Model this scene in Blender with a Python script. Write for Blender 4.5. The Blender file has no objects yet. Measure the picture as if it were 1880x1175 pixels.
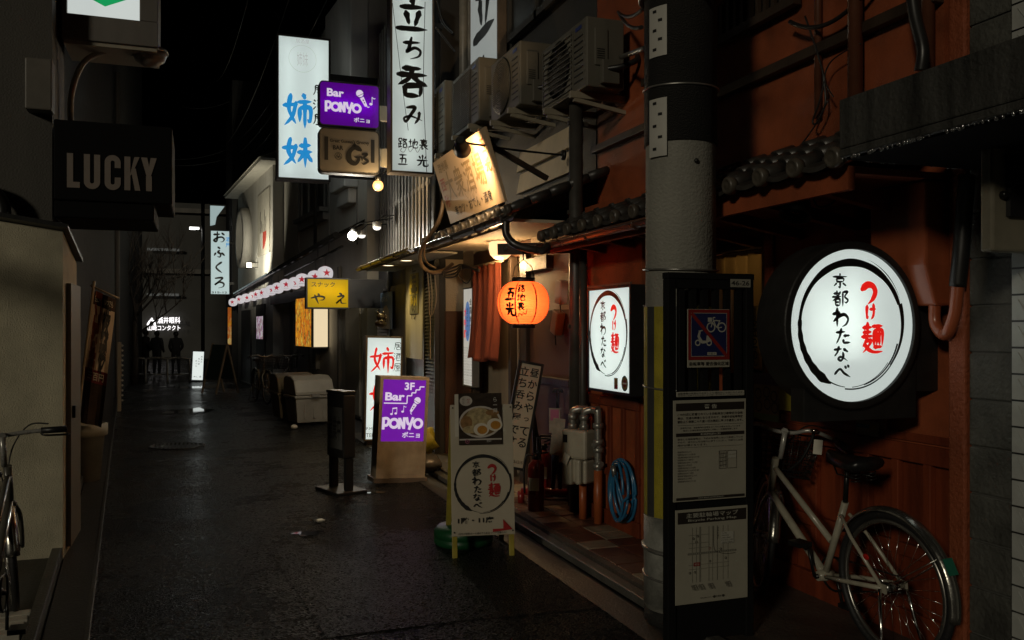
import bpy, bmesh, math, random
from mathutils import Vector, Matrix, Euler
random.seed(7)
R = math.radians
sc = bpy.context.scene
COL = sc.collection

# ------------------------------------------------------------------ camera
F, CX, HY, CAMZ = 1600.0, 940.0, 603.0, 1.5
TH = math.atan(575 / F)
CT, ST = math.cos(TH), math.sin(TH)
cam = bpy.data.cameras.new('camera')
cam.sensor_width = 36.0
cam.lens = 36.0 * F / 1880.0
cam.shift_y = (HY - 587.5) / 1880.0
cam.clip_start, cam.clip_end = 0.05, 400
camo = bpy.data.objects.new('camera', cam)
camo.location = (0, 0, CAMZ)
camo.rotation_euler = (R(90), 0, -TH)
COL.objects.link(camo)
sc.camera = camo
# ------------------------------------------------------------------ night sky, one low warm sun lamp (dimmed to night), exposure
SUN_AZ, SUN_EL = R(49), R(17)          # light travels towards (sin az, cos az)
w = bpy.data.worlds.new('World'); sc.world = w; w.use_nodes = True
nt = w.node_tree
sky = nt.nodes.new('ShaderNodeTexSky'); sky.sky_type = 'NISHITA'; sky.sun_disc = False
sky.sun_elevation = SUN_EL; sky.sun_rotation = math.pi + SUN_AZ
bg = nt.nodes['Background']; bg.inputs['Strength'].default_value = 0.000008
nt.links.new(sky.outputs[0], bg.inputs['Color'])
sl = bpy.data.lights.new('sun', 'SUN'); sl.energy = 0.50; sl.angle = R(6); sl.color = (1.0, .90, .70)
so = bpy.data.objects.new('sun', sl); COL.objects.link(so)
dvec = Vector((math.sin(SUN_AZ) * math.cos(SUN_EL), math.cos(SUN_AZ) * math.cos(SUN_EL), -math.sin(SUN_EL)))
so.rotation_euler = dvec.to_track_quat('-Z', 'Y').to_euler()
so.location = (-6, -12, 9)
sc.view_settings.view_transform = 'Standard'; sc.view_settings.look = 'None'
sc.view_settings.exposure = 0.0; sc.view_settings.gamma = 1.0
sc.render.engine = 'CYCLES'
sc.cycles.use_denoising = True
sc.cycles.max_bounces = 6; sc.cycles.diffuse_bounces = 3; sc.cycles.glossy_bounces = 3
sc.cycles.transmission_bounces = 3; sc.cycles.sample_clamp_indirect = 2.0
sc.cycles.caustics_reflective = False; sc.cycles.caustics_refractive = False

# ------------------------------------------------------------------ where a spot of the street is (viewing ray met with a real plane)
def ray(px, py):
    u, v = (px - CX) / F, (HY - py) / F
    return Vector((u * CT + ST, -u * ST + CT, v))
O = Vector((0, 0, CAMZ))
def atY(px, py, Y): r = ray(px, py); return O + r * (Y / r.y)
def atX(px, py, X): r = ray(px, py); return O + r * (X / r.x)
def atZ(px, py, z=0.0): r = ray(px, py); return O + r * ((z - CAMZ) / r.z)
def atD(px, py, d): return O + ray(px, py) * d

# ------------------------------------------------------------------ materials
MATS = {}
def _nodes(name):
    m = bpy.data.materials.new(name); m.use_nodes = True
    return m, m.node_tree.nodes, m.node_tree.links, m.node_tree.nodes['Principled BSDF']
def mat(name, col, rough=.6, metal=0., var=.25, vs=6., col2=None, bump=0., bs=80., streak=0., spec=.5, coat=0., fine=0., sub=None):
    """painted / stone / metal surface with wear: noise-mixed tones, grime streaks, roughness change and bump"""
    if name in MATS: return MATS[name]
    m, N, L, p = _nodes(name)
    tc = N.new('ShaderNodeTexCoord')
    n = N.new('ShaderNodeTexNoise'); n.inputs['Scale'].default_value = vs; n.inputs['Detail'].default_value = 6; n.inputs['Roughness'].default_value = .62
    mp = N.new('ShaderNodeMapping'); L.new(tc.outputs['Object'], mp.inputs[0])
    if streak: mp.inputs['Scale'].default_value = (1, 1, streak)
    L.new(mp.outputs[0], n.inputs['Vector'])
    cr = N.new('ShaderNodeValToRGB'); cr.color_ramp.elements[0].position = .32; cr.color_ramp.elements[1].position = .68
    c2 = col2 if col2 else tuple(c * (1 - var) for c in col)
    cr.color_ramp.elements[0].color = (*c2, 1); cr.color_ramp.elements[1].color = (*col, 1)
    L.new(n.outputs['Fac'], cr.inputs[0]); L.new(cr.outputs[0], p.inputs['Base Color'])
    mr = N.new('ShaderNodeMapRange'); mr.inputs['To Min'].default_value = max(.03, rough - .12); mr.inputs['To Max'].default_value = min(1, rough + .12)
    L.new(n.outputs['Fac'], mr.inputs['Value']); L.new(mr.outputs[0], p.inputs['Roughness'])
    p.inputs['Metallic'].default_value = metal
    p.inputs['Specular IOR Level'].default_value = spec
    if coat: p.inputs['Coat Weight'].default_value = coat; p.inputs['Coat Roughness'].default_value = .08
    if bump:
        n2 = N.new('ShaderNodeTexNoise'); n2.inputs['Scale'].default_value = bs; n2.inputs['Detail'].default_value = 4
        L.new(tc.outputs['Object'], n2.inputs['Vector'])
        b = N.new('ShaderNodeBump'); b.inputs['Strength'].default_value = bump; b.inputs['Distance'].default_value = .01
        L.new(n2.outputs['Fac'], b.inputs['Height']); L.new(b.outputs[0], p.inputs['Normal'])
    MATS[name] = m; return m
def emat(name, col, s=1.0, var=0., vs=3.):
    """something that gives off light"""
    if name in MATS: return MATS[name]
    m, N, L, p = _nodes(name)
    p.inputs['Base Color'].default_value = (*[min(1, c) * .22 for c in col], 1); p.inputs['Roughness'].default_value = .35
    p.inputs['Emission Color'].default_value = (*col, 1); p.inputs['Emission Strength'].default_value = s
    if var:
        tc = N.new('ShaderNodeTexCoord'); n = N.new('ShaderNodeTexNoise'); n.inputs['Scale'].default_value = vs; n.inputs['Detail'].default_value = 3
        L.new(tc.outputs['Object'], n.inputs[0]); mr = N.new('ShaderNodeMapRange')
        mr.inputs['To Min'].default_value = s * (1 - var); mr.inputs['To Max'].default_value = s * (1 + var)
        L.new(n.outputs['Fac'], mr.inputs[0]); L.new(mr.outputs[0], p.inputs['Emission Strength'])
    MATS[name] = m; return m
def panelmat(name, col, e, tr):
    """milky acrylic: passes the light of the tube mounted behind it, plus its own even glow"""
    if name in MATS: return MATS[name]
    m, N, L, p = _nodes(name)
    N.remove(p); out = N['Material Output']
    t = N.new('ShaderNodeBsdfTranslucent'); t.inputs[0].default_value = (*[min(1, c * tr) for c in col], 1)
    e_ = N.new('ShaderNodeEmission'); e_.inputs[0].default_value = (*col, 1); e_.inputs[1].default_value = e
    g = N.new('ShaderNodeBsdfGlossy'); g.inputs['Roughness'].default_value = .25
    mx = N.new('ShaderNodeMixShader'); mx.inputs[0].default_value = .03
    a = N.new('ShaderNodeAddShader'); L.new(t.outputs[0], mx.inputs[1]); L.new(g.outputs[0], mx.inputs[2]); L.new(mx.outputs[0], a.inputs[0]); L.new(e_.outputs[0], a.inputs[1])
    L.new(a.outputs[0], out.inputs['Surface'])
    MATS[name] = m; return m
def printmat(name, cols, scale=(20, 20, 20), e=0., rough=.4, kind='vor'):
    """printed sheet: blotches of several inks (photo menus, posters)"""
    if name in MATS: return MATS[name]
    m, N, L, p = _nodes(name)
    tc = N.new('ShaderNodeTexCoord'); mp = N.new('ShaderNodeMapping'); mp.inputs['Scale'].default_value = scale
    L.new(tc.outputs['Object'], mp.inputs[0])
    v = N.new('ShaderNodeTexVoronoi'); v.inputs['Scale'].default_value = 1; L.new(mp.outputs[0], v.inputs['Vector'])
    n = N.new('ShaderNodeTexNoise'); n.inputs['Scale'].default_value = 1.7; n.inputs['Detail'].default_value = 5; L.new(mp.outputs[0], n.inputs['Vector'])
    ad = N.new('ShaderNodeMath'); ad.operation = 'ADD'
    sp = N.new('ShaderNodeSeparateColor'); L.new(v.outputs['Color'], sp.inputs[0])
    ml = N.new('ShaderNodeMath'); ml.operation = 'MULTIPLY'; ml.inputs[1].default_value = .55; L.new(sp.outputs[0], ml.inputs[0])
    ml2 = N.new('ShaderNodeMath'); ml2.operation = 'MULTIPLY'; ml2.inputs[1].default_value = .55; L.new(n.outputs['Fac'], ml2.inputs[0])
    L.new(ml.outputs[0], ad.inputs[0]); L.new(ml2.outputs[0], ad.inputs[1])
    cr = N.new('ShaderNodeValToRGB'); r_ = cr.color_ramp; r_.interpolation = 'LINEAR'
    while len(r_.elements) < len(cols): r_.elements.new(.5)
    for i, c in enumerate(cols):
        r_.elements[i].position = .12 + .72 * i / (len(cols) - 1); r_.elements[i].color = (*c, 1)
    L.new(ad.outputs[0], cr.inputs[0])
    L.new(cr.outputs[0], p.inputs['Base Color']); p.inputs['Roughness'].default_value = rough
    if e: L.new(cr.outputs[0], p.inputs['Emission Color']); p.inputs['Emission Strength'].default_value = e
    MATS[name] = m; return m

# ------------------------------------------------------------------ mesh builder
WM = {}
class MB:
    def __init__(s): s.v = []; s.f = []; s.mi = []; s.sm = []
    def add(s, vs, fs, M=None, mi=0, smooth=False):
        b = len(s.v)
        s.v += [(M @ Vector(p)) if M else Vector(p) for p in vs]
        for f in fs:
            s.f.append([b + i for i in f]); s.mi.append(mi); s.sm.append(smooth)
        return s
    def box(s, x0, x1, y0, y1, z0, z1, M=None, mi=0):
        v = [(x0, y0, z0), (x1, y0, z0), (x1, y1, z0), (x0, y1, z0), (x0, y0, z1), (x1, y0, z1), (x1, y1, z1), (x0, y1, z1)]
        return s.add(v, [(0, 3, 2, 1), (4, 5, 6, 7), (0, 1, 5, 4), (1, 2, 6, 5), (2, 3, 7, 6), (3, 0, 4, 7)], M, mi)
    def cbox(s, c, d, M=None, mi=0):
        return s.box(c[0] - d[0] / 2, c[0] + d[0] / 2, c[1] - d[1] / 2, c[1] + d[1] / 2, c[2] - d[2] / 2, c[2] + d[2] / 2, M, mi)
    def beam(s, a, b, wd, ht, mi=0):
        a, b = Vector(a), Vector(b); d = b - a; q = d.to_track_quat('Y', 'Z').to_matrix().to_4x4()
        return s.box(-wd / 2, wd / 2, 0, d.length, -ht / 2, ht / 2, Matrix.Translation(a) @ q, mi)
    def tube(s, pts, r, n=8, closed=False, mi=0, cap=True):
        P = [Vector(p) for p in pts]; k = len(P)
        rs = r if isinstance(r, (list, tuple)) else [r] * k
        vs = []; up = None
        for i in range(k):
            if closed: t = P[(i + 1) % k] - P[i - 1]
            else: t = P[min(i + 1, k - 1)] - P[max(i - 1, 0)]
            if t.length < 1e-9: t = Vector((0, 0, 1))
            t.normalize()
            if up is None:
                up = Vector((0, 0, 1)) if abs(t.z) < .9 else Vector((1, 0, 0))
            u = (up - t * up.dot(t))
            if u.length < 1e-6: u = t.orthogonal()
            u.normalize(); up = u; vv = t.cross(u)
            for j in range(n):
                a = 2 * math.pi * j / n
                vs.append(P[i] + (u * math.cos(a) + vv * math.sin(a)) * rs[i])
        fs = []
        for i in range(k if closed else k - 1):
            i2 = (i + 1) % k
            for j in range(n):
                fs.append((i * n + j, i * n + (j + 1) % n, i2 * n + (j + 1) % n, i2 * n + j))
        s.add(vs, fs, None, mi, True)
        if cap and not closed:
            b = len(s.v) - k * n
            s.f.append([b + j for j in range(n)][::-1]); s.f.append([b + (k - 1) * n + j for j in range(n)])
            s.mi += [mi, mi]; s.sm += [False, False]
        return s
    def lathe(s, prof, n=24, M=None, mi=0, smooth=True, caps=(True, True)):
        vs = []; fs = []
        for r, z in prof:
            for j in range(n):
                a = 2 * math.pi * j / n; vs.append((r * math.cos(a), r * math.sin(a), z))
        for i in range(len(prof) - 1):
            for j in range(n):
                fs.append((i * n + j, i * n + (j + 1) % n, (i + 1) * n + (j + 1) % n, (i + 1) * n + j))
        s.add(vs, fs, M, mi, smooth)
        b = len(s.v) - len(vs)
        for i, rev, on in ((0, True, caps[0]), (len(prof) - 1, False, caps[1])):
            if prof[i][0] > 1e-6 and on:
                f = [b + i * n + j for j in range(n)]
                s.f.append(f[::-1] if rev else f); s.mi.append(mi); s.sm.append(False)
        return s
    def sphere(s, c, r, M=None, mi=0, n=16):
        rr = r if isinstance(r, (tuple, list)) else (r, r, r)
        pr = [(math.sin(math.pi * i / (n // 2)), -math.cos(math.pi * i / (n // 2))) for i in range(n // 2 + 1)]
        T = (M or Matrix()) @ Matrix.Translation(c) @ Matrix.Diagonal((*rr, 1))
        return s.lathe([(max(a, 1e-4), b) for a, b in pr], n, T, mi)
    def poly(s, pts, M=None, mi=0): return s.add(pts, [tuple(range(len(pts)))], M, mi)
    def prism(s, pts, y0, y1, M=None, mi=0):
        k = len(pts); v = [(x, y0, z) for x, z in pts] + [(x, y1, z) for x, z in pts]
        return s.add(v, [tuple(range(k)), tuple(range(2 * k - 1, k - 1, -1))] + [(i, k + i, k + (i + 1) % k, (i + 1) % k) for i in range(k)], M, mi)
    def build(s, name, m, parent=None, world=False, bevel=0., sub=0):
        me = bpy.data.meshes.new(name)
        vs = s.v
        if world and parent is not None:
            inv = WM[parent.name].inverted(); vs = [inv @ v for v in vs]
        me.from_pydata([tuple(v) for v in vs], [], s.f)
        for i, p in enumerate(me.polygons): p.material_index = s.mi[i]; p.use_smooth = s.sm[i]
        bm = bmesh.new(); bm.from_mesh(me)
        bmesh.ops.recalc_face_normals(bm, faces=bm.faces[:]); bm.to_mesh(me); bm.free()
        for x in (m if isinstance(m, (list, tuple)) else [m]): me.materials.append(x)
        o = bpy.data.objects.new(name, me); COL.objects.link(o)
        if parent is not None: o.parent = parent; WM[o.name] = WM[parent.name]
        else: WM[o.name] = Matrix()
        if bevel:
            b = o.modifiers.new('bevel', 'BEVEL'); b.width = bevel; b.segments = 2; b.limit_method = 'ANGLE'; b.angle_limit = R(40)
            b.use_clamp_overlap = True
        return o
def build_each(mb, name, m, parent=None, world=False, bevel=0.):
    """one object for every separate piece of the builder"""
    par = list(range(len(mb.v)))
    def fd(i):
        while par[i] != i: par[i] = par[par[i]]; i = par[i]
        return i
    for f in mb.f:
        for i in f[1:]: par[fd(i)] = fd(f[0])
    grp = {}
    for k, f in enumerate(mb.f): grp.setdefault(fd(f[0]), []).append(k)
    out = []
    for ks in grp.values():
        q = MB(); ids = {}
        for k in ks:
            for i in mb.f[k]:
                if i not in ids: ids[i] = len(q.v); q.v.append(mb.v[i])
            q.f.append([ids[i] for i in mb.f[k]]); q.mi.append(mb.mi[k]); q.sm.append(mb.sm[k])
        out.append(q.build(name, m, parent, world, bevel))
    return out
def tag(o, label=None, cat=None, group=None, kind=None):
    if label: o['label'] = label
    if cat: o['category'] = cat
    if group: o['group'] = group
    if kind: o['kind'] = kind
    return o
def thing(name, label, cat, loc=(0, 0, 0), rot=(0, 0, 0), group=None):
    o = bpy.data.objects.new(name, None); COL.objects.link(o); o.empty_display_size = .1
    o.location = loc
    if not isinstance(rot, (tuple, list)): rot = (0, 0, rot)
    o.rotation_euler = rot
    WM[o.name] = Matrix.Translation(loc) @ Euler(rot).to_matrix().to_4x4()
    return tag(o, label, cat, group)
def copy_tree(o, parent=None):
    c = o.copy(); COL.objects.link(c)
    if parent is not None: c.parent = parent
    for ch in o.children: copy_tree(ch, c)
    return c
def lamp(name, kind, loc, power, col, size=.03, parent=None, aim=None, spot=60, blend=.5):
    l = bpy.data.lights.new(name, kind); l.energy = power; l.color = col; l.shadow_soft_size = size
    if kind == 'SPOT': l.spot_size = R(spot); l.spot_blend = blend
    o = bpy.data.objects.new(name, l); COL.objects.link(o)
    M = Matrix.Translation(loc)
    if aim is not None: M = M @ (Vector(aim) - Vector(loc)).to_track_quat('-Z', 'Y').to_matrix().to_4x4()
    if parent is not None:
        o.parent = parent; o.matrix_local = WM[parent.name].inverted() @ M
    else: o.matrix_world = M
    return o

# ------------------------------------------------------------------ writing: brush strokes and type
BR = {
'つ': "10,40 42,24 74,28 88,48 74,72 44,92", 'け': "22,15 19,50 22,85 32,74;45,36 90,34;70,8 73,50 66,78 50,94",
'麺': "10,18 50,16;12,32 48,30;5,45 55,42;30,4 30,45;28,46 20,62 8,75;18,58 44,56 32,74 8,92;16,66 34,82 60,90 97,88;52,14 98,12;74,14 68,26;58,28 58,76;58,28 94,26 94,74;70,30 70,70;82,30 82,70;70,44 82,44;70,56 82,56;58,75 94,74",
'京': "50,2 50,18;8,23 94,20;30,34 30,54;30,34 71,33 68,54;30,54 70,53;50,54 50,92 40,84;30,64 12,84;68,64 88,82",
'都': "30,6 30,42;12,22 48,20;4,42 56,38;50,12 30,44 4,66;22,56 22,92;22,56 46,54 46,92;24,72 44,71;24,90 46,90;64,14 64,98;64,14 92,10 76,38 94,58 84,74 72,68",
'わ': "30,4 30,94;6,32 42,28 8,70;12,66 42,42 72,34 92,54 82,80 58,94", 'た': "8,26 62,22;38,4 28,50 8,92;54,46 90,43;50,70 56,86 94,84",
'な': "8,24 54,19;36,4 26,40 8,64;64,20 92,38;60,42 62,70 48,90 32,80 44,68 66,76 90,94", 'べ': "4,64 34,34 60,60 97,84;64,18 74,32;80,12 89,26",
'立': "48,0 54,18;14,25 88,21;30,38 40,74;72,34 57,78;3,87 97,84", 'ち': "10,27 86,21;46,2 34,50 26,64 60,46 86,58 78,82 40,96",
'呑': "22,10 78,8;6,30 96,27;50,10 40,40 6,62;54,32 70,48 97,60;28,64 28,94;28,64 74,62 73,94;28,92 73,92", 'み': "18,16 58,13 34,56 14,86 6,68 40,58 94,76;80,36 76,66 56,96",
'姉': "26,4 20,48 44,88;44,26 32,66 4,94;2,37 52,31;70,2 76,16;52,25 99,21;57,42 57,82;57,42 93,40 93,78 84,72;75,24 75,99", '妹': "26,4 20,48 44,88;44,26 32,66 4,94;2,37 52,31;58,27 94,23;52,49 99,45;75,2 75,99;73,50 50,82;77,50 99,80",
'居': "20,12 83,10 83,30;20,30 83,30;20,12 18,60 4,94;30,46 96,44;60,32 60,62;38,62 38,92;38,62 84,61 84,92;38,90 84,90", '酒': "10,12 24,24;3,38 19,49;4,90 26,62;32,14 99,12;38,32 38,95;38,32 93,30 93,95;56,14 54,46 45,56;74,14 74,50 85,52;40,66 91,65;38,93 93,93",
'屋': "20,10 85,8 85,28;20,28 85,27;20,10 18,60 4,94;30,40 94,38;58,40 38,58 78,56;68,48 86,62;34,72 90,70;60,58 60,92;24,94 98,92",
'お': "6,28 58,23;34,4 32,70 22,86 8,74 36,54 70,48 88,66 76,86 56,88;70,14 92,32", 'ふ': "40,6 58,20;52,32 40,48 60,64 54,88 32,84;22,54 8,80;70,54 93,78", 'く': "68,4 24,48 72,96", 'ろ': "18,14 76,11 14,68 50,46 84,58 78,84 40,96",
'や': "4,44 56,27 92,36 86,58 60,62;52,6 62,22;28,16 54,96", 'え': "38,4 60,16;22,32 72,27 10,90 44,60 54,86 94,88",
'路': "10,10 10,36;10,10 40,9 40,36;10,35 40,35;26,36 26,86;26,58 43,57;10,52 10,88;3,93 47,82;64,4 50,38;62,18 92,16 46,58;60,28 97,56;58,62 58,95;58,62 90,61 90,95;58,93 90,92", '地': "4,34 38,32;20,8 20,76;2,86 40,72;40,46 92,30 88,60 78,56;64,4 64,70;48,22 48,80 60,90 94,88 97,70",
'裏': "50,0 50,10;12,12 90,11;26,22 26,48;26,22 76,21 76,48;28,34 74,34;28,47 76,47;50,22 50,60;4,60 97,58;44,60 6,88;32,72 32,97 50,88;84,66 64,76;52,62 66,82 98,97", '五': "14,12 88,10;46,12 36,86;20,44 73,42 71,86;3,90 97,88", '光': "50,2 50,44;22,14 34,34;80,12 66,34;4,48 96,46;40,48 32,74 6,94;60,48 60,86 74,94 95,90 95,70",
}
def smooth_pts(P, k=7):
    if len(P) == 2:
        return [P[0].lerp(P[1], i / k) for i in range(k + 1)]
    out = []
    for i in range(len(P) - 1):
        p0, p1, p2, p3 = P[max(i - 1, 0)], P[i], P[i + 1], P[min(i + 2, len(P) - 1)]
        for j in range(k):
            t = j / k
            out.append(.5 * ((2 * p1) + (p2 - p0) * t + (2 * p0 - 5 * p1 + 4 * p2 - p3) * t * t + (3 * p1 - p0 - 3 * p2 + p3) * t ** 3))
    out.append(P[-1]); return out
_TX = {}
def type_mesh(body, bold=0.):
    key = (body, bold)
    if key in _TX: return _TX[key]
    c = bpy.data.curves.new('type', 'FONT'); c.body = body; c.resolution_u = 3; c.fill_mode = 'FRONT'; c.offset = bold
    o = bpy.data.objects.new('type', c); COL.objects.link(o)
    dg = bpy.context.evaluated_depsgraph_get(); dg.update()
    me = bpy.data.meshes.new_from_object(o.evaluated_get(dg))
    vs = [(v.co.x, v.co.y) for v in me.vertices]; fs = [tuple(p.vertices) for p in me.polygons]
    bpy.data.objects.remove(o); bpy.data.curves.remove(c); bpy.data.meshes.remove(me)
    _TX[key] = (vs, fs); return _TX[key]
class Ink:
    """writing and printed shapes on a face: local x to the right, z up, laid just proud of the face (towards -y)"""
    def __init__(s, y=-.003): s.b = {}; s.y = y; s.k = 0
    def _mb(s, c): return s.b.setdefault(c, MB())
    def _y(s): s.k += 1; return s.y - .00006 * s.k
    def poly(s, c, pts): y = s._y(); s._mb(c).poly([(x, y, z) for x, z in pts]); return s
    def rect(s, c, x0, z0, x1, z1): return s.poly(c, [(x0, z0), (x1, z0), (x1, z1), (x0, z1)])
    def stroke(s, c, pts, wd, taper=True, k=7, sx=1., jit=.12):
        P = smooth_pts([Vector(p) for p in pts], k); n = len(P); Lf = []; Rt = []
        ph = random.random() * 6
        for i, p in enumerate(P):
            t = i / (n - 1)
            d = (P[min(i + 1, n - 1)] - P[max(i - 1, 0)])
            if d.length < 1e-9: d = Vector((1, 0))
            d.normalize(); nn = Vector((-d.y, d.x))
            if taper: g = (.62 + .5 * (1 - t)) * min(1, .55 + 5 * t) * (1 if t < .8 else max(.12, 1 - (t - .8) * 4.2))
            else: g = 1.
            g *= 1 + jit * math.sin(ph + 9 * t) * (1 if taper else 0)
            # a broad brush lies heavier on horizontal-ish turns
            h = wd / 2 * g * (1 + .22 * abs(d.x * .7 - d.y * .7) if taper else 1)
            Lf.append(p + nn * h); Rt.append(p - nn * h)
        y = s._y(); m = s._mb(c); v = [(a.x, y, a.y) for a in Lf] + [(a.x, y, a.y) for a in Rt]
        m.add(v, [(i, i + 1, n + i + 1, n + i) for i in range(n - 1)])
        if taper:  # rounded entry of the brush
            d = (P[0] - P[1]).normalized(); nn = Vector((-d.y, d.x)); h = (Lf[0] - P[0]).length
            q = [P[0] + nn * h * math.cos(a) + d * h * .9 * math.sin(a) for a in [math.pi * j / 6 for j in range(7)]]
            m.poly([(a.x, y, a.y) for a in q])
        return s
    def brush(s, c, ch, x0, z0, x1, z1, wd=.11, jit=.12):
        """one character in the box x0..x1, z0 (bottom)..z1 (top)"""
        W = min(x1 - x0, z1 - z0)
        if ch not in BR: return s.text(c, ch, x0, z0, x1, z1, .02)
        for st in BR[ch].split(';'):
            pts = [tuple(map(float, p.split(','))) for p in st.split()]
            s.stroke(c, [(x0 + (x1 - x0) * a / 100, z1 - (z1 - z0) * b / 100) for a, b in pts], wd * W, jit=jit)
        return s
    def text(s, c, body, x0, z0, x1, z1, bold=0., keep=False, lean=0.):
        vs, fs = type_mesh(body, bold)
        if not vs: return s
        ax, bx = min(v[0] for v in vs), max(v[0] for v in vs); ay, by = min(v[1] for v in vs), max(v[1] for v in vs)
        kx, kz = (x1 - x0) / max(bx - ax, 1e-6), (z1 - z0) / max(by - ay, 1e-6)
        if keep: kx = kz = min(kx, kz)
        ox, oz = (x0 + x1) / 2 - kx * (ax + bx) / 2, (z0 + z1) / 2 - kz * (ay + by) / 2
        y = s._y(); s._mb(c).add([(ox + v[0] * kx + lean * (v[1] - ay) * kz, y, oz + v[1] * kz) for v in vs], fs); return s
    def vtext(s, c, body, xc, z1, sz, pitch, bold=0., wide=1.):
        for i, ch in enumerate(body):
            if ch == ' ': continue
            k = .5 if ch in 'っゃゅょッャュョ・' else .92
            zc = z1 - pitch * (i + .5)
            s.text(c, ch, xc - sz * k * wide / 2, zc - sz * k / 2, xc + sz * k * wide / 2, zc + sz * k / 2, bold, keep=(wide == 1.))
        return s
    def disc(s, c, x, z, rx, rz=None, n=28, a0=0., a1=360.):
        rz = rz or rx
        return s.poly(c, [(x + rx * math.cos(R(a0 + (a1 - a0) * i / n)), z + rz * math.sin(R(a0 + (a1 - a0) * i / n))) for i in range(n + (0 if a1 - a0 >= 360 else 1))])
    def arc(s, c, x, z, r, wd, a0, a1, n=48):
        """ring segment; wd(t) gives the width"""
        y = s._y(); m = s._mb(c); v = []
        for i in range(n + 1):
            t = i / n; a = R(a0 + (a1 - a0) * t); h = (wd(t) if callable(wd) else wd) / 2
            rr = r(t) if callable(r) else r
            v += [(x + (rr - h) * math.cos(a), y, z + (rr - h) * math.sin(a)), (x + (rr + h) * math.cos(a), y, z + (rr + h) * math.sin(a))]
        m.add(v, [(2 * i, 2 * i + 1, 2 * i + 3, 2 * i + 2) for i in range(n)]); return s
    def star(s, c, x, z, r):
        return s.poly(c, [(x + (r if i % 2 == 0 else r * .4) * math.sin(math.pi * i / 5), z + (r if i % 2 == 0 else r * .4) * math.cos(math.pi * i / 5)) for i in range(10)])
    def done(s, parent, names=None):
        for i, (c, mb) in enumerate(s.b.items()):
            mb.build('lettering', c, parent)
def enso(k, c, x, z, r, w):
    """brush-drawn ring: heavy at the top and the lower-left, split into hairs at the lower-right"""
    k.arc(c, x, z, r, lambda t: w * (.55 + .5 * math.sin(math.pi * min(1, t * 1.15)) + .06 * math.sin(31 * t)) , 20, 175)
    k.arc(c, x, z, r, lambda t: w * (.62 + .75 * t + .08 * math.sin(40 * t)) * (1 if t < .86 else max(.05, 1 - (t - .86) * 6.5)), 175, 246)
    k.arc(c, x, z, r * .985, lambda t: w * (.3 - .2 * t), 228, 262, 20)
    k.arc(c, x, z, lambda t: r * (1.025 - .03 * t), lambda t: w * (.75 - .5 * t), 20, -40)
    k.arc(c, x, z, lambda t: r * (1.0 + .012 * t), lambda t: w * .2, -8, -98)
    k.arc(c, x, z, lambda t: r * (.955 + .02 * t), lambda t: w * (.3 - .15 * t), -18, -76)
    k.arc(c, x, z, lambda t: r * (.93 + .05 * t), lambda t: w * .1, -40, -90)
    k.arc(c, x, z, lambda t: r * (1.1 - .05 * t), lambda t: w * .16 * (1 - abs(2 * t - 1)), 76, 22)
def noodle_logo(k, red, blk, x, z, s):
    """つけ麺 / 京都わたなべ inside a brush ring of radius s"""
    enso(k, blk, x, z, s, .115 * s)
    k.brush(red, 'つ', x + .16 * s, z + .30 * s, x + .50 * s, z + .76 * s, .29)
    k.brush(red, 'け', x + .24 * s, z + .08 * s, x + .50 * s, z + .36 * s, .19)
    k.brush(red, '麺', x + .17 * s, z - .48 * s, x + .62 * s, z + .06 * s, .132)
    col = [('京', .30, .52, .76), ('都', .31, .23, .50), ('わ', .32, -.10, .22), ('た', .30, -.37, -.10), ('な', .30, -.64, -.38), ('べ', .31, -.92, -.66)]
    for ch, wd, a, b in col:
        xo = {'た': .06, 'な': .02, 'べ': .04}.get(ch, 0)
        k.brush(blk, ch, x - (.40 - xo) * s, z + (a + .06) * s, x + (wd - .38 + xo) * s, z + (b + .06) * s, .155 if ch in 'わたなべ' else .125)
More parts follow.
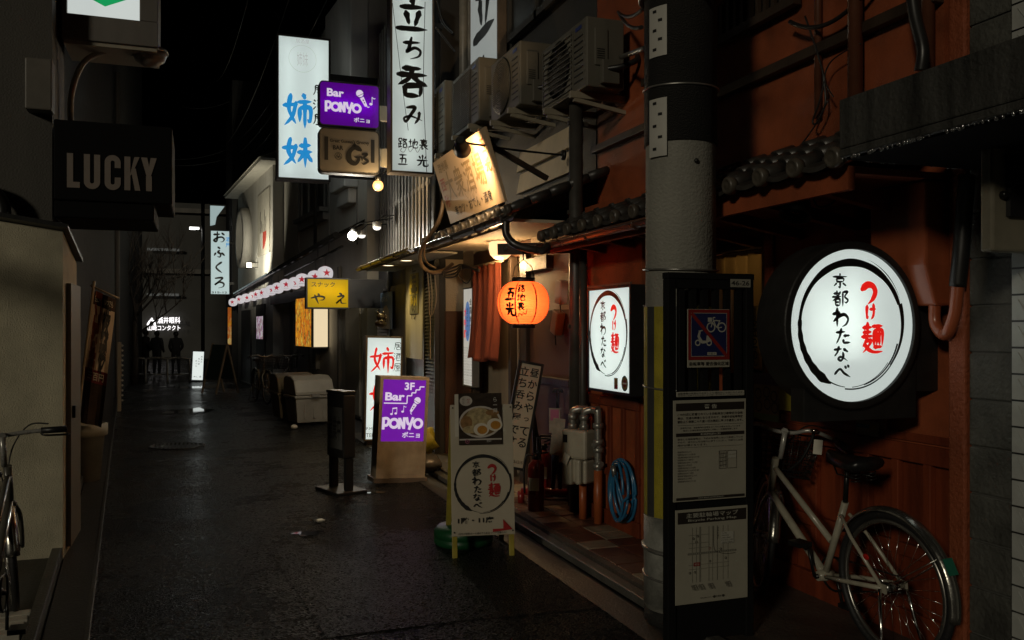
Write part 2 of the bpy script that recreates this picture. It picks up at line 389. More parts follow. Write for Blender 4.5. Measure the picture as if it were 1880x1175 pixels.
def lightbox(name, label, cat, x0, z0, x1, z1, y, dep, face, body, border=.025, rot=(0, 0, 0), group=None, origin=None, tubes=None, rnd=0., back=None):
    """lit sign box: housing with a lip, a set-in face panel; returns (root, Ink). Local x0..x1, z0..z1 around origin."""
    root = thing(name, label, cat, origin or (0, 0, 0), rot, group)
    h = MB(); b = border
    def outline(a0, c0, a1, c1, rr):
        if rr <= 0: return [(a0, c0), (a1, c0), (a1, c1), (a0, c1)]
        pts = []
        for cx_, cz_, s0 in ((a1 - rr, c0 + rr, -90), (a1 - rr, c1 - rr, 0), (a0 + rr, c1 - rr, 90), (a0 + rr, c0 + rr, 180)):
            pts += [(cx_ + rr * math.cos(R(s0 + 15 * i)), cz_ + rr * math.sin(R(s0 + 15 * i))) for i in range(7)]
        return pts
    oo = outline(x0, z0, x1, z1, rnd); ii = outline(x0 + b, z0 + b, x1 - b, z1 - b, max(0, rnd - b) if rnd else 0); k = len(oo)
    vs = [(p[0], y, p[1]) for p in oo] + [(p[0], y, p[1]) for p in ii] + [(p[0], y + dep, p[1]) for p in oo] + [(p[0], y + dep - .01, p[1]) for p in ii]
    fs = []
    for i in range(k):
        j = (i + 1) % k
        fs += [(i, j, k + j, k + i), (i, 2 * k + i, 2 * k + j, j), (k + i, k + j, 3 * k + j, 3 * k + i)]
    fs += [tuple(range(2 * k, 3 * k))[::-1], tuple(range(3 * k, 4 * k))]
    h.add(vs, fs); ho = h.build('housing', body, root)
    MB().add([(p[0], y + .008, p[1]) for p in ii] + [(p[0], y + .013, p[1]) for p in ii], [tuple(range(k)), tuple(range(2 * k - 1, k - 1, -1))] + [(i, k + i, k + (i + 1) % k, (i + 1) % k) for i in range(k)]).build('panel', face, root)
    if back:
        MB().add([(p[0], y + dep + .001, p[1]) for p in ii], [tuple(range(k))]).build('reverse_panel', back, root)
    if tubes:
        t = MB()
        for (a, bb) in tubes[0]: t.tube([(a[0], y + dep * .6, a[1]), (bb[0], y + dep * .6, bb[1])], .013, 8)
        t.build('fluorescent_tube', tubes[1], root)
    k_ = Ink(y + .005)
    return root, k_
# ------------------------------------------------------------------ common materials
def asphalt_mat(name, base, grain, wet):
    m, N, L, p = _nodes(name)
    tc = N.new('ShaderNodeTexCoord')
    v = N.new('ShaderNodeTexVoronoi'); v.inputs['Scale'].default_value = grain; L.new(tc.outputs['Object'], v.inputs['Vector'])
    n1 = N.new('ShaderNodeTexNoise'); n1.inputs['Scale'].default_value = 1.1; n1.inputs['Detail'].default_value = 7; n1.inputs['Roughness'].default_value = .65; L.new(tc.outputs['Object'], n1.inputs['Vector'])
    n2 = N.new('ShaderNodeTexNoise'); n2.inputs['Scale'].default_value = grain * .55; n2.inputs['Detail'].default_value = 3; L.new(tc.outputs['Object'], n2.inputs['Vector'])
    n3 = N.new('ShaderNodeTexNoise'); n3.inputs['Scale'].default_value = 14; n3.inputs['Detail'].default_value = 5; L.new(tc.outputs['Object'], n3.inputs['Vector'])
    sep = N.new('ShaderNodeSeparateColor'); L.new(v.outputs['Color'], sep.inputs[0])
    mx = N.new('ShaderNodeMix'); mx.data_type = 'RGBA'
    mx.inputs[6].default_value = (*[c * .45 for c in base], 1); mx.inputs[7].default_value = (*[c * 1.7 for c in base], 1)
    L.new(sep.outputs[0], mx.inputs[0])
    mx2 = N.new('ShaderNodeMix'); mx2.data_type = 'RGBA'; mx2.blend_type = 'MULTIPLY'; mx2.inputs[0].default_value = .7
    L.new(mx.outputs[2], mx2.inputs[6]); cr0 = N.new('ShaderNodeValToRGB'); cr0.color_ramp.elements[0].position = .35; cr0.color_ramp.elements[0].color = (.4, .4, .4, 1); cr0.color_ramp.elements[1].position = .7
    L.new(n1.outputs['Fac'], cr0.inputs[0]); L.new(cr0.outputs[0], mx2.inputs[7])
    L.new(mx2.outputs[2], p.inputs['Base Color'])
    cr = N.new('ShaderNodeValToRGB'); cr.color_ramp.elements[0].position = .40; cr.color_ramp.elements[1].position = .66
    cr.color_ramp.elements[0].color = (wet, wet, wet, 1); cr.color_ramp.elements[1].color = (.45, .45, .45, 1)
    L.new(n1.outputs['Fac'], cr.inputs[0])
    ad = N.new('ShaderNodeMath'); ad.operation = 'MULTIPLY_ADD'; ad.inputs[1].default_value = .3; L.new(n3.outputs['Fac'], ad.inputs[0])
    sb = N.new('ShaderNodeMath'); sb.operation = 'SUBTRACT'; sb.inputs[1].default_value = .15; L.new(cr.outputs[0], sb.inputs[0]); L.new(sb.outputs[0], ad.inputs[2])
    gl_ = N.new('ShaderNodeMapRange'); gl_.inputs['From Min'].default_value = .70; gl_.inputs['From Max'].default_value = .95; gl_.inputs['To Min'].default_value = 0.; gl_.inputs['To Max'].default_value = -.3
    L.new(sep.outputs[1], gl_.inputs['Value']); rg = N.new('ShaderNodeMath'); rg.operation = 'ADD'; rg.use_clamp = True
    L.new(ad.outputs[0], rg.inputs[0]); L.new(gl_.outputs[0], rg.inputs[1]); rmx = N.new('ShaderNodeMath'); rmx.operation = 'MAXIMUM'; rmx.inputs[1].default_value = .09
    L.new(rg.outputs[0], rmx.inputs[0]); L.new(rmx.outputs[0], p.inputs['Roughness'])
    hs = N.new('ShaderNodeMath'); hs.operation = 'ADD'; L.new(v.outputs['Distance'], hs.inputs[0]); L.new(n2.outputs['Fac'], hs.inputs[1])
    b = N.new('ShaderNodeBump'); b.inputs['Strength'].default_value = 1.0; b.inputs['Distance'].default_value = .05; L.new(hs.outputs[0], b.inputs['Height'])
    b2 = N.new('ShaderNodeBump'); b2.inputs['Strength'].default_value = .25; b2.inputs['Distance'].default_value = .03; L.new(n3.outputs['Fac'], b2.inputs['Height']); L.new(b.outputs[0], b2.inputs['Normal'])
    L.new(b2.outputs[0], p.inputs['Normal']); p.inputs['Specular IOR Level'].default_value = .2
    return m
ASPH = asphalt_mat('wet_asphalt', (.024, .024, .022), 72, .22)
ASPH2 = asphalt_mat('patched_asphalt', (.012, .012, .0115), 88, .3)
CONC = mat('kerb_concrete', (.11, .105, .09), .5, var=.5, vs=5, bump=.5, bs=60)
DARK = mat('dark_ground', (.03, .03, .03), .7)
BLK = mat('black_paint', (.014, .014, .013), .42, var=.3, bump=.1)
BLKM = mat('black_metal', (.02, .02, .019), .33, metal=.4, var=.3)
ORG = mat('orange_plaster', (.36, .082, .025), .68, var=.55, vs=2.6, bump=.35, bs=130)
ORGR = mat('orange_rough_plaster', (.30, .072, .024), .7, var=.35, vs=3, bump=.9, bs=55)
ORGW = mat('orange_woodwork', (.24, .046, .014), .5, var=.65, vs=6, streak=.15, bump=.25, bs=40)
BRN = mat('brown_plaster', (.12, .055, .03), .55, var=.3, vs=3, bump=.2)
CRM = mat('cream_plaster', (.56, .46, .33), .7, var=.2, vs=2.5, bump=.3, bs=90)
WHT = mat('white_plaster', (.62, .60, .55), .7, var=.3, vs=1.6, streak=.25, bump=.3, bs=70)
GRY = mat('grey_wall', (.24, .225, .2), .7, var=.4, vs=1.5, streak=.2, bump=.3, bs=60)
DGR = mat('dark_wall', (.05, .048, .045), .65, var=.4, vs=2, bump=.3)
TEND = mat('tile_end', (.105, .09, .07), .38, var=.4, vs=14, bump=.15, bs=60)
TILE = mat('roof_tile', (.05, .045, .04), .38, var=.5, vs=9, bump=.2, bs=40)
GUT = mat('gutter', (.05, .042, .036), .3, var=.4, vs=6)
WOODD = mat('dark_wood', (.05, .032, .02), .5, var=.5, vs=7, streak=.12, bump=.3, bs=40)
WOODL = mat('pale_wood', (.42, .33, .22), .55, var=.35, vs=6, streak=.12, bump=.2)
BEI = mat('beige_panel', (.40, .36, .28), .5, var=.25, vs=3, streak=.3)
STEEL = mat('galvanised_steel', (.42, .41, .38), .35, metal=.8, var=.35, vs=14)
CHR = mat('chrome', (.7, .69, .66), .14, metal=1., var=.12, vs=20)
GLS = mat('dark_glass', (.015, .015, .016), .08, var=.1)
INK = mat('black_ink', (.012, .012, .012), .5)
WINK = mat('white_ink', (.62, .6, .55), .5, var=.08)
PAPER = mat('paper', (.62, .58, .48), .6, var=.15, vs=10)
REDM = mat('red_enamel', (.26, .018, .013), .3, var=.35, vs=8, coat=.3)
CABL = mat('cable_rubber', (.018, .017, .016), .4)
CABB = mat('brown_conduit', (.16, .11, .065), .42, var=.4)

# ------------------------------------------------------------------ the ground
def sheet(name, pts, m, z, kind='structure', label=None, cat=None):
    o = MB().poly([(x, y, z) for x, y in pts]).build(name, m)
    return tag(o, label, cat, None, kind)
sheet('ground', [(-90, -30), (90, -30), (90, 150), (-90, 150)], DARK, -.03)
sheet('road', [(-.9, -8), (2.1, -8), (2.1, 13), (1.0, 30), (12, 32), (12, 48), (-16, 48), (-16, 32), (-2.4, 30), (-1.3, 15), (-.52, 4.2), (-.5, 2)], ASPH, 0.)
pa = [atZ(x, y) for x, y in ((492, 1010), (560, 1110), (600, 1172), (850, 1140), (1100, 1118), (980, 1030), (860, 960), (700, 985))]
sheet('road', [(p.x, p.y) for p in pa], ASPH2, .004)
# concrete gutter strip, dark open drain line and the paved shop front behind it
sheet('pavement', [(2.02, -8), (2.2, -8), (2.2, 12.5), (2.02, 12.5)], mat('gutter_concrete', (.045, .042, .037), .4, var=.5, vs=6, bump=.5), .005)
o = MB().box(2.27, 2.35, -8, 12.5, -.02, .03).build('kerb', CONC, bevel=.008); tag(o, kind='structure')
PAVE = mat('paving_dark', (.09, .075, .06), .42, var=.5, vs=3, bump=.6, bs=50)
o = MB().box(2.352, 5, -8, 4.3, -.02, .012).build('pavement', PAVE); tag(o, kind='structure')
o = MB().box(2.352, 5, 4.3, 12.5, -.02, .05).build('pavement', PAVE); tag(o, kind='structure')
# patchwork of brown and pale paving slabs in front of the noodle shop
SLA, SLB = mat('slab_pale', (.30, .25, .17), .5, var=.4, vs=7, bump=.4, bs=45), mat('slab_brown', (.11, .042, .022), .45, var=.4, vs=7, bump=.4, bs=45)
ma, mb_ = MB(), MB()
for i in range(2):
    for j in range(18):
        x0 = 2.40 + i * .23; y0 = 4.4 + j * .2
        (ma if (i + j * 2 + (j // 3)) % 3 == 0 else mb_).box(x0, x0 + .22, y0, y0 + .19, .045, .056 + random.random() * .003)
for q, m_ in ((ma, SLA), (mb_, SLB)):
    tag(q.build('paving', m_, bevel=.003), kind='structure')
# the old gutter along the other side
def strip(name, w0, w1, z, m):
    pts = [(-.5, 3.2), (-.46 - .02, 4.3), (-1.25, 15), (-2.3, 30)]
    o = MB().poly([(x - w0, y, z) for x, y in pts] + [(x - w1, y, z) for x, y in pts[::-1]]).build(name, m); tag(o, kind='structure')
strip('pavement', 0.02, .2, .006, mat('gutter_concrete', (.045, .042, .037), .4, var=.5, vs=6, bump=.5))
mk = MB()
for (x0, y0), (x1, y1) in (((-.5, 3.0), (-.48, 4.3)), ((-.48, 4.3), (-1.25, 15)), ((-1.25, 15), (-2.3, 30))):
    mk.beam((x0 - .24, y0, .03), (x1 - .24, y1, .03), .06, .1)
    mk.beam((x0 - .005, y0, .0), (x1 - .005, y1, .0), .03, .025)
tag(mk.build('kerb', mat('old_kerb', (.05, .047, .04), .4, var=.5, vs=6, bump=.5), bevel=.006), kind='structure')
sheet('pavement', [(-.8, 3.0), (-.76, 4.3), (-1.53, 15), (-2.6, 30), (-6, 30), (-6, 3)], mat('side_concrete', (.03, .028, .024), .5, var=.5, vs=4, bump=.5), .02)
# shallow puddles
WATER = mat('puddle_water', (.012, .012, .011), .03, var=.02)
WATER.node_tree.nodes['Principled BSDF'].inputs['Roughness'].default_value = .03
for l in list(WATER.node_tree.links):
    if l.to_socket.name == 'Roughness': WATER.node_tree.links.remove(l)
def puddle(px, py, a, b):
    c = atZ(px, py); pts = []
    for i in range(40):
        t = 2 * math.pi * i / 40; k = 1 + .22 * math.sin(3 * t + px) + .15 * math.sin(5 * t + py) + .08 * math.sin(9 * t)
        pts.append((c.x + a * k * math.cos(t), c.y + b * k * math.sin(t)))
    sheet('water', pts, WATER, .0065)
puddle(366, 754, .2, .5); puddle(317, 757, .18, .3); puddle(566, 980, .10, .07); puddle(584, 957, .05, .06); puddle(400, 710, .9, .7)
puddle(690, 905, .1, .05)
# manhole
c = atZ(325, 819)
mh = thing('manhole_cover', 'round iron manhole cover set in the wet asphalt', 'manhole cover', (c.x, c.y, .003))
MB().lathe([(.34, 0), (.34, .006), (.30, .006), (.30, .003), (.0001, .003)], 40).build('rim', mat('cast_iron', (.06, .058, .05), .3, metal=.7, var=.4, vs=20), mh)
g = MB()
for i in range(-5, 6):
    h = math.sqrt(max(0, .29 ** 2 - (i * .05) ** 2)); g.box(i * .05 - .012, i * .05 + .012, -h, h, .003, .0085)
g.build('cover_plate', MATS['cast_iron'], mh)

# ------------------------------------------------------------------ roofs of round-ended tiles
def tile_roof(root, xe, ze, xw, zw, y0, y1, sp=.25, m=None, r=.041):
    """pan and cover tiles running from the wall (xw,zw) down to the eave (xe,ze)"""
    b = MB(); sl_ = math.hypot(xw - xe, zw - ze); dx, dz = (xw - xe) / sl_, (zw - ze) / sl_
    n = int(round((y1 - y0) / sp)); sp = (y1 - y0) / n
    for i in range(n):     # pan tiles: shallow troughs stepped in courses
        yc = y0 + (i + .5) * sp; C = 5
        for k in range(C):
            t0, t1 = sl_ * k / C - .015, sl_ * (k + 1) / C
            vs = []
            for t in (t0, t1):
                lift = .028 if t == t0 else .008
                for j in range(7):
                    a = -1 + 2 * j / 6
                    vs.append((xe + dx * t - dz * lift * 0, yc + a * sp * .5, ze + dz * t + lift + .03 * a * a))
            b.add(vs, [(j, j + 1, 8 + j, 7 + j) for j in range(6)], None, 0, True)
            v0 = len(b.v) - 14
            b.add([tuple(b.v[v0 + j]) for j in range(7)] + [(b.v[v0 + j].x, b.v[v0 + j].y, b.v[v0 + j].z - .022) for j in range(7)], [(j, j + 1, 8 + j, 7 + j) for j in range(6)])
    for i in range(n + 1):
        y = y0 + i * sp; C = 5
        for k in range(C):
            t0, t1 = sl_ * k / C - (.03 if k == 0 else .01), sl_ * (k + 1) / C
            b.tube([(xe + dx * t0, y, ze + dz * t0 + .052), (xe + dx * t1, y, ze + dz * t1 + .046)], [r, r * .86], 12)
        # eave-end disc with a raised rim
        M = Matrix.Translation((xe - dx * .035, y, ze - dz * .035 + .052)) @ Vector((-1, 0, -.12)).to_track_quat('Z', 'Y').to_matrix().to_4x4()
        b.lathe([(r * 1.1, -.03), (r * 1.1, .004), (r * .98, .010), (r * .8, .014), (r * .72, .008), (r * .3, .012), (.0002, .013)], 18, M, 1)
    return b.build('roof_tiles', [m or TILE, TEND], root, True)

# ------------------------------------------------------------------ orange noodle shop (near, along the paved front)
ob = thing('noodle_shop', 'orange painted two storey noodle shop behind the concrete pole', 'building', (3.2, 4.5, 0))
XW = 3.22
wl = MB()
wl.box(XW, 3.5, 2.96, 4.42, .95, 2.45)                       # wall above the panelling
wl.box(XW, 3.5, 4.42, 5.32, 2.14, 2.45)                      # over the door
wl.box(2.86, 3.5, 5.32, 6.26, .05, 2.45)                     # bay with the lightbox and the meter
wl.box(3.08, 3.5, 2.96, 6.5, 2.452, 7.0)                     # upper floor
wl.build('wall', ORG, ob, True)
MB().box(3.10, 3.5, 2.868, 2.958, .0, 7.0).build('pilaster', ORGR, ob, True, bevel=.01)
MB().box(3.02, 3.079, 2.958, 6.5, 2.93, 2.985).build('belt_course', WOODD, ob, True, bevel=.004)
# panelled lower front: rails, stiles and sunk panels
pw = MB()
pw.box(XW + .03, 3.4, 2.96, 4.42, .0, .949)
for z0, z1 in ((.0, .14), (.40, .46), (.86, .949)): pw.box(XW - .01, XW + .0295, 2.96, 4.42, z0, z1)
for k in range(8):
    y = 2.97 + k * .2; pw.box(XW - .006, XW + .029, y, y + .045, .1405, .8595)
pw.build('panelling', ORGW, ob, True, bevel=.004)
pb = MB()
for z0, z1 in ((.05, .16), (.42, .47), (.93, 1.0)): pb.box(2.835, 2.859, 5.33, 6.25, z0, z1)
for k in range(5): pb.box(2.838, 2.859, 5.34 + k * .215, 5.39 + k * .215, .1605, .9295)
pb.build('panelling', ORGW, ob, True, bevel=.004)
# trims on the near bay
tr = MB()
tr.box(XW - .012, XW - .0005, 2.96, 4.42, .96, 1.0); tr.box(XW - .02, XW - .0005, 4.34, 4.42, 1.0, 2.2); tr.box(XW - .03, XW - .0005, 3.42, 3.47, 1.0, 2.2)
tr.box(XW - .015, XW - .0005, 2.96, 4.33, 2.12, 2.2)
tr.build('trim', ORGW, ob, True, bevel=.004)
# doorway
dr = MB(); dr.box(XW + .02, XW + .07, 4.42, 5.32, .05, .12); dr.box(XW + .02, XW + .08, 4.425, 4.5, .12, 2.139); dr.box(XW + .02, XW + .08, 5.24, 5.315, .12, 2.139)
dr.box(XW + .02, XW + .09, 4.5, 5.24, 2.0, 2.139)
dr.build('door_frame', WOODD, ob, True, bevel=.004)
MB().box(XW + .8, XW + .83, 4.3, 5.5, .05, 2.3).build('door', mat('door_glow_glass', (.2, .15, .09), .3, var=.3), ob, True)
# small framed window and louvred upper window
wd = MB()
for a, b_, c_, d_ in ((3.50, 3.53, 1.98, 2.24), (3.62, 3.65, 1.98, 2.24), (3.53, 3.62, 1.98, 2.005), (3.53, 3.62, 2.215, 2.24)): wd.box(XW - .025, XW - .001, a, b_, c_, d_)
wf = wd.build('window', ORGW, ob, True)
MB().box(XW - .012, XW - .002, 3.53, 3.62, 2.005, 2.215).build('pane', GLS, wf, True)
lv = MB(); lv.box(3.06, 3.079, 3.9, 5.62, 3.30, 4.3); lvo = lv.build('window', mat('black_void', (.006, .006, .006), .6), ob, True)
lv = MB()
for i in range(23): lv.box(3.02, 3.045, 3.94 + i * .073, 3.965 + i * .073, 3.30, 4.28)
lv.box(3.01, 3.059, 3.9, 5.62, 3.25, 3.299)
lv.build('louvre', WOODD, lvo, True)
# eave: tiles, orange fascia, soffit boards, gutter with brackets
EX, EZ = 2.52, 2.175
tile_roof(ob, EX, EZ, 3.079, 2.43, 2.97, 6.28, .25)
MB().box(EX + .05, EX + .085, 2.97, 6.28, 2.085, 2.185).box(EX + .086, XW - .001, 2.97, 6.28, 2.155, 2.185).build('fascia', ORG, ob, True)
rc = MB()
for y in [3.2 + .45 * i for i in range(7)]: rc.beam((XW - .001, y, 2.03), (EX + .1, y, 2.13), .05, .06)
build_each(rc, 'rafter_bracket', ORGW, ob, True)
def gutter(root, x, z, y0, y1, r=.045, m=None):
    b = MB(); n = 9
    for i in range(n):
        a0, a1 = math.pi * i / n, math.pi * (i + 1) / n
        b.add([(x + r * math.cos(a0), y0, z - r * math.sin(a0)), (x + r * math.cos(a1), y0, z - r * math.sin(a1)), (x + r * math.cos(a1), y1, z - r * math.sin(a1)), (x + r * math.cos(a0), y1, z - r * math.sin(a0))], [(0, 1, 2, 3)], None, 0, True)
    b.tube([(x - r, y0, z), (x - r, y1, z)], .008, 6); b.tube([(x + r, y0, z), (x + r, y1, z)], .006, 6)
    for i in range(int((y1 - y0) / .7) + 1):
        y = y0 + .05 + i * .7
        b.tube([(x - r * 1.1, y, z + .01), (x - r * .8, y, z - r * .8), (x, y, z - r * 1.15), (x + r, y, z - r * .7), (x + r + .03, y, z + .03)], .007, 5)
    return b.build('gutter', m or GUT, root, True)
gutter(ob, EX + .0, 2.15, 4.0, 6.33, .04, mat('brown_gutter', (.11, .05, .03), .3, var=.3))
# meter cupboard pipes and the sheet-metal duct beside the round sign are fixed to the wall
dk = MB()
y0, y1 = 2.965, 3.3
dk.add([(2.98, y0, 1.78), (XW - .001, y0, 1.78), (XW - .001, y1, 1.78), (2.98, y1, 1.78), (2.98, y0, 2.15), (XW - .001, y0, 2.15), (XW - .001, y1, 2.15), (2.98, y1, 2.15),
        (3.06, y0 + .02, 1.60), (XW - .001, y0 + .02, 1.60), (XW - .001, y0 + .16, 1.60), (3.06, y0 + .16, 1.60)],
       [(4, 5, 6, 7), (0, 1, 5, 4), (1, 2, 6, 5), (2, 3, 7, 6), (3, 0, 4, 7), (8, 9, 1, 0), (9, 10, 2, 1), (10, 11, 3, 2), (11, 8, 0, 3), (8, 11, 10, 9)])
dko = dk.build('duct', mat('orange_duct', (.36, .09, .035), .33, var=.25, vs=5, coat=.2), ob, True, bevel=.012)
pp = MB(); pp.tube(smooth_pts([Vector(p) for p in ((3.09, 3.02, 1.62), (3.09, 3.02, 1.53), (3.085, 2.98, 1.48), (3.07, 2.94, 1.475), (3.05, 2.90, 1.50), (3.05, 2.87, 1.58), (3.05, 2.855, 1.72))]), .026, 12)
pp.build('duct_pipe', MATS['orange_duct'], dko, True)
pq = MB(); pq.tube(smooth_pts([Vector(p) for p in ((3.05, 2.86, 1.68), (3.05, 2.84, 1.85), (3.06, 2.82, 2.15))]), .034, 10)
pq.build('pipe_insulation', CABL, dko, True)
# upper orange details: conduit and pipes going up
up = MB(); up.tube([(3.0, 3.42, 2.45), (3.0, 3.42, 5.2)], .035, 10); up.tube([(3.03, 3.0, 2.45), (3.03, 3.0, 6)], .028, 10); up.tube([(3.05, 3.75, 2.6), (3.05, 3.75, 4.3)], .02, 8)
build_each(up, 'wall_pipe', mat('brown_pipe', (.14, .05, .025), .4, var=.3), ob, True)
# thick drainpipe at the party wall
dp = MB(); dp.tube([(2.80, 6.30, .05), (2.80, 6.30, 3.45)], .055, 14); dp.tube([(2.78, 6.12, .05), (2.78, 6.12, 2.1)], .03, 10)
for z in (.7, 1.5, 2.4, 3.1): dp.box(2.73, 2.9, 6.285, 6.315, z, z + .03)
dp.build('drainpipe', mat('grimy_pipe', (.06, .055, .047), .45, var=.5, vs=5), ob, True)

# noren behind the notice frame
def noren(name, label, x, ya, yb, ztop, zbot, m, slits, group=None, sway=.03, slant=0., mark=None):
    root = thing(name, label, 'noren curtain', (x, (ya + yb) / 2, zbot), 0, group)
    cl = MB(); nx, nz = 72, 26; vs = []
    for j in range(nz + 1):
        t = j / nz; z = ztop + (zbot - ztop) * t
        for i in range(nx + 1):
            s_ = i / nx
            pull = slant * t * t
            y = ya + (yb - ya) * (s_ * (1 - .10 * t) + .05 * t)
            xx = x + sway * (math.sin(s_ * 34 + 1.5 * t) * (.55 + .3 * t) + .6 * math.sin(s_ * 13 + 2.2 * t) * (t + .2)) - pull
            vs.append((xx, y, z + .02 * math.sin(s_ * 9) * t))
    fs = []; cuts = [int(nx * (k + 1) / (slits + 1)) for k in range(slits)]
    for j in range(nz):
        for i in range(nx):
            if i in cuts and j > nz * .32: continue
            a = j * (nx + 1) + i; fs.append((a, a + 1, a + nx + 2, a + nx + 1))
    cl.add(vs, fs, None, 0, True)
    c_ = cl.build('cloth', m, root, True)
    sd = c_.modifiers.new('thick', 'SOLIDIFY'); sd.thickness = .004
    MB().tube([(x, ya - .06, ztop + .005), (x, yb + .06, ztop + .005)], .014, 8).build('rod', WOODL, root, True)
    return root
noren('door_curtain', 'cream cloth hanging in the noodle shop doorway behind the notice frame', XW + .12, 4.5, 5.24, 1.98, 1.22, panelmat('cream_cloth_lit', (.62, .47, .25), .0, 1.), 2)
lamp('doorway_lamp', 'POINT', (XW + .42, 4.87, 1.98), .6, (1, .78, .5), .06, ob)

# ------------------------------------------------------------------ lantern bar with the tiled roof
lb = thing('lantern_bar', 'low bar with cream and brown walls under a tiled roof', 'building', (2.9, 8.3, 0))
XB = 2.9
a = MB(); a.box(XB, 3.4, 6.52, 7.55, 1.66, 2.40); a.box(XB, 3.4, 9.35, 9.749, 1.70, 2.40); a.box(2.69, 3.4, 9.75, 10.2, 1.70, 2.30)
build_each(a, 'wall', CRM, lb, True)
MB().box(XB, 3.4, 7.551, 9.349, 2.2, 2.33).build('lintel', BRN, lb, True)
a = MB(); a.box(XB - .008, 3.4, 6.36, 7.55, .05, 1.659); a.box(XB - .008, 3.4, 9.35, 9.741, .05, 1.699); a.box(2.682, 3.4, 9.742, 10.2, .05, 1.699); build_each(a, 'dado', BRN, lb, True)
a = MB(); a.box(XB + .12, XB + .16, 7.75, 9.35, .05, 2.199); a.build('door', mat('door_panel', (.34, .27, .19), .5, var=.25, streak=.2), lb, True)
a = MB(); a.box(XB - .05, XB + .08, 7.551, 7.72, .05, 2.199); a.box(XB - .03, XB + .05, 9.25, 9.349, .05, 2.199); a.box(XB - .04, XB + .03, 8.0, 8.07, .05, 2.199)
a.box(XB - .07, XB + .06, 7.0, 7.55, 2.02, 2.14); a.box(XB - .08, XB - .009, 6.5, 7.5, 1.02, 1.08)
build_each(a, 'door_post', WOODD, lb, True, bevel=.005)
tile_roof(lb, 2.25, 2.37, 3.079, 2.72, 6.3, 8.95, .245)
a = MB(); a.box(2.27, XB - .001, 6.4, 9.0, 2.335, 2.36); a.box(2.25, 2.27, 6.4, 9.0, 2.29, 2.36); build_each(a, 'soffit', CRM, lb, True)
gutter(lb, 2.18, 2.345, 6.15, 9.0, .045)
MB().tube(smooth_pts([Vector(p) for p in ((2.18, 6.2, 2.31), (2.18, 6.18, 2.2), (2.24, 6.12, 2.12), (2.4, 6.05, 2.08), (2.48, 6.1, 2.12))]), .03, 10).build('downpipe', GUT, lb, True)
a = MB(); a.box(3.08, 3.5, 6.52, 10.2, 2.72, 7.0); a.build('storey_wall', DGR, lb, True)
# pale weatherboards over the roof, lit by the floodlight
a = MB()
for k in range(2): a.add([(3.03, 6.95, 2.86 + k * .22), (3.03, 8.3, 2.86 + k * .22), (3.07, 8.3, 3.06 + k * .22), (3.07, 6.95, 3.06 + k * .22), (3.079, 6.95, 2.86 + k * .22), (3.079, 8.3, 2.86 + k * .22)], [(0, 1, 2, 3), (0, 4, 5, 1), (0, 3, 4), (1, 5, 2)])
a.build('weatherboards', mat('pale_boards', (.55, .46, .32), .6, var=.25, vs=4, streak=.3), lb, True)
a = MB(); a.box(3.03, 3.079, 6.9, 8.5, 4.45, 6.2); upw = a.build('window', BLK, lb, True)
a = MB()
for y in (6.9, 7.68, 8.44): a.box(3.0, 3.029, y, y + .06, 4.45, 6.2)
a.box(3.0, 3.029, 6.96, 8.44, 4.45, 4.52); a.build('frame', DGR, upw, True)
MB().tube([(2.98, 9.98, 2.7), (2.98, 9.98, 6.8)], .06, 12).tube([(2.98, 9.72, 2.7), (2.98, 9.72, 6.8)], .035, 10).build('drainpipe', mat('pale_pipe', (.24, .23, .2), .45, var=.35), lb, True)

# ------------------------------------------------------------------ snack bar house with the lattice
XS = 2.62
sb = thing('snack_house', 'dark wooden snack bar house with a tall upstairs lattice', 'building', (2.9, 11.8, 0))
a = MB(); a.box(XS, 3.5, 9.77, 13.4, .0, 2.40); a.box(2.75, 3.5, 10.201, 13.4, 2.46, 7.2); a.build('wall', DGR, sb, True)
a = MB(); a.box(XS - .06, XS - .001, 10.36, 11.25, 1.12, 2.335); a.build('plaster_pier', WHT, sb, True)
a = MB(); a.box(XS - .05, XS - .001, 10.36, 11.25, .5, 1.119); a.build('notice_board', BLK, sb, True)
a = MB(); a.box(XS - .05, XS - .001, 10.36, 11.25, .06, .499); a.build('plinth', CRM, sb, True)
a = MB()
for k in range(52): a.add([(XS - .045, 9.81, .08 + k * .042), (XS - .045, 10.30, .08 + k * .042), (XS - .02, 10.30, .118 + k * .042), (XS - .02, 9.81, .118 + k * .042)], [(0, 1, 2, 3)])
a.box(XS - .055, XS - .001, 9.78, 9.805, .05, 2.30); a.box(XS - .055, XS - .001, 10.305, 10.355, .05, 2.30)
a.build('shutter', mat('shutter_metal', (.06, .056, .05), .4, metal=.4, var=.3), sb, True)
a = MB(); a.box(XS - .03, XS - .001, 11.36, 12.4, .06, 2.1); a.build('door', WOODD, sb, True)
a = MB(); a.box(XS - .05, XS - .001, 11.26, 11.355, .06, 2.33); a.box(XS - .05, XS - .001, 12.41, 12.5, .06, 2.33); build_each(a, 'door_post', GRY, sb, True, bevel=.004)
a = MB()
for k in range(40): a.add([(XS - .04, 12.55, .1 + k * .05), (XS - .04, 13.35, .1 + k * .05), (XS - .015, 13.35, .145 + k * .05), (XS - .015, 12.55, .145 + k * .05)], [(0, 1, 2, 3)])
a.build('shutter', MATS['shutter_metal'], sb, True)
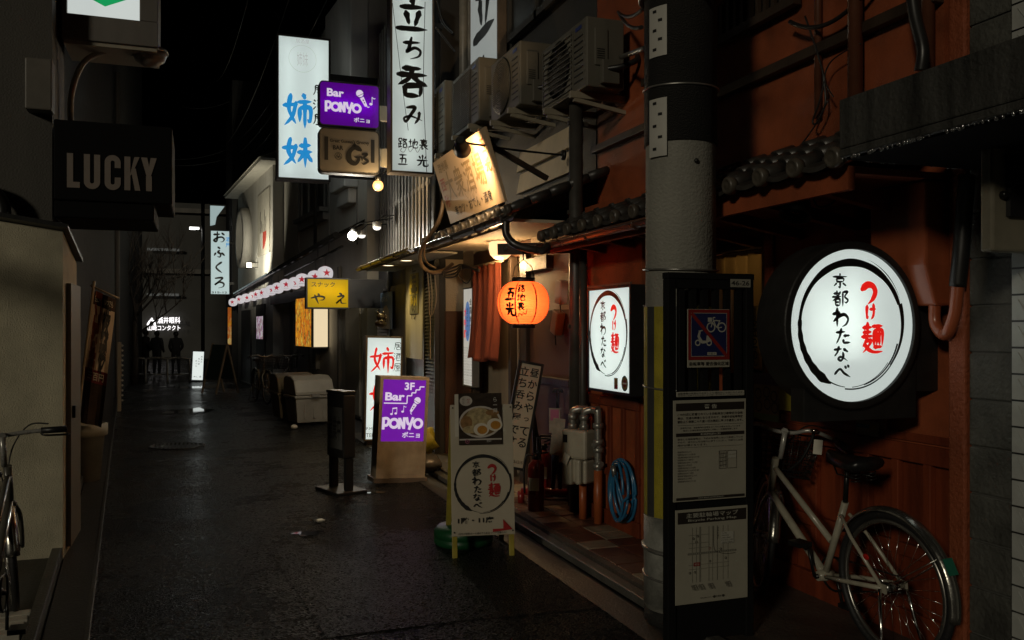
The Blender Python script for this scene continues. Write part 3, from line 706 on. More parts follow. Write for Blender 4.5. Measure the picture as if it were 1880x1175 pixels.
# upstairs lattice of vertical bars in front of a paler wall
a = MB(); a.box(2.70, 2.749, 10.25, 13.35, 2.62, 6.0); a.build('lattice_backing', BLK, sb, True)
a = MB()
for k in range(16): y = 10.25 + k * .195; a.box(2.600, 2.615, y, y + .07, 2.52, 6.0)
for z in (2.55, 3.25, 3.95, 4.7): a.box(2.616, 2.64, 10.22, 13.38, z, z + .05)
a.build('lattice', mat('lattice_grey', (.24, .23, .21), .4, var=.35, vs=5), sb, True)
a = MB(); a.add([(2.17, 9.05, 2.36), (2.17, 12.3, 2.36), (2.749, 12.3, 2.52), (2.749, 9.05, 2.52), (2.17, 9.05, 2.33), (2.17, 12.3, 2.33), (2.749, 12.3, 2.49), (2.749, 9.05, 2.49)], [(0, 1, 2, 3), (4, 7, 6, 5), (0, 4, 5, 1), (1, 5, 6, 2), (2, 6, 7, 3), (3, 7, 4, 0)])
a.build('roof', mat('metal_roof', (.09, .085, .075), .3, metal=.5, var=.4), sb, True)
a = MB(); a.box(2.2, XS - .001, 9.02, 12.2, 2.305, 2.325); build_each(a, 'soffit', mat('pale_soffit', (.5, .47, .38), .6, var=.15), sb, True)
gutter(sb, 2.13, 2.35, 9.08, 12.35, .045, mat('copper_gutter', (.2, .15, .06), .3, metal=.5, var=.5))
gl = []
for i, py in enumerate(((713, 487), (746, 478))):
    p = atZ(py[0], py[1], 2.30)
    d_ = thing('downlight', 'small recessed downlight in the snack bar soffit, ' + ('beside the plaster pier' if i else 'over the dark doorway'), 'downlight', (p.x, p.y, 2.30), 0, 'downlights in the snack bar soffit')
    MB().lathe([(.075, .0), (.085, -.008), (.085, .004)], 20).build('trim_ring', CRM, d_)
    MB().lathe([(.074, -.002), (.0002, -.002)], 20).build('lens', emat('downlight_lens', (1, .86, .55), 2.5), d_)
    lamp('downlight_lamp', 'SPOT', (p.x, p.y, 2.285), 30, (1, .72, .25), .03, d_, (p.x + .15, p.y - .05, 0), 110, .8)

# ------------------------------------------------------------------ white corner house (its front turns a little with the street)
G0, G1 = Vector((2.55, 14.0, 0)), Vector((1.86, 20.9, 0))
W0, W1 = Vector((1.62, 20.9, 0)), Vector((1.08, 26.6, 0))
def along(P, Q, d=0.):
    dv = (Q - P).normalized(); return Matrix.Translation(P) @ Matrix(((dv.x, dv.y, 0, 0), (dv.y, -dv.x, 0, 0), (0, 0, 1, 0), (0, 0, 0, 1)))
MG, MW = along(G0, G1), along(W0, W1)       # local: x along the street away from us, +y into the house
LG, LW = (G1 - G0).length, (W1 - W0).length
wh = thing('white_corner_house', 'pale two storey house with a long black awning and round window', 'building', (2.2, 18, 0))
a = MB(); a.box(0, LG, 0, 3, 0, 7.2, MG); a.build('wall', mat('house_grey', (.60, .57, .50), .65, var=.25, vs=1.2, streak=.2, bump=.2), wh, True)
a = MB(); a.box(0, LW, 0, 3, 0, 5.3, MW); a.build('gable_wall', WHT, wh, True)
a = MB(); a.box(-.5, LW + .2, -.35, .6, 5.3, 5.36, MW); a.add([(-.5, -.4, 5.361), (LW + .2, -.4, 5.361), (LW + .2, 2.5, 6.6), (-.5, 2.5, 6.6)], [(0, 1, 2, 3)], MW); a.build('roof', mat('pale_eave', (.5, .48, .42), .6, var=.2), wh, True)
a = MB()
for s_ in (.55, 2.5, 3.4, 5.2): a.box(s_, s_ + .025, -.02, -.001, 2.9, 7, MG)
a.box(2.6, 4.9, -.10, -.001, 3.55, 3.7, MG); a.box(2.55, 4.95, -.18, -.001, 3.701, 3.78, MG)
build_each(a, 'wall_moulding', GRY, wh, True)
a = MB(); a.box(2.7, 4.8, -.03, -.001, 3.781, 5.3, MG); wo = a.build('window', BLK, wh, True)
a = MB()
for s_ in (2.7, 3.38, 4.05, 4.73): a.box(s_, s_ + .07, -.06, -.031, 3.781, 5.3, MG)
a.build('frame', GRY, wo, True)
# upper ledge and bay seen beside the tall signs
a = MB(); a.box(-.1, 1.3, -.55, -.001, 5.0, 5.5, MG); a.box(-.1, 1.6, -.3, -.001, 5.501, 7.0, MG); a.box(.5, 1.5, -.25, -.001, 3.85, 4.6, MG); a.box(.6, 1.4, -.15, -.001, 3.6, 3.849, MG); build_each(a, 'bay', WHT, wh, True, .02)
MB().tube([MG @ Vector((1.7, -.45, 2.9)), MG @ Vector((1.7, -.45, 6.5))], .03, 8).build('drainpipe', BLKM, wh, True)
# round window with a deep ring
Mr = MW @ Matrix.Translation((3.9, -.0, 3.95)) @ Matrix.Rotation(R(90), 4, 'X')
a = MB(); a.lathe([(.62, 0), (.82, 0), (.82, .22), (.62, .22), (.62, 0)], 40, Mr); rwo = a.build('window', WHT, wh, True)
a = MB(); a.lathe([(.62, .03), (.0002, .03)], 40, Mr); a.build('pane', GLS, rwo, True)
a = MB(); a.box(3.86, 3.94, -.1, -.04, 3.35, 4.55, MW); a.build('sash', WOODL, rwo, True)
# painted board: a plain red and white bowl
a = MB(); a.box(.35, 2.1, -.02, -.001, 3.3, 4.85, MW); pbd = a.build('painted_board', mat('mural_board', (.5, .47, .4), .7, var=.2), wh, True)
k = MB()
cx_, cz_ = 1.25, 3.85
bowl = [(cx_ + .5 * math.cos(R(t)), cz_ + .42 * math.sin(R(t))) for t in range(180, 361, 15)]
k.prism(bowl, -.026, -.022, MW, 0); k.prism([(cx_ + .5 * math.cos(R(t)), cz_ + .42 * math.sin(R(t))) for t in range(180, 270, 15)] + [(cx_, cz_ - .42), (cx_, cz_)], -.03, -.027, MW, 1)
for q in range(5): k.box(cx_ - .42 + q * .2, cx_ - .39 + q * .2, -.027, -.022, cz_ + .02, cz_ + .35 + .2 * math.sin(q * 2), MW, 2)
k.build('painted_bowl', [mat('mural_white', (.62, .6, .55), .7), mat('mural_red', (.4, .05, .03), .7), mat('mural_line', (.06, .055, .05), .7)], pbd, True)
# the awning roof: folded metal sheet with gutter, above the row of paper lanterns
AW0, AW1 = Vector((2.12, 14.1, 0)), Vector((1.03, 26.4, 0))
MA = along(AW0, AW1); LA = (AW1 - AW0).length
za, zb = 3.02, 2.52
a = MB()
a.add([(0, 0, za), (LA, 0, zb), (LA, .55, zb + .3), (0, .55, za + .3), (0, 0, za - .04), (LA, 0, zb - .04), (LA, .55, zb + .25), (0, .55, za + .25)], [(0, 1, 2, 3), (4, 7, 6, 5), (0, 4, 5, 1), (1, 5, 6, 2), (2, 6, 7, 3), (3, 7, 4, 0)], MA)
for i in range(30):
    s_ = LA * i / 29; z = za + (zb - za) * i / 29
    a.tube([MA @ Vector((s_, .0, z + .012)), MA @ Vector((s_, .55, z + .312))], .016, 6)
a.build('awning', mat('awning_metal', (.035, .033, .03), .25, metal=.5, var=.4), wh, True)
a = MB(); a.tube([MA @ Vector((0, -.05, za - .02)), MA @ Vector((LA, -.05, zb - .02))], .05, 10); a.tube([MA @ Vector((0, .05, za - .2)), MA @ Vector((LA * .4, .05, za - .2 + (zb - za) * .4))], .02, 8)
a.build('awning_gutter', mat('shiny_black', (.03, .03, .028), .16, var=.3), wh, True)
a = MB(); a.box(.0, LA, .1, .14, 2.05, 2.25, MA); 
a.build('awning_valance', DGR, wh, True)
# shop front below: doors, pale panels
a = MB(); a.box(.35, 1.25, -.03, -.001, .05, 2.2, MG); a.build('door', BEI, wh, True, bevel=.01)
a = MB(); a.box(1.6, 1.7, -.06, -.001, 0, 2.6, MG); a.box(3.3, 3.6, -.08, -.001, .7, 2.4, MG); a.box(4.2, 5.4, -.02, -.001, .05, 2.1, MG); a.box(5.9, 6.0, -.05, -.001, 0, 2.5, MG); build_each(a, 'shop_front_panel', GRY, wh, True, bevel=.01)
a = MB(); a.box(1.0, 2.3, -.03, -.001, .05, 2.1, MW); a.box(3.2, 4.9, -.03, -.001, .05, 2.0, MW); build_each(a, 'dark_shop_front', DGR, wh, True)

# ------------------------------------------------------------------ what closes the street
fb = thing('end_building', 'tall grey building closing the far end of the alley', 'building', (-2, 46, 0))
a = MB(); a.box(-14, 9, 46, 52, 0, 7.7); a.build('wall', mat('far_wall', (.10, .098, .09), .7, var=.25, vs=.8, bump=.2), fb, True)
a = MB()
for z in (4.2, 7.2): a.box(-14, 9, 45.8, 45.999, z, z + .22)
build_each(a, 'ledge', GRY, fb, True)
for px, py, w_ in ((300, 458, 1.45), (299, 541, 1.45)):
    p = atY(px, py, 45.7)
    a = MB(); a.box(p.x - w_ / 2, p.x + w_ / 2, 45.7, 45.799, p.z - .06, p.z + .06); a.build('painted_ledge_light', emat('painted_ledge_glow', (.75, .78, .75), .06), fb, True)  # no lamps here: faint emission stands in for light caught by the ledges
# dark houses behind the white house, both sides of the crossing
a = MB(); a.box(.95, 6, 27.6, 34, 0, 9); o = a.build('dark_house', DGR); tag(o, 'unlit dark house just past the white house, carrying the tall white sign', 'building')
a = MB(); a.box(-9, -2.75, 31, 37, 0, 14); o = a.build('dark_house', mat('house_dark_brown', (.045, .04, .036), .7, var=.3)); tag(o, 'tall unlit house beside the bare street tree', 'building')

# ------------------------------------------------------------------ other side of the alley
lt = thing('corner_building', 'pale rendered building with a grey pillar above the beige shed', 'building', (-1.6, 9, 0))
a = MB(); a.box(-4, -1.46, 7.05, 7.6, 0, 11); a.build('wall', mat('pale_render', (.15, .14, .12), .7, var=.35, vs=1.4, streak=.15, bump=.3), lt, True)
a = MB(); a.box(-4, -1.36, 7.601, 16, 0, 11); a.build('dark_front', mat('near_black_front', (.02, .019, .018), .7, var=.4), lt, True)  # plain near-black wall colour
a = MB(); a.box(-1.459, -.99, 7.0, 7.6, 0, 11); a.build('pillar', mat('grey_pillar', (.09, .083, .07), .7, var=.35, vs=2, streak=.2, bump=.4), lt, True)
a = MB(); a.box(-1.14, -.97, 6.85, 6.999, 3.03, 3.39); a.build('cable_box', mat('duct_box', (.16, .145, .12), .5, var=.2), lt, True, bevel=.01)
a = MB()
for k in range(14): a.add([(-1.95, 7.03, 2.1 + k * .1), (-1.62, 7.03, 2.1 + k * .1), (-1.62, 6.98, 2.06 + k * .1), (-1.95, 6.98, 2.06 + k * .1)], [(0, 1, 2, 3)])
a.build('vent_louvre', DGR, lt, True)
a = MB(); a.tube([(-1.42, 6.96, 3.96), (-1.02, 6.96, 5.6)], .02, 6); a.tube([(-1.48, 6.96, 3.96), (-1.48, 6.96, 7)], .03, 8); a.tube([(-1.52, 6.97, 4.0), (-1.75, 6.97, 5.2)], .01, 6); build_each(a, 'conduit', CABB, lt, True)
a = MB(); a.tube(smooth_pts([Vector(p) for p in ((-1.5, 6.9, 2.5), (-1.35, 6.88, 2.45), (-1.28, 6.88, 2.35), (-1.28, 6.88, 2.2))]), .05, 10); a.build('black_duct', BLK, lt, True)
l2 = thing('row_house', 'black fronted row house behind the dark overhanging sign', 'building', (-2, 20, 0))
a = MB(); a.box(-7, -1.75, 16.01, 31, 0, 12); a.build('wall', mat('dark_row_wall', (.04, .038, .035), .7, var=.4), l2, True)  # plain dark wall colour, mottled at random
a = MB(); a.box(-1.749, -1.70, 17, 17.5, 0, 3.2); a.box(-1.749, -1.7, 19, 19.3, 0, 5); build_each(a, 'red_post', mat('dark_red', (.12, .01, .01), .5), l2, True)
a = MB()
for y in (18, 18.4, 20.5): a.tube([(-1.65, y, 0), (-1.65, y, 7)], .05, 8)
a.build('drainpipe', GRY, l2, True)
# beige shed with sloping top
sh = thing('meter_shed', 'beige rendered shed with sloping black metal top', 'shed', (-1.2, 6.3, 0))
zt = 2.13
a = MB(); a.add([(-2.3, 6.30, 0), (-.83, 6.30, 0), (-.83, 6.98, 0), (-2.3, 6.98, 0), (-2.3, 6.30, zt + .21), (-.83, 6.30, zt), (-.83, 6.98, zt - .16), (-2.3, 6.98, zt + .05)], [(0, 1, 5, 4), (1, 2, 6, 5), (2, 3, 7, 6), (3, 0, 4, 7), (4, 5, 6, 7), (0, 3, 2, 1)])
a.build('wall', mat('beige_render', (.64, .58, .41), .75, var=.42, vs=2.2, bump=.8, bs=110), sh, True)
a = MB(); a.add([(-2.35, 6.22, zt + .25), (-.79, 6.22, zt + .012), (-.79, 6.995, zt - .15), (-2.35, 6.995, zt + .08), (-2.35, 6.22, zt + .28), (-.79, 6.22, zt + .04), (-.79, 6.995, zt - .12), (-2.35, 6.995, zt + .11)], [(0, 1, 2, 3), (4, 5, 6, 7), (0, 1, 5, 4), (1, 2, 6, 5), (2, 3, 7, 6), (3, 0, 4, 7)])
a.build('roof', BLK, sh, True)
a = MB(); a.box(-.829, -.80, 6.45, 6.95, .05, 1.8); sd_ = a.build('door', mat('shed_door', (.2, .18, .14), .5, var=.3), sh, True)
a = MB(); a.box(-.799, -.78, 6.5, 6.56, .9, .98); a.build('handle', BLKM, sd_, True)
# block wall, tiled wall and the concrete canopy at the near right
bw = thing('block_wall', 'grimy concrete block wall beside the orange shop', 'wall', (3.3, 2.6, 0))
a = MB()
for k in range(20): a.box(3.12, 3.4, 2.61, 2.865, .0 + k * .2, .193 + k * .2)
a.build('blocks', mat('mossy_block', (.10, .10, .085), .75, var=.65, vs=4, bump=.9, bs=45), bw, True, bevel=.006)
MB().box(3.13, 3.39, 2.62, 2.86, .0, 4.0).build('mortar', mat('mortar', (.1, .1, .09), .8), bw, True)
MB().box(3.13, 3.5, 2.615, 2.86, 4.06, 7).build('render_coat', GRY, bw, True)
tw = thing('tiled_wall', 'white square tiled wall with dark joints at the frame edge', 'wall', (3.2, 2, 0))
MB().box(3.06, 3.4, .6, 2.605, .0, 6).build('grout', BLK, tw, True)
a = MB(); S_ = .105
for i in range(17):
    for j in range(44):
        y = 2.60 - (i + 1) * S_; z = .06 + j * S_; q = (y, z); r_ = .008
        a.box(3.052, 3.0605, y + .005, y + S_ - .003, z + .003, z + S_ - .005)
        # pressed diagonal relief on each tile
        for (u0, v0, u1, v1) in ((.3, .2, .7, .8),):
            a.beam((3.0515, y + S_ * u0, z + S_ * v0), (3.0515, y + S_ * u1, z + S_ * v1), .006, .003)
a.build('tiles', mat('glazed_tile', (.44, .45, .42), .22, var=.2, vs=12), tw, True)
cn = thing('concrete_canopy', 'rain streaked concrete canopy jutting from the block wall', 'canopy', (2.8, 2, 2.2))
a = MB(); a.box(2.36, 3.05, -.5, 2.78, 2.168, 2.20); a.box(2.36, 2.44, -.5, 2.78, 2.2005, 2.395); a.box(2.4405, 3.05, -.5, 2.78, 2.35, 2.394)
a.build('slab', mat('streaked_concrete', (.065, .064, .057), .6, var=.75, vs=14, streak=.12, bump=.7, bs=60), cn, True, bevel=.006)
MB().box(2.385, 3.04, -.5, 2.765, 2.16, 2.1675).build('soffit', mat('canopy_painted_shade', (.005, .005, .005), .8, spec=.05), cn, True)  # added black plate: shade under the canopy put into the colour
a = MB()
for i in range(220):
    y = -.4 + 3.17 * random.random(); r_ = .003 + .004 * random.random(); a.sphere((2.362 + .012 * random.random(), y, 2.164), (r_, r_, r_ * 1.5), None, 0, 6)
for i in range(24):
    r_ = .002 + .002 * random.random(); a.sphere((2.38 + .6 * random.random(), 2.778, 2.164), (r_, r_, r_ * 1.4), None, 0, 6)
a.build('water_drops', mat('drop_water', (.5, .5, .5), .03, metal=.9, var=.05), cn, True)

# awning added out of view, placed to shade the top of the shed
aw = thing('added_shade_awning', 'added dark awning out of view, placed to shade the beige shed', 'awning', (-2.9, 4.4, 2.5))
MB().add([(-3.6, 3.6, 2.75), (-2.35, 3.6, 2.42), (-2.35, 5.0, 2.42), (-3.6, 5.0, 2.75), (-3.6, 3.6, 2.73), (-2.35, 3.6, 2.40), (-2.35, 5.0, 2.40), (-3.6, 5.0, 2.73)], [(0, 1, 2, 3), (4, 7, 6, 5), (0, 4, 5, 1), (1, 5, 6, 2), (2, 6, 7, 3), (3, 7, 4, 0)]).build('cloth', mat('awning_cloth', (.05, .045, .04), .8), aw, True)
MB().tube([(-3.55, 3.65, 0), (-3.55, 3.65, 2.72)], .03, 8).tube([(-3.55, 4.95, 0), (-3.55, 4.95, 2.72)], .03, 8).build('post', BLKM, aw, True)
# ================================================================== signs
def rectY(px0, py0, px1, py1, Y):
    m, n = (px0 + px1) / 2, (py0 + py1) / 2
    a, b = atY(px0, n, Y).x, atY(px1, n, Y).x
    return (a + b) / 2, abs(b - a), atY(m, py1, Y).z, atY(m, py0, Y).z
WL = lambda s=.8: emat('lit_white_%d' % round(s * 100), (.89, .96, .92), s, .05, 2.5)
LRED = emat('backlit_red', (.85, .012, .008), .8)
LBLUE = emat('backlit_blue', (.015, .26, .62), .85)
LBLK = mat('vinyl_black', (.008, .008, .008), .45)
FRM = mat('sign_frame_brown', (.14, .11, .085), .45, var=.3)
HOUS = mat('sign_housing_black', (.016, .015, .014), .5, var=.4, vs=12, bump=.2, bs=90)
TUBE = emat('tube_glow', (1, 1, 1), 5)

# round noodle sign
xc, wd_, zb_, zt_ = rectY(1450, 457, 1683, 738, 3.08)
zc = (zb_ + zt_) / 2; rr = (zt_ - zb_) / 2
WPAN = panelmat('white_panel_led', (.89, .96, .92), .34, .8); WTUBE = emat('tube_glow_white', (1, 1, .98), 5.2)
rs = thing('round_sign', 'big round backlit noodle shop sign in a black drum on the orange wall', 'sign', (xc, 3.08, zc))
Mf = Matrix.Rotation(R(90), 4, 'X')      # lathe axis -> -y
D = .20; ro = rr + .035
a = MB(); a.lathe([(rr, -.03), (rr, 0.), (ro - .006, 0.), (ro, -.008), (ro, -D), (.001, -D)], 72, Mf, caps=(False, True))
a.box(-rr * .74, ro, .03, .12, -rr - .085, -rr * .45)
a.box(rr * .5, XW - xc + .03, .05, D - .02, -rr * .9, rr * .55)
a.build('housing', HOUS, rs, bevel=.003)
a = MB(); a.lathe([(.0005, -.012), (rr - .004, -.012), (rr + .001, -.02), (.0005, -.025)], 72, Mf); a.build('panel', WPAN, rs)
a = MB()
for x_ in (-.2, 0, .2): a.tube([(x_, .12, -.26 + abs(x_) * .3), (x_, .12, .26 - abs(x_) * .3)], .013, 8)
a.build('fluorescent_tube', WTUBE, rs)
MB().lathe([(rr * .97, -.17), (.0005, -.165)], 40, Mf).build('reflector', mat('reflector_white', (.7, .7, .68), .6), rs)
k = Ink(.008); noodle_logo(k, LRED, LBLK, -.01, -.0, rr * .825); k.done(rs)

# square noodle lightbox on the bay wall, face towards the alley
yb0, yb1 = 5.10, 5.77
zb0, zb1 = 1.055, 1.79
root, k = lightbox('wall_sign', 'upright rectangular backlit noodle sign with stickers, beside the concrete pole', 'sign', -.335, zb0, .335, zb1, 0, .205, WPAN, HOUS, .018, (0, 0, R(-90)), origin=(2.655, (yb0 + yb1) / 2, 0), tubes=([((x_, zb0 + .06), (x_, zb1 - .06)) for x_ in (-.2, 0, .2)], WTUBE))
k2 = Ink(.003); noodle_logo(k2, LRED, LBLK, -.01, 1.46, .285)
gold, teal = mat('sticker_gold', (.3, .2, .06), .5), mat('sticker_teal', (.08, .14, .16), .5)
k2.disc(teal, .255, 1.135, .048, .052); k2.disc(gold, .255, 1.135, .038, .042); k2.disc(REDM, .255, 1.135, .022, .026); k2.rect(WINK, .225, 1.13, .285, 1.14)
k2.rect(gold, .10, 1.09, .155, 1.165); k2.rect(REDM, .105, 1.092, .15, 1.118)
k2.done(root)
MB().box(-.335, .335, -.001, .01, zb1 + .001, zb1 + .016).build('cap_strip', FRM, root)
a = MB(); a.lathe([(.012, 0), (.010, .008), (.0005, .010)], 12, Matrix.Translation((.336, .1, 1.65)) @ Matrix.Rotation(R(90), 4, 'Y')); a.build('rosette', CHR, root)

# tall vertical sign 立ち呑み
def tall_sign(label, x0, x1, z0, z1, y, rot, origin, s=.62, marks=True):
    root, k = lightbox('tall_sign', label, 'sign', x0, z0, x1, z1, 0, .18, WL(s), FRM, .02, (0, 0, rot), origin=origin, group=None)
    return root, k
xc, ww, zb_, zt_ = rectY(717, 0, 797, 318, 9.9)
zt_ += .13
root, k = lightbox('tall_sign', 'tall white lit sign with big black brush writing, hung beside the lattice', 'sign', -ww / 2, zb_, ww / 2, zt_, 0, .2, panelmat('white_panel_dim', (.86, .93, .89), .22, .75), FRM, .022, origin=(xc, 9.9, 0), back=WL(.45), tubes=([((x_, zb_ + .08 + .7 * j_), (x_, zb_ + .66 + .7 * j_)) for x_ in (-.02,) for j_ in range(3)], emat('tube_glow_mid', (1, 1, .98), 6.5)))
H_ = 1.98; q = lambda py: atY(757, py, 9.9).z
for ch, y0, y1, w_ in (('立', 76, -4, .36), ('ち', 111, 52, .26), ('呑', 182, 122, .36), ('み', 227, 187, .28)):
    pass
k.brush(LBLK, '立', -.19, q(62), .19, q(-2), .155); k.brush(LBLK, 'ち', -.13, q(110), .13, q(68), .15)
k.brush(LBLK, '呑', -.195, q(180), .19, q(120), .15); k.brush(LBLK, 'み', -.11, q(229), .13, q(192), .15)
for i, ch in enumerate('路地裏'): k.brush(LBLK, ch, -.17 + i * .125, q(273), -.06 + i * .125, q(254), .13)
k.brush(LBLK, '五', -.17, q(305), -.05, q(283), .14); k.brush(LBLK, '光', .05, q(305), .19, q(283), .14)
k.stroke(mat('faded_ink', (.3, .28, .28), .5), [(-.12, q(272)), (-.14, q(278)), (-.1, q(280)), (-.06, q(270)), (-.03, q(279)), (.02, q(271)), (.06, q(279)), (.1, q(268))], .006, False)
k.stroke(LBLK, [(-.235, q(10)), (-.12, q(160)), (-.05, q(240))], .006, False); k.stroke(LBLK, [(.15, q(0)), (.13, q(150)), (.15, q(240)), (.17, q(318))], .007, False)
k.done(root)
build_each(MB().box(ww / 2 + .001, 2.72 - xc, .06, .14, zb_ + .25, zb_ + .31).box(ww / 2 + .001, 2.72 - xc, .06, .14, zt_ - .4, zt_ - .34), 'bracket', BLKM, root)
# its twin flat on the upper wall
yy0, yy1 = 8.55, 9.62
zl = 4.12
root, k = lightbox('tall_sign', 'white sign with a black brush character flat on the upper wall above the air conditioners', 'sign', -.5, zl, .5, zl + 2.3, 0, .10, WL(.22), FRM, .02, (0, 0, R(-90)), origin=(2.93, 9.1, 0))
k.brush(LBLK, '立', -.36, zl + .52, .40, zl + 1.3, .16); k.brush(LBLK, 'ち', -.3, zl - .3, .36, zl + .36, .15); k.done(root)

# blue lettered 姉妹 sign
xc, ww, zb_, zt_ = rectY(508, 66, 607, 331, 13.3)
root, k = lightbox('tall_sign', 'tall white lit sign with two blue brush characters, hung behind the purple bar sign', 'sign', -ww / 2, zb_, ww / 2, zt_, 0, .24, panelmat('white_panel_two_tubes', (.86, .95, .92), .30, .8), HOUS, .03, origin=(xc, 13.3, 0),
    back=WL(1.1), tubes=([((-.22, zb_ + .08), (-.22, zt_ - .1)), ((.22, zb_ + .08), (.22, zt_ - .1))], emat('tube_glow_soft', (1, 1, 1), 8)))
q = lambda py: atY(557, py, 13.3).z
k.brush(LBLUE, '姉', -.30, q(236), .12, q(172), .135); k.brush(LBLUE, '妹', -.31, q(308), .13, q(253), .135)
for i, ch in enumerate('居酒屋'): k.brush(LBLK, ch, .13, q(174 + i * 27), .33, q(152 + i * 27), .1)
fd = emat('faded_print', (.62, .66, .64), .75); k.arc(fd, -.02, q(108), .2, .006, 0, 360); k.text(fd, '姉妹', -.10, q(122), .06, q(96), .0); k.text(fd, '居酒屋', -.12, q(80), .08, q(72))
k.done(root)
build_each(MB().box(ww / 2 + .001, 2.6 - xc, .08, .16, q(140), q(128)).box(ww / 2 + .001, 2.6 - xc, .08, .16, q(320), q(308)), 'bracket', BLK, root)

# purple bar sign and the beige one below it
xc, ww, zb_, zt_ = rectY(586, 152, 697, 233, 10.5)
PUR = (.145, .005, .30)
LIL = emat('backlit_lilac', (.86, .74, .95), .72)
def mic(k, c, bgc, x, z, s, ang):
    ca, sa = math.cos(R(ang)), math.sin(R(ang))
    T = lambda u, v: (x + s * (u * ca - v * sa), z + s * (u * sa + v * ca))
    k.disc(c, x, z, .30 * s)
    k.poly(c, [T(-.17, -.36), T(.17, -.36), T(.11, -1.15), T(-.11, -1.15)])
    k.poly(bgc, [T(-.34, -.10), T(.34, -.10), T(.34, -.14), T(-.34, -.14)])
    k.poly(bgc, [T(-.04, -.55), T(.05, -.55), T(.05, -.68), T(-.04, -.68)]); k.poly(bgc, [T(-.04, -.78), T(.05, -.78), T(.05, -.88), T(-.04, -.88)])
    k.stroke(c, [T(0, -1.1), T(.1, -1.28), T(.22, -1.3)], .07 * s, False)
def note(k, c, x, z, s, two=False):
    k.disc(c, x, z, .22 * s, .16 * s); k.rect(c, x + .12 * s, z, x + .2 * s, z + .95 * s)
    if two:
        k.disc(c, x + .7 * s, z + .1 * s, .22 * s, .16 * s); k.rect(c, x + .82 * s, z + .1 * s, x + .9 * s, z + 1.05 * s); k.poly(c, [(x + .12 * s, z + .8 * s), (x + .9 * s, z + .9 * s), (x + .9 * s, z + 1.1 * s), (x + .12 * s, z + 1.0 * s)])
    else: k.stroke(c, [(x + .16 * s, z + .93 * s), (x + .4 * s, z + .75 * s), (x + .6 * s, z + .8 * s)], .1 * s, False)
def loopy(k, c, x0, z0, x1, z1, wd):
    """P O N Y O drawn as round fat letters"""
    W, H = (x1 - x0), (z1 - z0); u = W / 5.1
    X = lambda i, t: x0 + (i + t) * u
    S = lambda pts: k.stroke(c, pts, wd, False, 6)
    S([(X(0, .12), z0), (X(0, .12), z1 - .02 * H)]); S([(X(0, .12), z1 - wd / 2), (X(0, .6), z1 - wd / 2), (X(0, .82), z0 + .68 * H), (X(0, .6), z0 + .36 * H), (X(0, .12), z0 + .34 * H)])
    for i in (1, 4.15): k.arc(c, X(i, .5), (z0 + z1) / 2, (H - wd) / 2 * .86, wd, 0, 360, 30)
    S([(X(2, .2), z0 + .05 * H), (X(2, .2), z1 - .05 * H)]); S([(X(2, .2), z1 - .08 * H), (X(2, .8), z0 + .1 * H)]); S([(X(2, .8), z0 + .05 * H), (X(2, .82), z1)])
    S([(X(3, .12), z1), (X(3, .32), z0 + .5 * H), (X(3, .62), z0 + .45 * H)]); S([(X(3, 1.0), z1), (X(3, .7), z0 + .45 * H), (X(3, .5), z0 - .02 * H)])
root, k = lightbox('bar_sign', 'purple lit bar sign with a microphone, hung above the beige bar sign', 'sign', -ww / 2, zb_, ww / 2, zt_, 0, .16, panelmat('purple_panel', PUR, .34, 1.5), HOUS, .012, origin=(xc, 10.5, 0), rnd=.05, back=emat('back_purple', PUR, .8),
    tubes=([((-.3, (zb_ + zt_) / 2 - .0), (.3, (zb_ + zt_) / 2 - .0))], emat('tube_glow_purple', (1, .95, 1), 14)))
h = zt_ - zb_; PB = mat('purple_ink', (.06, .004, .16), .5)
k.text(LIL, 'Bar', -.27, zb_ + h * .66, -.07, zb_ + h * .84, .035)
loopy(k, LIL, -.29, zb_ + h * .31, .12, zb_ + h * .56, .03)
k.text(LIL, 'ポニョ', .05, zb_ + h * .12, .24, zb_ + h * .23, .02)
mic(k, LIL, PB, .12, zb_ + h * .78, .145, 28); note(k, LIL, .255, zb_ + h * .56, .09)
k.done(root)
MB().box(ww / 2 + .001, 2.57 - xc, .05, .11, zb_ + .12, zb_ + .30).build('bracket', BEI, root)
xc2, ww2, zb2, zt2 = rectY(586, 237, 697, 319, 10.5)
root, k = lightbox('bar_sign', 'unlit beige bar sign with dark lettering, hung under the purple sign', 'sign', -ww2 / 2, zb2, ww2 / 2, zt2, 0, .16, mat('cream_acrylic', (.20, .18, .15), .4, var=.12), HOUS, .012, origin=(xc2, 10.5, 0), rnd=.06)
h = zt2 - zb2
k.rect(LBLK, -.30, zb2 + .28 * h, -.255, zb2 + .80 * h); k.rect(LBLK, .255, zb2 + .28 * h, .30, zb2 + .80 * h)
k.text(LBLK, "Great Gussan's Groovy", -.235, zb2 + .66 * h, .235, zb2 + .76 * h, .03); k.text(LBLK, 'BAR', -.20, zb2 + .52 * h, -.075, zb2 + .62 * h, .035)
k.arc(LBLK, -.135, zb2 + .38 * h, .042, .006, 0, 360, 24); k.arc(LBLK, -.135, zb2 + .40 * h, .018, .006, 0, 360, 14); k.arc(LBLK, -.15, zb2 + .36 * h, .014, .006, 0, 360, 14); k.arc(LBLK, -.12, zb2 + .36 * h, .014, .006, 0, 360, 14)
k.stroke(LBLK, [(.13, zb2 + .55 * h), (.06, zb2 + .60 * h), (-.005, zb2 + .48 * h), (.0, zb2 + .3 * h), (.07, zb2 + .24 * h), (.11, zb2 + .36 * h), (.05, zb2 + .39 * h)], .055); k.stroke(LBLK, [(.02, zb2 + .56 * h), (.06, zb2 + .66 * h), (.07, zb2 + .56 * h)], .03)
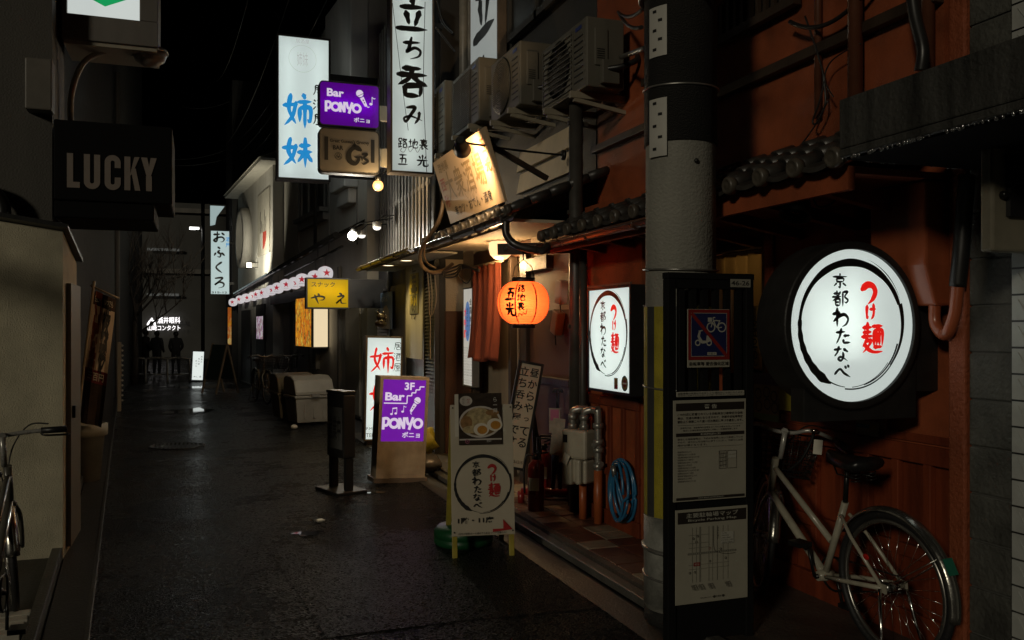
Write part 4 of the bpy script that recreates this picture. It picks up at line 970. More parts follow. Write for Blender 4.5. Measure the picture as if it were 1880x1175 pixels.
k.stroke(LBLK, [(.15, zb2 + .46 * h), (.21, zb2 + .46 * h), (.17, zb2 + .38 * h), (.22, zb2 + .31 * h), (.17, zb2 + .24 * h), (.14, zb2 + .27 * h)], .028); k.stroke(LBLK, [(.08, zb2 + .37 * h), (.14, zb2 + .39 * h), (.15, zb2 + .3 * h)], .022)
k.done(root)
MB().box(ww2 / 2 + .001, 2.57 - xc2, .05, .11, zb2 + .12, zb2 + .34).build('bracket', BEI, root)

# yellow snack sign on a black arm
xc, ww, zb_, zt_ = rectY(562, 510, 642, 567, 12.9)
root, k = lightbox('snack_sign', 'yellow lit snack bar sign on a black box arm', 'sign', -ww / 2, zb_, ww / 2, zt_, 0, .2, panelmat('yellow_panel', (.66, .47, .004), .30, 1.2), HOUS, .022, origin=(xc, 12.9, 0), back=emat('back_yellow', (.66, .47, .004), .8),
    tubes=([((-.26, (zb_ + zt_) / 2 + .045), (.28, (zb_ + zt_) / 2 + .045))], emat('tube_glow_yellow', (1, 1, .95), 6)))
h = zt_ - zb_
k.text(LBLK, 'スナック', -.24, zb_ + .70 * h, .10, zb_ + .86 * h, .01)
k.brush(LBLK, 'や', -.25, zb_ + .14 * h, -.04, zb_ + .50 * h, .15); k.brush(LBLK, 'え', .10, zb_ + .14 * h, .28, zb_ + .52 * h, .15); k.done(root)
MB().box(ww / 2 + .001, 2.86 - xc, .03, .19, zb_ + .02, zt_ - .01).build('arm_box', HOUS, root)

# おふくろ sign, far down, with a covered upper part
xc, ww, zb_, zt_ = rectY(386, 423, 422, 541, 27.4)
root, k = lightbox('tall_sign', 'tall pale lit sign with four black characters at the far end of the awning', 'sign', -ww / 2, zb_, ww / 2, zt_, 0, .2, emat('lit_pale_cyan', (.62, .80, .80), .62, .1), HOUS, .02, origin=(xc, 27.4, 0), back=WL(.6))
h = zt_ - zb_
for i, ch in enumerate('おふくろ'): k.brush(LBLK, ch, -.20, zb_ + h * (.80 - i * .235), .16, zb_ + h * (.985 - i * .235), .15)
k.text(LBLUE, '酒', .16, zb_ + h * .83, .28, zb_ + h * .9, .01); k.text(LBLUE, '屋', .16, zb_ + h * .74, .28, zb_ + h * .81, .01); k.text(LBLK, '315-12', -.24, zb_ + .02 * h, .2, zb_ + .05 * h, .02)
k.done(root)
build_each(MB().box(ww / 2 + .001, .4, .05, .1, zb_ + .3, zb_ + .38).box(ww / 2 + .001, .4, .05, .1, zt_ - .4, zt_ - .32), 'bracket', BLK, root)
xc, ww, zb_, zt_ = rectY(386, 378, 412, 419, 27.4)
root = thing('broken_sign', 'slanted lit sign corner above the four character sign', 'sign', (xc, 27.4, zb_))
a = MB(); a.prism([(-ww / 2, zt_ - zb_), (-ww / 2, .08), (-ww / 2 + .14, .12), (-.02, .35), (ww / 2, zt_ - zb_)], 0, .15); a.build('panel', emat('lit_pale_dim', (.62, .8, .8), .45), root)
a = MB(); a.prism([(-ww / 2 - .02, zt_ - zb_ + .03), (-ww / 2 - .02, zt_ - zb_), (ww / 2, zt_ - zb_), (ww / 2, zt_ - zb_ + .03)], -.01, .17); a.build('frame', HOUS, root)

# small lit floor sign far away
c = atZ(362, 701); xc, ww, zb_, zt_ = rectY(354, 648, 376, 701, c.y)
root, k = lightbox('floor_sign', 'small white lit floor sign reflected in the wet road far down the alley', 'sign', -.155, .04, .155, .86, 0, .15, WL(.85), HOUS, .012, (0, R(2.5), 0), origin=(c.x, c.y, 0))
for x, z0, s_ in ((.09, .74, '刺身と'), (.02, .68, '炭火焼'), (-.05, .62, '天ぷら')): k.vtext(LBLK, s_, x, z0, .055, .07)
k.text(REDM, 'めし 酒', -.1, .12, .1, .17); k.done(root)
MB().box(-.155, .155, 0, .15, .0, .039).build('foot', HOUS, root)
# far lit company letters on the end wall
ey = 45.6
root = thing('clinic_sign', 'white glowing lettering on the grey wall at the end of the alley', 'sign', (0, ey, 0))
k = Ink(0.); WH = emat('lit_letters', (1, .96, .97), 1.7)
def pr(px, py): p = atY(px, py, ey); return p.x, p.z
x0, z0 = pr(289, 594); x1, z1 = pr(331, 582); k.text(WH, '酒井眼科', x0, z0, x1, z1, .012)
x0, z0 = pr(271, 607); x1, z1 = pr(331, 597); k.text(WH, '山崎コンタクト', x0, z0, x1, z1, .012)
x0, z0 = pr(271, 597); x1, z1 = pr(284, 583); k.disc(WH, (x0 + x1) / 2 + .03, z1 - .06, .05); k.stroke(WH, [(x0, z0), (x0 + .1, z0 + .22), (x0 + .2, z1 - .14)], .08); k.stroke(WH, [(x1, z0), (x1 - .02, z0 + .2), (x1 - .14, z1 - .16)], .07)
k.done(root)

# convenience store box sign overhead, upper left
xc, ww, zb_, zt_ = rectY(113, 0, 290, 78, 7.2)
zt_ += .75
root = thing('store_box_sign', 'big box sign with red and green diamond overhead at the frame top', 'sign', (xc, 7.2, 0))
fm = mat('box_sign_grey', (.2, .185, .165), .5, var=.25, vs=3, streak=.3)
a = MB(); f0 = zb_ + .19
hw = ww / 2
a.box(-hw, hw, 0, .5, zb_, f0); a.box(-hw, -hw + .035, 0, .5, f0 + .0001, zt_); a.box(hw - .13, hw, 0, .5, f0 + .0001, zt_); a.box(-hw + .0351, hw - .1301, .06, .5, f0 + .0001, zt_)
a.build('housing', fm, root, bevel=.006)
MB().box(-hw + .036, hw - .131, .03, .055, f0 + .001, zt_ - .02).build('panel', WL(.60), root)
k = Ink(.025); mx_ = -.04; dz = f0 + .085
k.poly(emat('backlit_green', (.01, .4, .12), .7), [(mx_, dz), (mx_ + .30, dz + .14), (mx_ + .30, dz + .3), (mx_ - .30, dz + .3), (mx_ - .30, dz + .14)]); k.poly(emat('backlit_orange', (.8, .12, .01), .7), [(mx_, dz + .07), (mx_ + .24, dz + .18), (mx_ + .24, dz + .3), (mx_ - .24, dz + .3), (mx_ - .24, dz + .18)]); k.done(root)
build_each(MB().box(-hw - .35, -hw - .001, .1, .16, zb_ + .3, zb_ + .4).box(-hw - .35, -hw - .001, .1, .16, zb_ + .8, zb_ + .9), 'bracket', BLKM, root)
MB().box(-hw + .01, hw - .01, .02, .48, zb_ - .03, zb_ - .001).build('drip_tray', BEI, root)

# dark overhanging sign with letters
LY = 6.72
xl, wl_, zb_, zt_ = rectY(98, 226, 316, 402, LY)
root = thing('overhang_sign', 'black overhanging box sign with big pale block letters', 'sign', (xl, LY, 0))
a = MB(); a.box(-wl_ / 2, wl_ / 2, 0, .8, zb_ + .12, zt_); a.box(-wl_ / 2, wl_ / 2 - .12, .02, .8, zb_, zb_ + .119); a.build('housing', mat('sign_black_sheet', (.005, .005, .005), .8, var=.3, spec=.15), root, bevel=.01)
LP = mat('letter_board', (.26, .215, .18), .6, var=.15); k = Ink(-.006)
def lk(px, py): p = atY(px, py, LY); return p.x - xl, p.z
x0, z0 = lk(123, 344); x1, z1 = lk(288, 291)
u = (x1 - x0) / 5; H = z1 - z0; b_ = .335 * u
def blk(*pts): k.poly(LP, pts)
g_ = u * .9
k.rect(LP, x0, z0, x0 + b_, z1); k.rect(LP, x0 + b_ * 1.001, z0, x0 + g_ * .78, z0 + .17 * H)                       # L
xu = x0 + u * .92
for q_ in (xu, xu + g_ * .62): k.rect(LP, q_, z0 + .2 * H, q_ + b_, z1)
k.arc(LP, xu + (g_ * .62 + b_) / 2, z0 + .2 * H, (g_ * .62 + b_) / 2 - b_ * .5, b_, 180, 360, 20)                    # U
xcx = x0 + u * 2.06
k.arc(LP, xcx + (g_ * .62 + b_) / 2, z0 + .2 * H, (g_ * .62 + b_) / 2 - b_ * .5, b_, 180, 360, 20); k.arc(LP, xcx + (g_ * .62 + b_) / 2, z1 - .2 * H, (g_ * .62 + b_) / 2 - b_ * .5, b_, 0, 180, 20)
k.rect(LP, xcx, z0 + .2 * H, xcx + b_, z1 - .2 * H)
for a_, c_ in ((.2, .36), (.64, .8)): k.rect(LP, xcx + g_ * .62, z0 + a_ * H, xcx + g_ * .62 + b_, z0 + c_ * H)      # C
xk = x0 + u * 3.16
k.rect(LP, xk, z0, xk + b_, z1); k.poly(LP, [(xk + b_ * .9, z0 + .42 * H), (xk + g_ * .62, z1), (xk + g_ * .95, z1), (xk + b_ * 1.35, z0 + .50 * H)]); k.poly(LP, [(xk + b_ * 1.1, z0 + .62 * H), (xk + b_ * 1.9, z0 + .66 * H), (xk + g_ * 1.0, z0), (xk + g_ * .66, z0)])
xy = x0 + u * 4.1
k.poly(LP, [(xy, z1), (xy + b_ * 1.05, z1), (xy + g_ * .64, z0 + .42 * H), (xy + g_ * .36, z0 + .42 * H)]); k.poly(LP, [(xy + g_ * 1.0, z1), (xy + g_ * 1.0 - b_ * 1.05, z1), (xy + g_ * .42, z0 + .5 * H), (xy + g_ * .6, z0 + .42 * H)]); k.rect(LP, xy + g_ * .5 - b_ / 2, z0, xy + g_ * .5 + b_ / 2, z0 + .45 * H)
k.done(root)
# small unlit store sign behind the shed; faint emission stands in for light on it
c = atY(156, 456, 15.4); root = thing('store_sign', 'small square store sign with green band and white rows, behind the shed', 'sign', (c.x, 15.4, c.z))
MB().box(-.26, .26, 0, .12, -.28, .28).build('housing', BLK, root)
k = Ink(-.004); k.rect(emat('dim_green', (.0, .10, .03), .22), -.25, .08, .25, .27); k.rect(emat('dim_white', (.5, .55, .52), .16), -.25, -.10, .25, .075); k.rect(emat('dim_blue', (.02, .07, .3), .2), -.25, -.125, .25, -.102); k.rect(MATS['dim_white'], -.25, -.27, .25, -.127)
k.text(LBLK, 'FamilyMart', -.25, -.06, .24, .03, .02); k.rect(MATS['dim_blue'], -.16, -.245, -.09, -.15); k.text(LBLK, '酒 たばこ', -.15, -.24, .2, -.155, .02); k.done(root)

# ------------------------------------------------------------------ floor signs in the lane
c = atZ(702, 818)
root, k = lightbox('floor_sign', 'tall white lit floor sign with a red character, standing behind the purple one', 'sign', -.235, .06, .235, 1.40, 0, .3, WPAN, FRM, .022, (0, R(1.2), R(-4)), origin=(c.x, c.y, 0), back=WL(.7), tubes=([((x_, .14), (x_, 1.32)) for x_ in (-.1, .1)], emat('tube_glow_floor', (1, 1, .98), 6.5)))
k.brush(LRED, '姉', -.18, .92, .13, 1.26, .09); k.brush(LRED, '妹', -.18, .42, .13, .80, .09)
for i, ch in enumerate('居酒屋'): k.brush(LBLK, ch, .12, 1.22 - i * .135, .22, 1.33 - i * .135, .07)
k.text(mat('grey_ink', (.12, .12, .12), .5), 'P.M 6:00', -.21, .20, -.02, .235); k.text(MATS['grey_ink'], 'TEL 365', -.21, .11, .0, .16); k.done(root)
MB().box(-.2, .2, .03, .27, 0, .06).build('foot', BLK, root)
c = atZ(735, 886)
root, k = lightbox('floor_sign', 'purple lit floor sign with microphone and stairs on a worn beige cabinet', 'sign', -.245, .045, .245, 1.03, 0, .22, emat('lit_purple', (.145, .010, .32), .95, .12, 6), mat('worn_beige_cabinet', (.46, .37, .26), .55, var=.45, vs=5, bump=.3), .03, (0, R(2.8), R(3)), origin=(c.x, c.y, 0))
# lower blank metal front and purple upper window
MB().box(-.216, .216, .0, .0072, .076, .40).build('metal_sheet', MATS['worn_beige_cabinet'], root)
MB().box(-.27, .27, -.02, .25, .0, .044).build('base', FRM, root)
for w_ in (): pass
k.text(LIL, '3F', .0, .90, .10, .975, .03); k.stroke(LIL, [(-.20, .77), (.03, .77)], .011, False)
st = [(.03, .77), (.03, .845), (.075, .845), (.075, .875), (.115, .875), (.115, .905), (.155, .905), (.155, .935), (.20, .935)]
for i in range(len(st) - 1): k.stroke(LIL, [st[i], st[i + 1]], .011, False, 2)
k.text(LIL, 'Bar', -.19, .795, .005, .875, .035); mic(k, LIL, PB, .135, .80, .11, -30)
note(k, LIL, -.12, .665, .06, True); note(k, LIL, -.01, .69, .06)
loopy(k, LIL, -.205, .515, .185, .635, .027); k.text(LIL, 'ポニョ', -.005, .435, .175, .493, .025)
k.done(root)
lamp_c = None

# noodle A-board with photo poster
c0, c1 = atZ(836, 1027), atZ(941, 1022)
mid = (c0 + c1) / 2; yaw = math.atan2(c1.y - c0.y, c1.x - c0.x); wA = (c1 - c0).length
root = thing('a_board', 'white noodle shop A-board with yellow legs and a photo poster on top', 'signboard', (mid.x, mid.y, 0), (R(-7), 0, yaw))
yel = mat('yellow_steel', (.42, .34, .05), .45, var=.35, vs=10)
hw = wA / 2
for sx in (-1, 1): MB().box(sx * hw - .017, sx * hw + .017, .012, .038, 0, .985).build('leg', yel, root, bevel=.004)
BWH = mat('board_white', (.52, .46, .35), .5, var=.14, vs=4)
MB().box(-hw - .02, hw + .02, 0, .0119, .145, 1.0).build('board', BWH, root, bevel=.002)
Mb = Matrix.Translation((0, .03, .98)) @ Matrix.Rotation(R(24), 4, 'X')
a = MB()
for sx in (-1, 1): a.box(sx * hw - .017, sx * hw + .017, .0, .026, -1.05, 0, Mb)
a.box(-hw, hw, .005, .02, -.85, -.05, Mb); a.build('back_frame', yel, root)
k = Ink(-.003); RINK, BINK = mat('red_ink', (.40, .02, .02), .5), INK
noodle_logo(k, RINK, BINK, 0, .475, .185)
k.text(BINK, '1階・11席', -.17, .225, .065, .265, .02)
k.poly(RINK, [(.06, .185), (.13, .185), (.13, .245), (.19, .18), (.19, .178), (.06, .178)]); k.poly(RINK, [(.06, .178), (.19, .178), (.06, .165)])
k.text(BINK, '（店内は禁煙 お一人様の方も歓迎 ランチ営業のみ）', -.17, .152, .15, .168)
for sx in (-1, 1):
    for z in (.17, .98): k.disc(BINK, sx * (hw + .005), z, .005)
k.done(root)
po = thing('ramen_poster', 'photo poster of a noodle bowl with two egg halves, taped to the A-board', 'poster', (mid.x, mid.y, 0), (R(-7), 0, yaw))
a = MB(); a.box(-.155, .135, -.010, -.006, .735, 1.075); a.build('sheet', mat('poster_dark', (.05, .035, .025), .35, var=.5, vs=30), po)
a = MB(); a.box(-.18, -.1, -.0055, -.0015, .79, 1.07); a.build('spare_sheet', PAPER, po)
k = Ink(-.0115)
BOWL, NOOD, EGG, YOLK, PORK = mat('photo_bowl', (.55, .50, .44), .4, var=.2, vs=20), mat('photo_noodles', (.55, .43, .22), .4, var=.55, vs=45), mat('photo_egg', (.72, .66, .54), .4, var=.12), mat('photo_yolk', (.55, .25, .04), .4, var=.3, vs=30), mat('photo_pork', (.33, .18, .07), .4, var=.45, vs=30)
k.rect(BOWL, -.152, .765, .132, .775)
k.disc(BOWL, -.01, .885, .142, .105); k.disc(mat('photo_broth', (.20, .12, .045), .3, var=.4, vs=20), -.01, .885, .128, .092)
k.disc(NOOD, -.02, .915, .085, .065); k.disc(PORK, -.105, .88, .04, .045); k.disc(PORK, .07, .945, .045, .02); k.disc(NOOD, -.08, .835, .05, .025)
for ex, ez, an in ((-.005, .835, -25), (.085, .865, 15)):
    k.disc(EGG, ex, ez, .052, .042); k.disc(YOLK, ex + .006, ez - .003, .034, .028)
k.disc(BOWL, -.105, 1.025, .042, .033); k.text(BINK, 'わたなべ', -.13, 1.0, -.115, 1.05); k.text(RINK, 'つけ', -.098, 1.005, -.08, 1.045)
k.vtext(WINK, 'らー麺', .09, 1.05, .03, .036); k.arc(mat('photo_pink', (.4, .12, .2), .4), -.1, .757, .012, .004, 0, 360, 20); k.disc(MATS['photo_pink'], -.1, .757, .004)
k.text(WINK, '営業中', .03, .75, .06, .765); k.done(po)

# leaning board 昼からやってる立ち呑み屋です
c = atY(958, 760, 6.65)
root = thing('leaning_board', 'narrow black framed board of upright writing, leaning in front of the dark post', 'signboard', (c.x, 6.65, c.z), (R(-4), R(11), R(-14)))
a = MB()
for x0_, x1_, z0_, z1_ in ((-.105, -.085, -.45, .43), (.085, .105, -.45, .43), (-.0849, .0849, .41, .43), (-.0849, .0849, -.45, -.43)): a.box(x0_, x1_, -.02, .02, z0_, z1_)
a.build('frame', BLK, root)
MB().box(-.0849, .0849, -.004, .01, -.4299, .4099).build('board', mat('board_cream', (.52, .44, .32), .5, var=.12), root)
k = Ink(-.007); k.vtext(INK, '昼からやってる', .042, .395, .082, .096, .015); k.vtext(INK, '立ち呑み屋です', -.042, .395, .082, .096, .015); k.text(INK, '075-213-1215', -.075, -.40, .075, -.375); k.done(root)

# black upright stand seen almost edge-on
c = atZ(626, 902)
root = thing('folding_stand', 'black upright sign stand seen edge on, beside the purple floor sign', 'stand', (c.x, c.y, 0), R(-72))
a = MB(); a.box(-.17, .17, -.06, .06, .32, .90); a.build('panel', BLK, root, bevel=.012)
MB().box(-.175, .175, -.065, .065, .901, .93).build('cap', BLKM, root, bevel=.006)
for sx in (-1, 1): MB().box(sx * .15 - .025, sx * .15 + .025, -.035, .035, .03, .319).build('leg', BLK, root)
MB().box(-.23, .23, -.15, .15, 0, .03).build('base', BLK, root, bevel=.006)
MB().tube([(-.08, -.09, .62), (-.08, .09, .62)], .012, 8).build('handle', BLKM, root)
k = Ink(-.063); k.rect(mat('grey_print', (.11, .11, .105), .5), -.15, .40, .15, .78); k.text(INK, '営業中', -.12, .48, .12, .7, .02); k.done(root)

# slim sign between the cream wall and the orange curtain
root, k = lightbox('slim_sign', 'slim white lit notice with colourful heading between cream wall and orange curtain', 'sign', -.18, .86, .18, 1.95, 0, .08, emat('lit_warm_white', (.95, .9, .78), .42, .12), GRY, .014, (0, 0, R(-90)), origin=(2.79, 9.22, 0))
k.disc(emat('print_blue', (.18, .35, .75), .4), -.01, 1.58, .10, .22); k.vtext(INK, '全国地酒', .10, 1.84, .08, .095, .02); k.vtext(LRED, '大吟醸', -.10, 1.74, .1, .12, .02); k.vtext(INK, '生ビール', -.01, 1.74, .07, .085)
for i in range(7): k.vtext(MATS['grey_ink'], '本日のおすすめ冷酒各種八百円', .135 - i * .044, 1.30, .024, .030)
k.done(root)

# big tilted board with gold characters standing on the bar roof
P0, P1 = Vector((2.29, 8.05, 2.50)), Vector((2.29, 6.48, 2.50))
root = thing('roof_board', 'cream painted board standing on the tiled roof, lit by the black floodlight', 'signboard', (2.27, 7.27, 2.50), (R(17), 0, R(-90)))
bw_ = .79
MB().box(-bw_, bw_, 0, .025, 0, .60).build('board', mat('board_warm', (.55, .40, .245), .5, var=.1, vs=3), root, bevel=.002)
MB().box(-.6, -.55, .026, .07, -.05, .62).box(.55, .6, .026, .07, -.05, .62).beam((-.57, .07, .5), (-.57, .5, .1), .04, .04).beam((.57, .07, .5), (.57, .5, .1), .04, .04).build('back_frame', WOODD, root)
k = Ink(-.003); GOLD, FRED = mat('gold_ink', (.30, .20, .08), .5, var=.3, vs=30), mat('faded_red_ink', (.45, .12, .06), .5, var=.2, vs=30)
for i, ch in enumerate('大衆酒場'): k.text(GOLD, ch, -.58 + i * .29, .19, -.33 + i * .29, .46, .01)
for i, ch in enumerate('西院'): k.text(FRED, ch, -.72, .30 - i * .15, -.58, .42 - i * .15, .02)
k.brush(FRED, '五', .58, .42, .72, .54, .15); k.brush(FRED, '光', .58, .27, .72, .39, .15)
k.text(INK, '串カツ・おでん・酒肴', -.5, .05, .55, .14, .0); k.text(GOLD, '路地裏', -.66, .47, -.35, .56); k.text(GOLD, '立呑', .25, .47, .42, .56)
k.stroke(GOLD, [(-.1, .20), (-.05, .15), (.0, .22), (.02, .13), (.08, .22), (.1, .13), (.16, .2), (.2, .16), (.25, .25)], .006, False); k.done(root)

# lit menu boards under the awning
MENU = printmat('menu_print', [(.75, .30, .01), (.9, .42, .02), (.5, .04, .01), (.9, .40, .02), (.06, .02, .01), (.9, .55, .08)], (18, 5, 9), .75)
def on_wall(px0, py0, px1, py1, dep):
    """box standing out from the grey house front, face along the street"""
    q0, q1 = None, None
    def hit(px, py):
        r = ray(px, py); inv = MG.inverted(); o_ = inv @ O; d_ = (inv.to_3x3() @ r); t = (-dep - o_.y) / d_.y; return o_ + d_ * t
    a_, b_ = hit(px0, (py0 + py1) / 2), hit(px1, (py0 + py1) / 2); c_, d2 = hit(px1, py1), hit(px1, py0)
    return b_.x, a_.x, c_.z, d2.z
s0, s1, z0, z1 = on_wall(543, 542, 573, 640, .32)
WA = math.atan2((G1 - G0).y, (G1 - G0).x) + math.pi
def wall_box(name, label, cat, s0, s1, z0, z1, dep, face, body, near=None):
    p = MG @ Vector(((s0 + s1) / 2, -dep, 0)); hw = (s1 - s0) / 2
    root = thing(name, label, cat, (p.x, p.y, 0), WA)
    a = MB(); b_ = .03
    a.box(-hw, hw, .002, dep - .001, z0, z1); a.box(-hw, hw, -.012, .0019, z0, z0 + b_); a.box(-hw, hw, -.012, .0019, z1 - b_, z1); a.box(-hw, -hw + b_, -.012, .0019, z0 + b_, z1 - b_); a.box(hw - b_, hw, -.012, .0019, z0 + b_, z1 - b_)
    a.build('housing', body, root)
    MB().box(-hw + b_, hw - b_, -.008, .0012, z0 + b_, z1 - b_).build('panel', face, root)
    if near: MB().box(hw + .001, hw + .012, .03, dep - .03, z0 + b_, z1 - b_).build('lit_panel', near, root)
    return root
wall_box('menu_sign', 'tall orange lit menu sign with a glowing cream side', 'sign', s0, s1, z0, z1, .32, MENU, HOUS, emat('cream_glow', (1, .80, .50), .8))
s0, s1, z0, z1 = on_wall(471, 578, 484, 625, .3)
wall_box('menu_sign', 'small lit sign of pink and white pictures further along the awning', 'sign', s0, s1, z0, z1, .3, printmat('menu_print_pink', [(.5, .3, .6), (.8, .75, .8), (.3, .1, .12), (.7, .5, .75), (.85, .8, .75), (.2, .12, .2)], (9, 5, 9), .5), HOUS)

# posters and papers pasted up in front of the snack bar and the noodle shop
def flat(name, label, cat, x, y0, y1, z0, z1, m, ink=None, group=None):
    root = thing(name, label, cat, (x, (y0 + y1) / 2, (z0 + z1) / 2), R(-90), group)
    hw, hh = (y1 - y0) / 2, (z1 - z0) / 2
    MB().box(-hw, hw, 0, .004, -hh, hh).build('sheet', m, root)
    if ink: k = Ink(-.002); ink(k, hw, hh); k.done(root)
    return root
xp = XS - .066
def yp(px): return atX(px, 560, xp).y
def pz(px, py): return atX(px, py, xp).z
flat('poster', 'tall yellow poster of upright writing on the white plaster pier', 'poster', xp, yp(768), yp(752), pz(760, 576), pz(760, 502), mat('poster_yellow', (.5, .40, .03), .5, var=.15),
     lambda k, w_, h_: (k.rect(mat('poster_grey', (.2, .2, .16), .5), -w_, -h_, w_, -h_ * .02), k.rect(MATS['poster_yellow'], -w_ * .7, -h_ * .6, w_ * .7, -h_ * .1), k.rect(INK, -w_ * .7, h_ * .1, w_ * .8, h_ * .3), k.vtext(INK, '年中無休ののん', 0, h_ * .9, w_ * 1.2, h_ * .26)))
xn = XS - .056
for (a0, b0, a1, b1), lab in (((745, 585, 757, 618), 'white paper notice pinned at the top of the black board'), ((756, 585, 764, 612), 'small photo notice beside the white paper on the black board'), ((745, 619, 756, 651), 'lower white paper notice on the black board')):
    flat('notice', lab, 'notice', xn, atX(a1, b0, xn).y, atX(a0, b0, xn).y, atX(a0, b1, xn).z, atX(a0, b0, xn).z, PAPER, lambda k, w_, h_: [k.text(MATS['grey_ink'], 'おしらせ', -w_ * .7, h_ * (.7 - .35 * i), w_ * .7, h_ * (.85 - .35 * i)) for i in range(5)])
xq = XS - .062
flat('poster', 'blue poster with a pale figure in the snack bar doorway', 'poster', xq, atX(720, 560, xq).y, atX(697, 560, xq).y, atX(708, 604, xq).z, atX(708, 537, xq).z, mat('poster_blue', (.16, .24, .34), .45, var=.3, vs=5),
     lambda k, w_, h_: (k.poly(mat('poster_skin', (.5, .4, .27), .5, var=.3, vs=9), [(-w_ * .6, -h_), (-w_ * .5, -h_ * .2), (-w_ * .2, h_ * .25), (w_ * .15, h_ * .3), (w_ * .5, 0), (w_ * .7, -h_)]), k.text(WINK, 'のれん', -w_ * .7, h_ * .5, w_ * .3, h_ * .8)))
xs_ = XW - .022
def on_shop(px0, py0, px1, py1):
    return atX(px1, py0, xs_).y, atX(px0, py0, xs_).y, atX(px0, py1, xs_).z, atX(px0, py0, xs_).z
y0, y1, z0, z1 = on_shop(1382, 683, 1430, 768)
flat('menu_poster', 'colourful photo menu of noodle bowls on the orange wall above the bicycle basket', 'poster', xs_, y0, y1, z0, z1, mat('menu_brown', (.33, .19, .09), .4, var=.2, vs=20),
     lambda k, w_, h_: [k.rect(mat('menu_violet', (.12, .05, .11), .4, var=.5, vs=40), -w_, h_ * .5, w_, h_), k.rect(mat('menu_green', (.18, .26, .08), .4), -w_, -h_, w_, -h_ * .72)] + [(k.disc(mat('bowl_rim', (.06, .04, .03), .4), x * w_, z * h_, .26 * w_, .25 * h_), k.disc(mat('bowl_soup', (.35, .22, .10), .4, var=.5, vs=60), x * w_, z * h_, .19 * w_, .18 * h_)) for x, z in ((-.55, .1), (.1, .2), (.65, .05), (-.5, -.42), (.15, -.3), (.7, -.42))])
y0, y1, z0, z1 = on_shop(1431, 690, 1478, 752)
flat('menu_poster', 'plain yellow poster partly hidden behind the round sign', 'poster', xs_, y0, y1, z0, z1, mat('poster_lemon', (.5, .42, .05), .5, var=.12))
y0, y1, z0, z1 = on_shop(1572, 770, 1614, 796)
flat('menu_poster', 'small teal and yellow card on the orange panel behind the saddle', 'poster', xs_, y0, y1, z0 - .0, z1, mat('card_cream', (.35, .28, .15), .5),
     lambda k, w_, h_: (k.rect(mat('card_teal', (.03, .12, .15), .5), -w_, h_ * .0, w_ * .3, h_ * .5), k.disc(mat('card_gold', (.4, .28, .05), .5), w_ * .5, h_ * .2, w_ * .3, h_ * .45), k.text(INK, 'まぜそば', -w_ * .8, -h_ * .8, 0, -h_ * .5)))
y0, y1, z0, z1 = atX(1393, 620, XW - .04).y, atX(1378, 620, XW - .04).y, atX(1385, 674, XW - .04).z, atX(1385, 562, XW - .04).z
flat('name_plate', 'yellow upright name board on the door post of the noodle shop', 'name board', XW - .04, y0, y1, z0, z1, mat('plate_yellow', (.42, .25, .06), .5, var=.2), lambda k, w_, h_: (k.vtext(INK, '京都', 0, h_ * .95, w_ * 1.0, h_ * .22), k.vtext(INK, '名代らーめん', 0, h_ * .5, w_ * 1.7, h_ * .24, .02)))
# ================================================================== the pole and the notice frame
PX, PY, PR = 2.335, 3.93, .182
pl = thing('utility_pole', 'thick concrete utility pole with yellow and black guard strips', 'pole', (PX, PY, 0))
def cyl(name, r0, r1, z0, z1, m, parent=pl, n=48):
    return MB().lathe([(r0, z0), (r1, z1)], n).build(name, m, parent)
PCON = mat('pole_concrete', (.36, .35, .30), .75, var=.35, vs=4, streak=.25, bump=.45, bs=75)
cyl('shaft', PR, PR - .012, .0, 7.0, PCON)
PBLK = mat('rough_black_wrap', (.022, .021, .018), .75, var=.4, bump=1.0, bs=160)
cyl('black_wrap', PR + .004, PR + .004, 2.435, 6.5, PBLK)
cyl('black_wrap', PR + .004, PR + .004, .004, .075, PBLK)
gb = MB(); gy = MB(); n = 16
for i in range(n * 6):
    a0, a1 = 2 * math.pi * i / (n * 6), 2 * math.pi * (i + 1) / (n * 6); r_ = PR + .005
    q = (i % 12); b_ = gb if q in (0, 1, 2, 3) else gy
    if q == 11: b_ = gb
    b_.add([(r_ * math.cos(a0), r_ * math.sin(a0), .55), (r_ * math.cos(a1), r_ * math.sin(a1), .55), (r_ * math.cos(a1), r_ * math.sin(a1), 1.61), (r_ * math.cos(a0), r_ * math.sin(a0), 1.61)], [(0, 1, 2, 3)])
gy.build('guard_yellow', mat('guard_yellow', (.40, .33, .02), .6, var=.35, vs=9, bump=.6, bs=150), pl); gb.build('guard_black', mat('guard_black', (.045, .047, .045), .6, var=.3), pl)
sg = MB(); sg.lathe([(PR + .006, .10), (PR + .006, .545)], 48); sg.build('guard_sleeve', mat('scuffed_sleeve', (.26, .26, .23), .5, var=.6, vs=9, bump=.3), pl)
st_ = MB()
for z, t in ((2.72, .006), (1.80, .005), (1.2, .005), (.38, .012), (.24, .007)):
    st_.tube([((PR + .008) * math.cos(2 * math.pi * i / 32), (PR + .008) * math.sin(2 * math.pi * i / 32), z + .01 * math.sin(2 * math.pi * i / 32)) for i in range(32)], t, 6, True)
st_.build('strap', STEEL, pl)
bp = MB(); bp.tube([((PR + .02) * math.cos(2 * math.pi * i / 32), (PR + .02) * math.sin(2 * math.pi * i / 32), 3.2) for i in range(32)], .018, 6, True)
for i in range(6): bp.cbox((-(PR + .03) * math.cos(i), -(PR + .03) * math.sin(i), 3.23), (.04, .04, .09))
bp.build('crossarm_band', BLKM, pl)
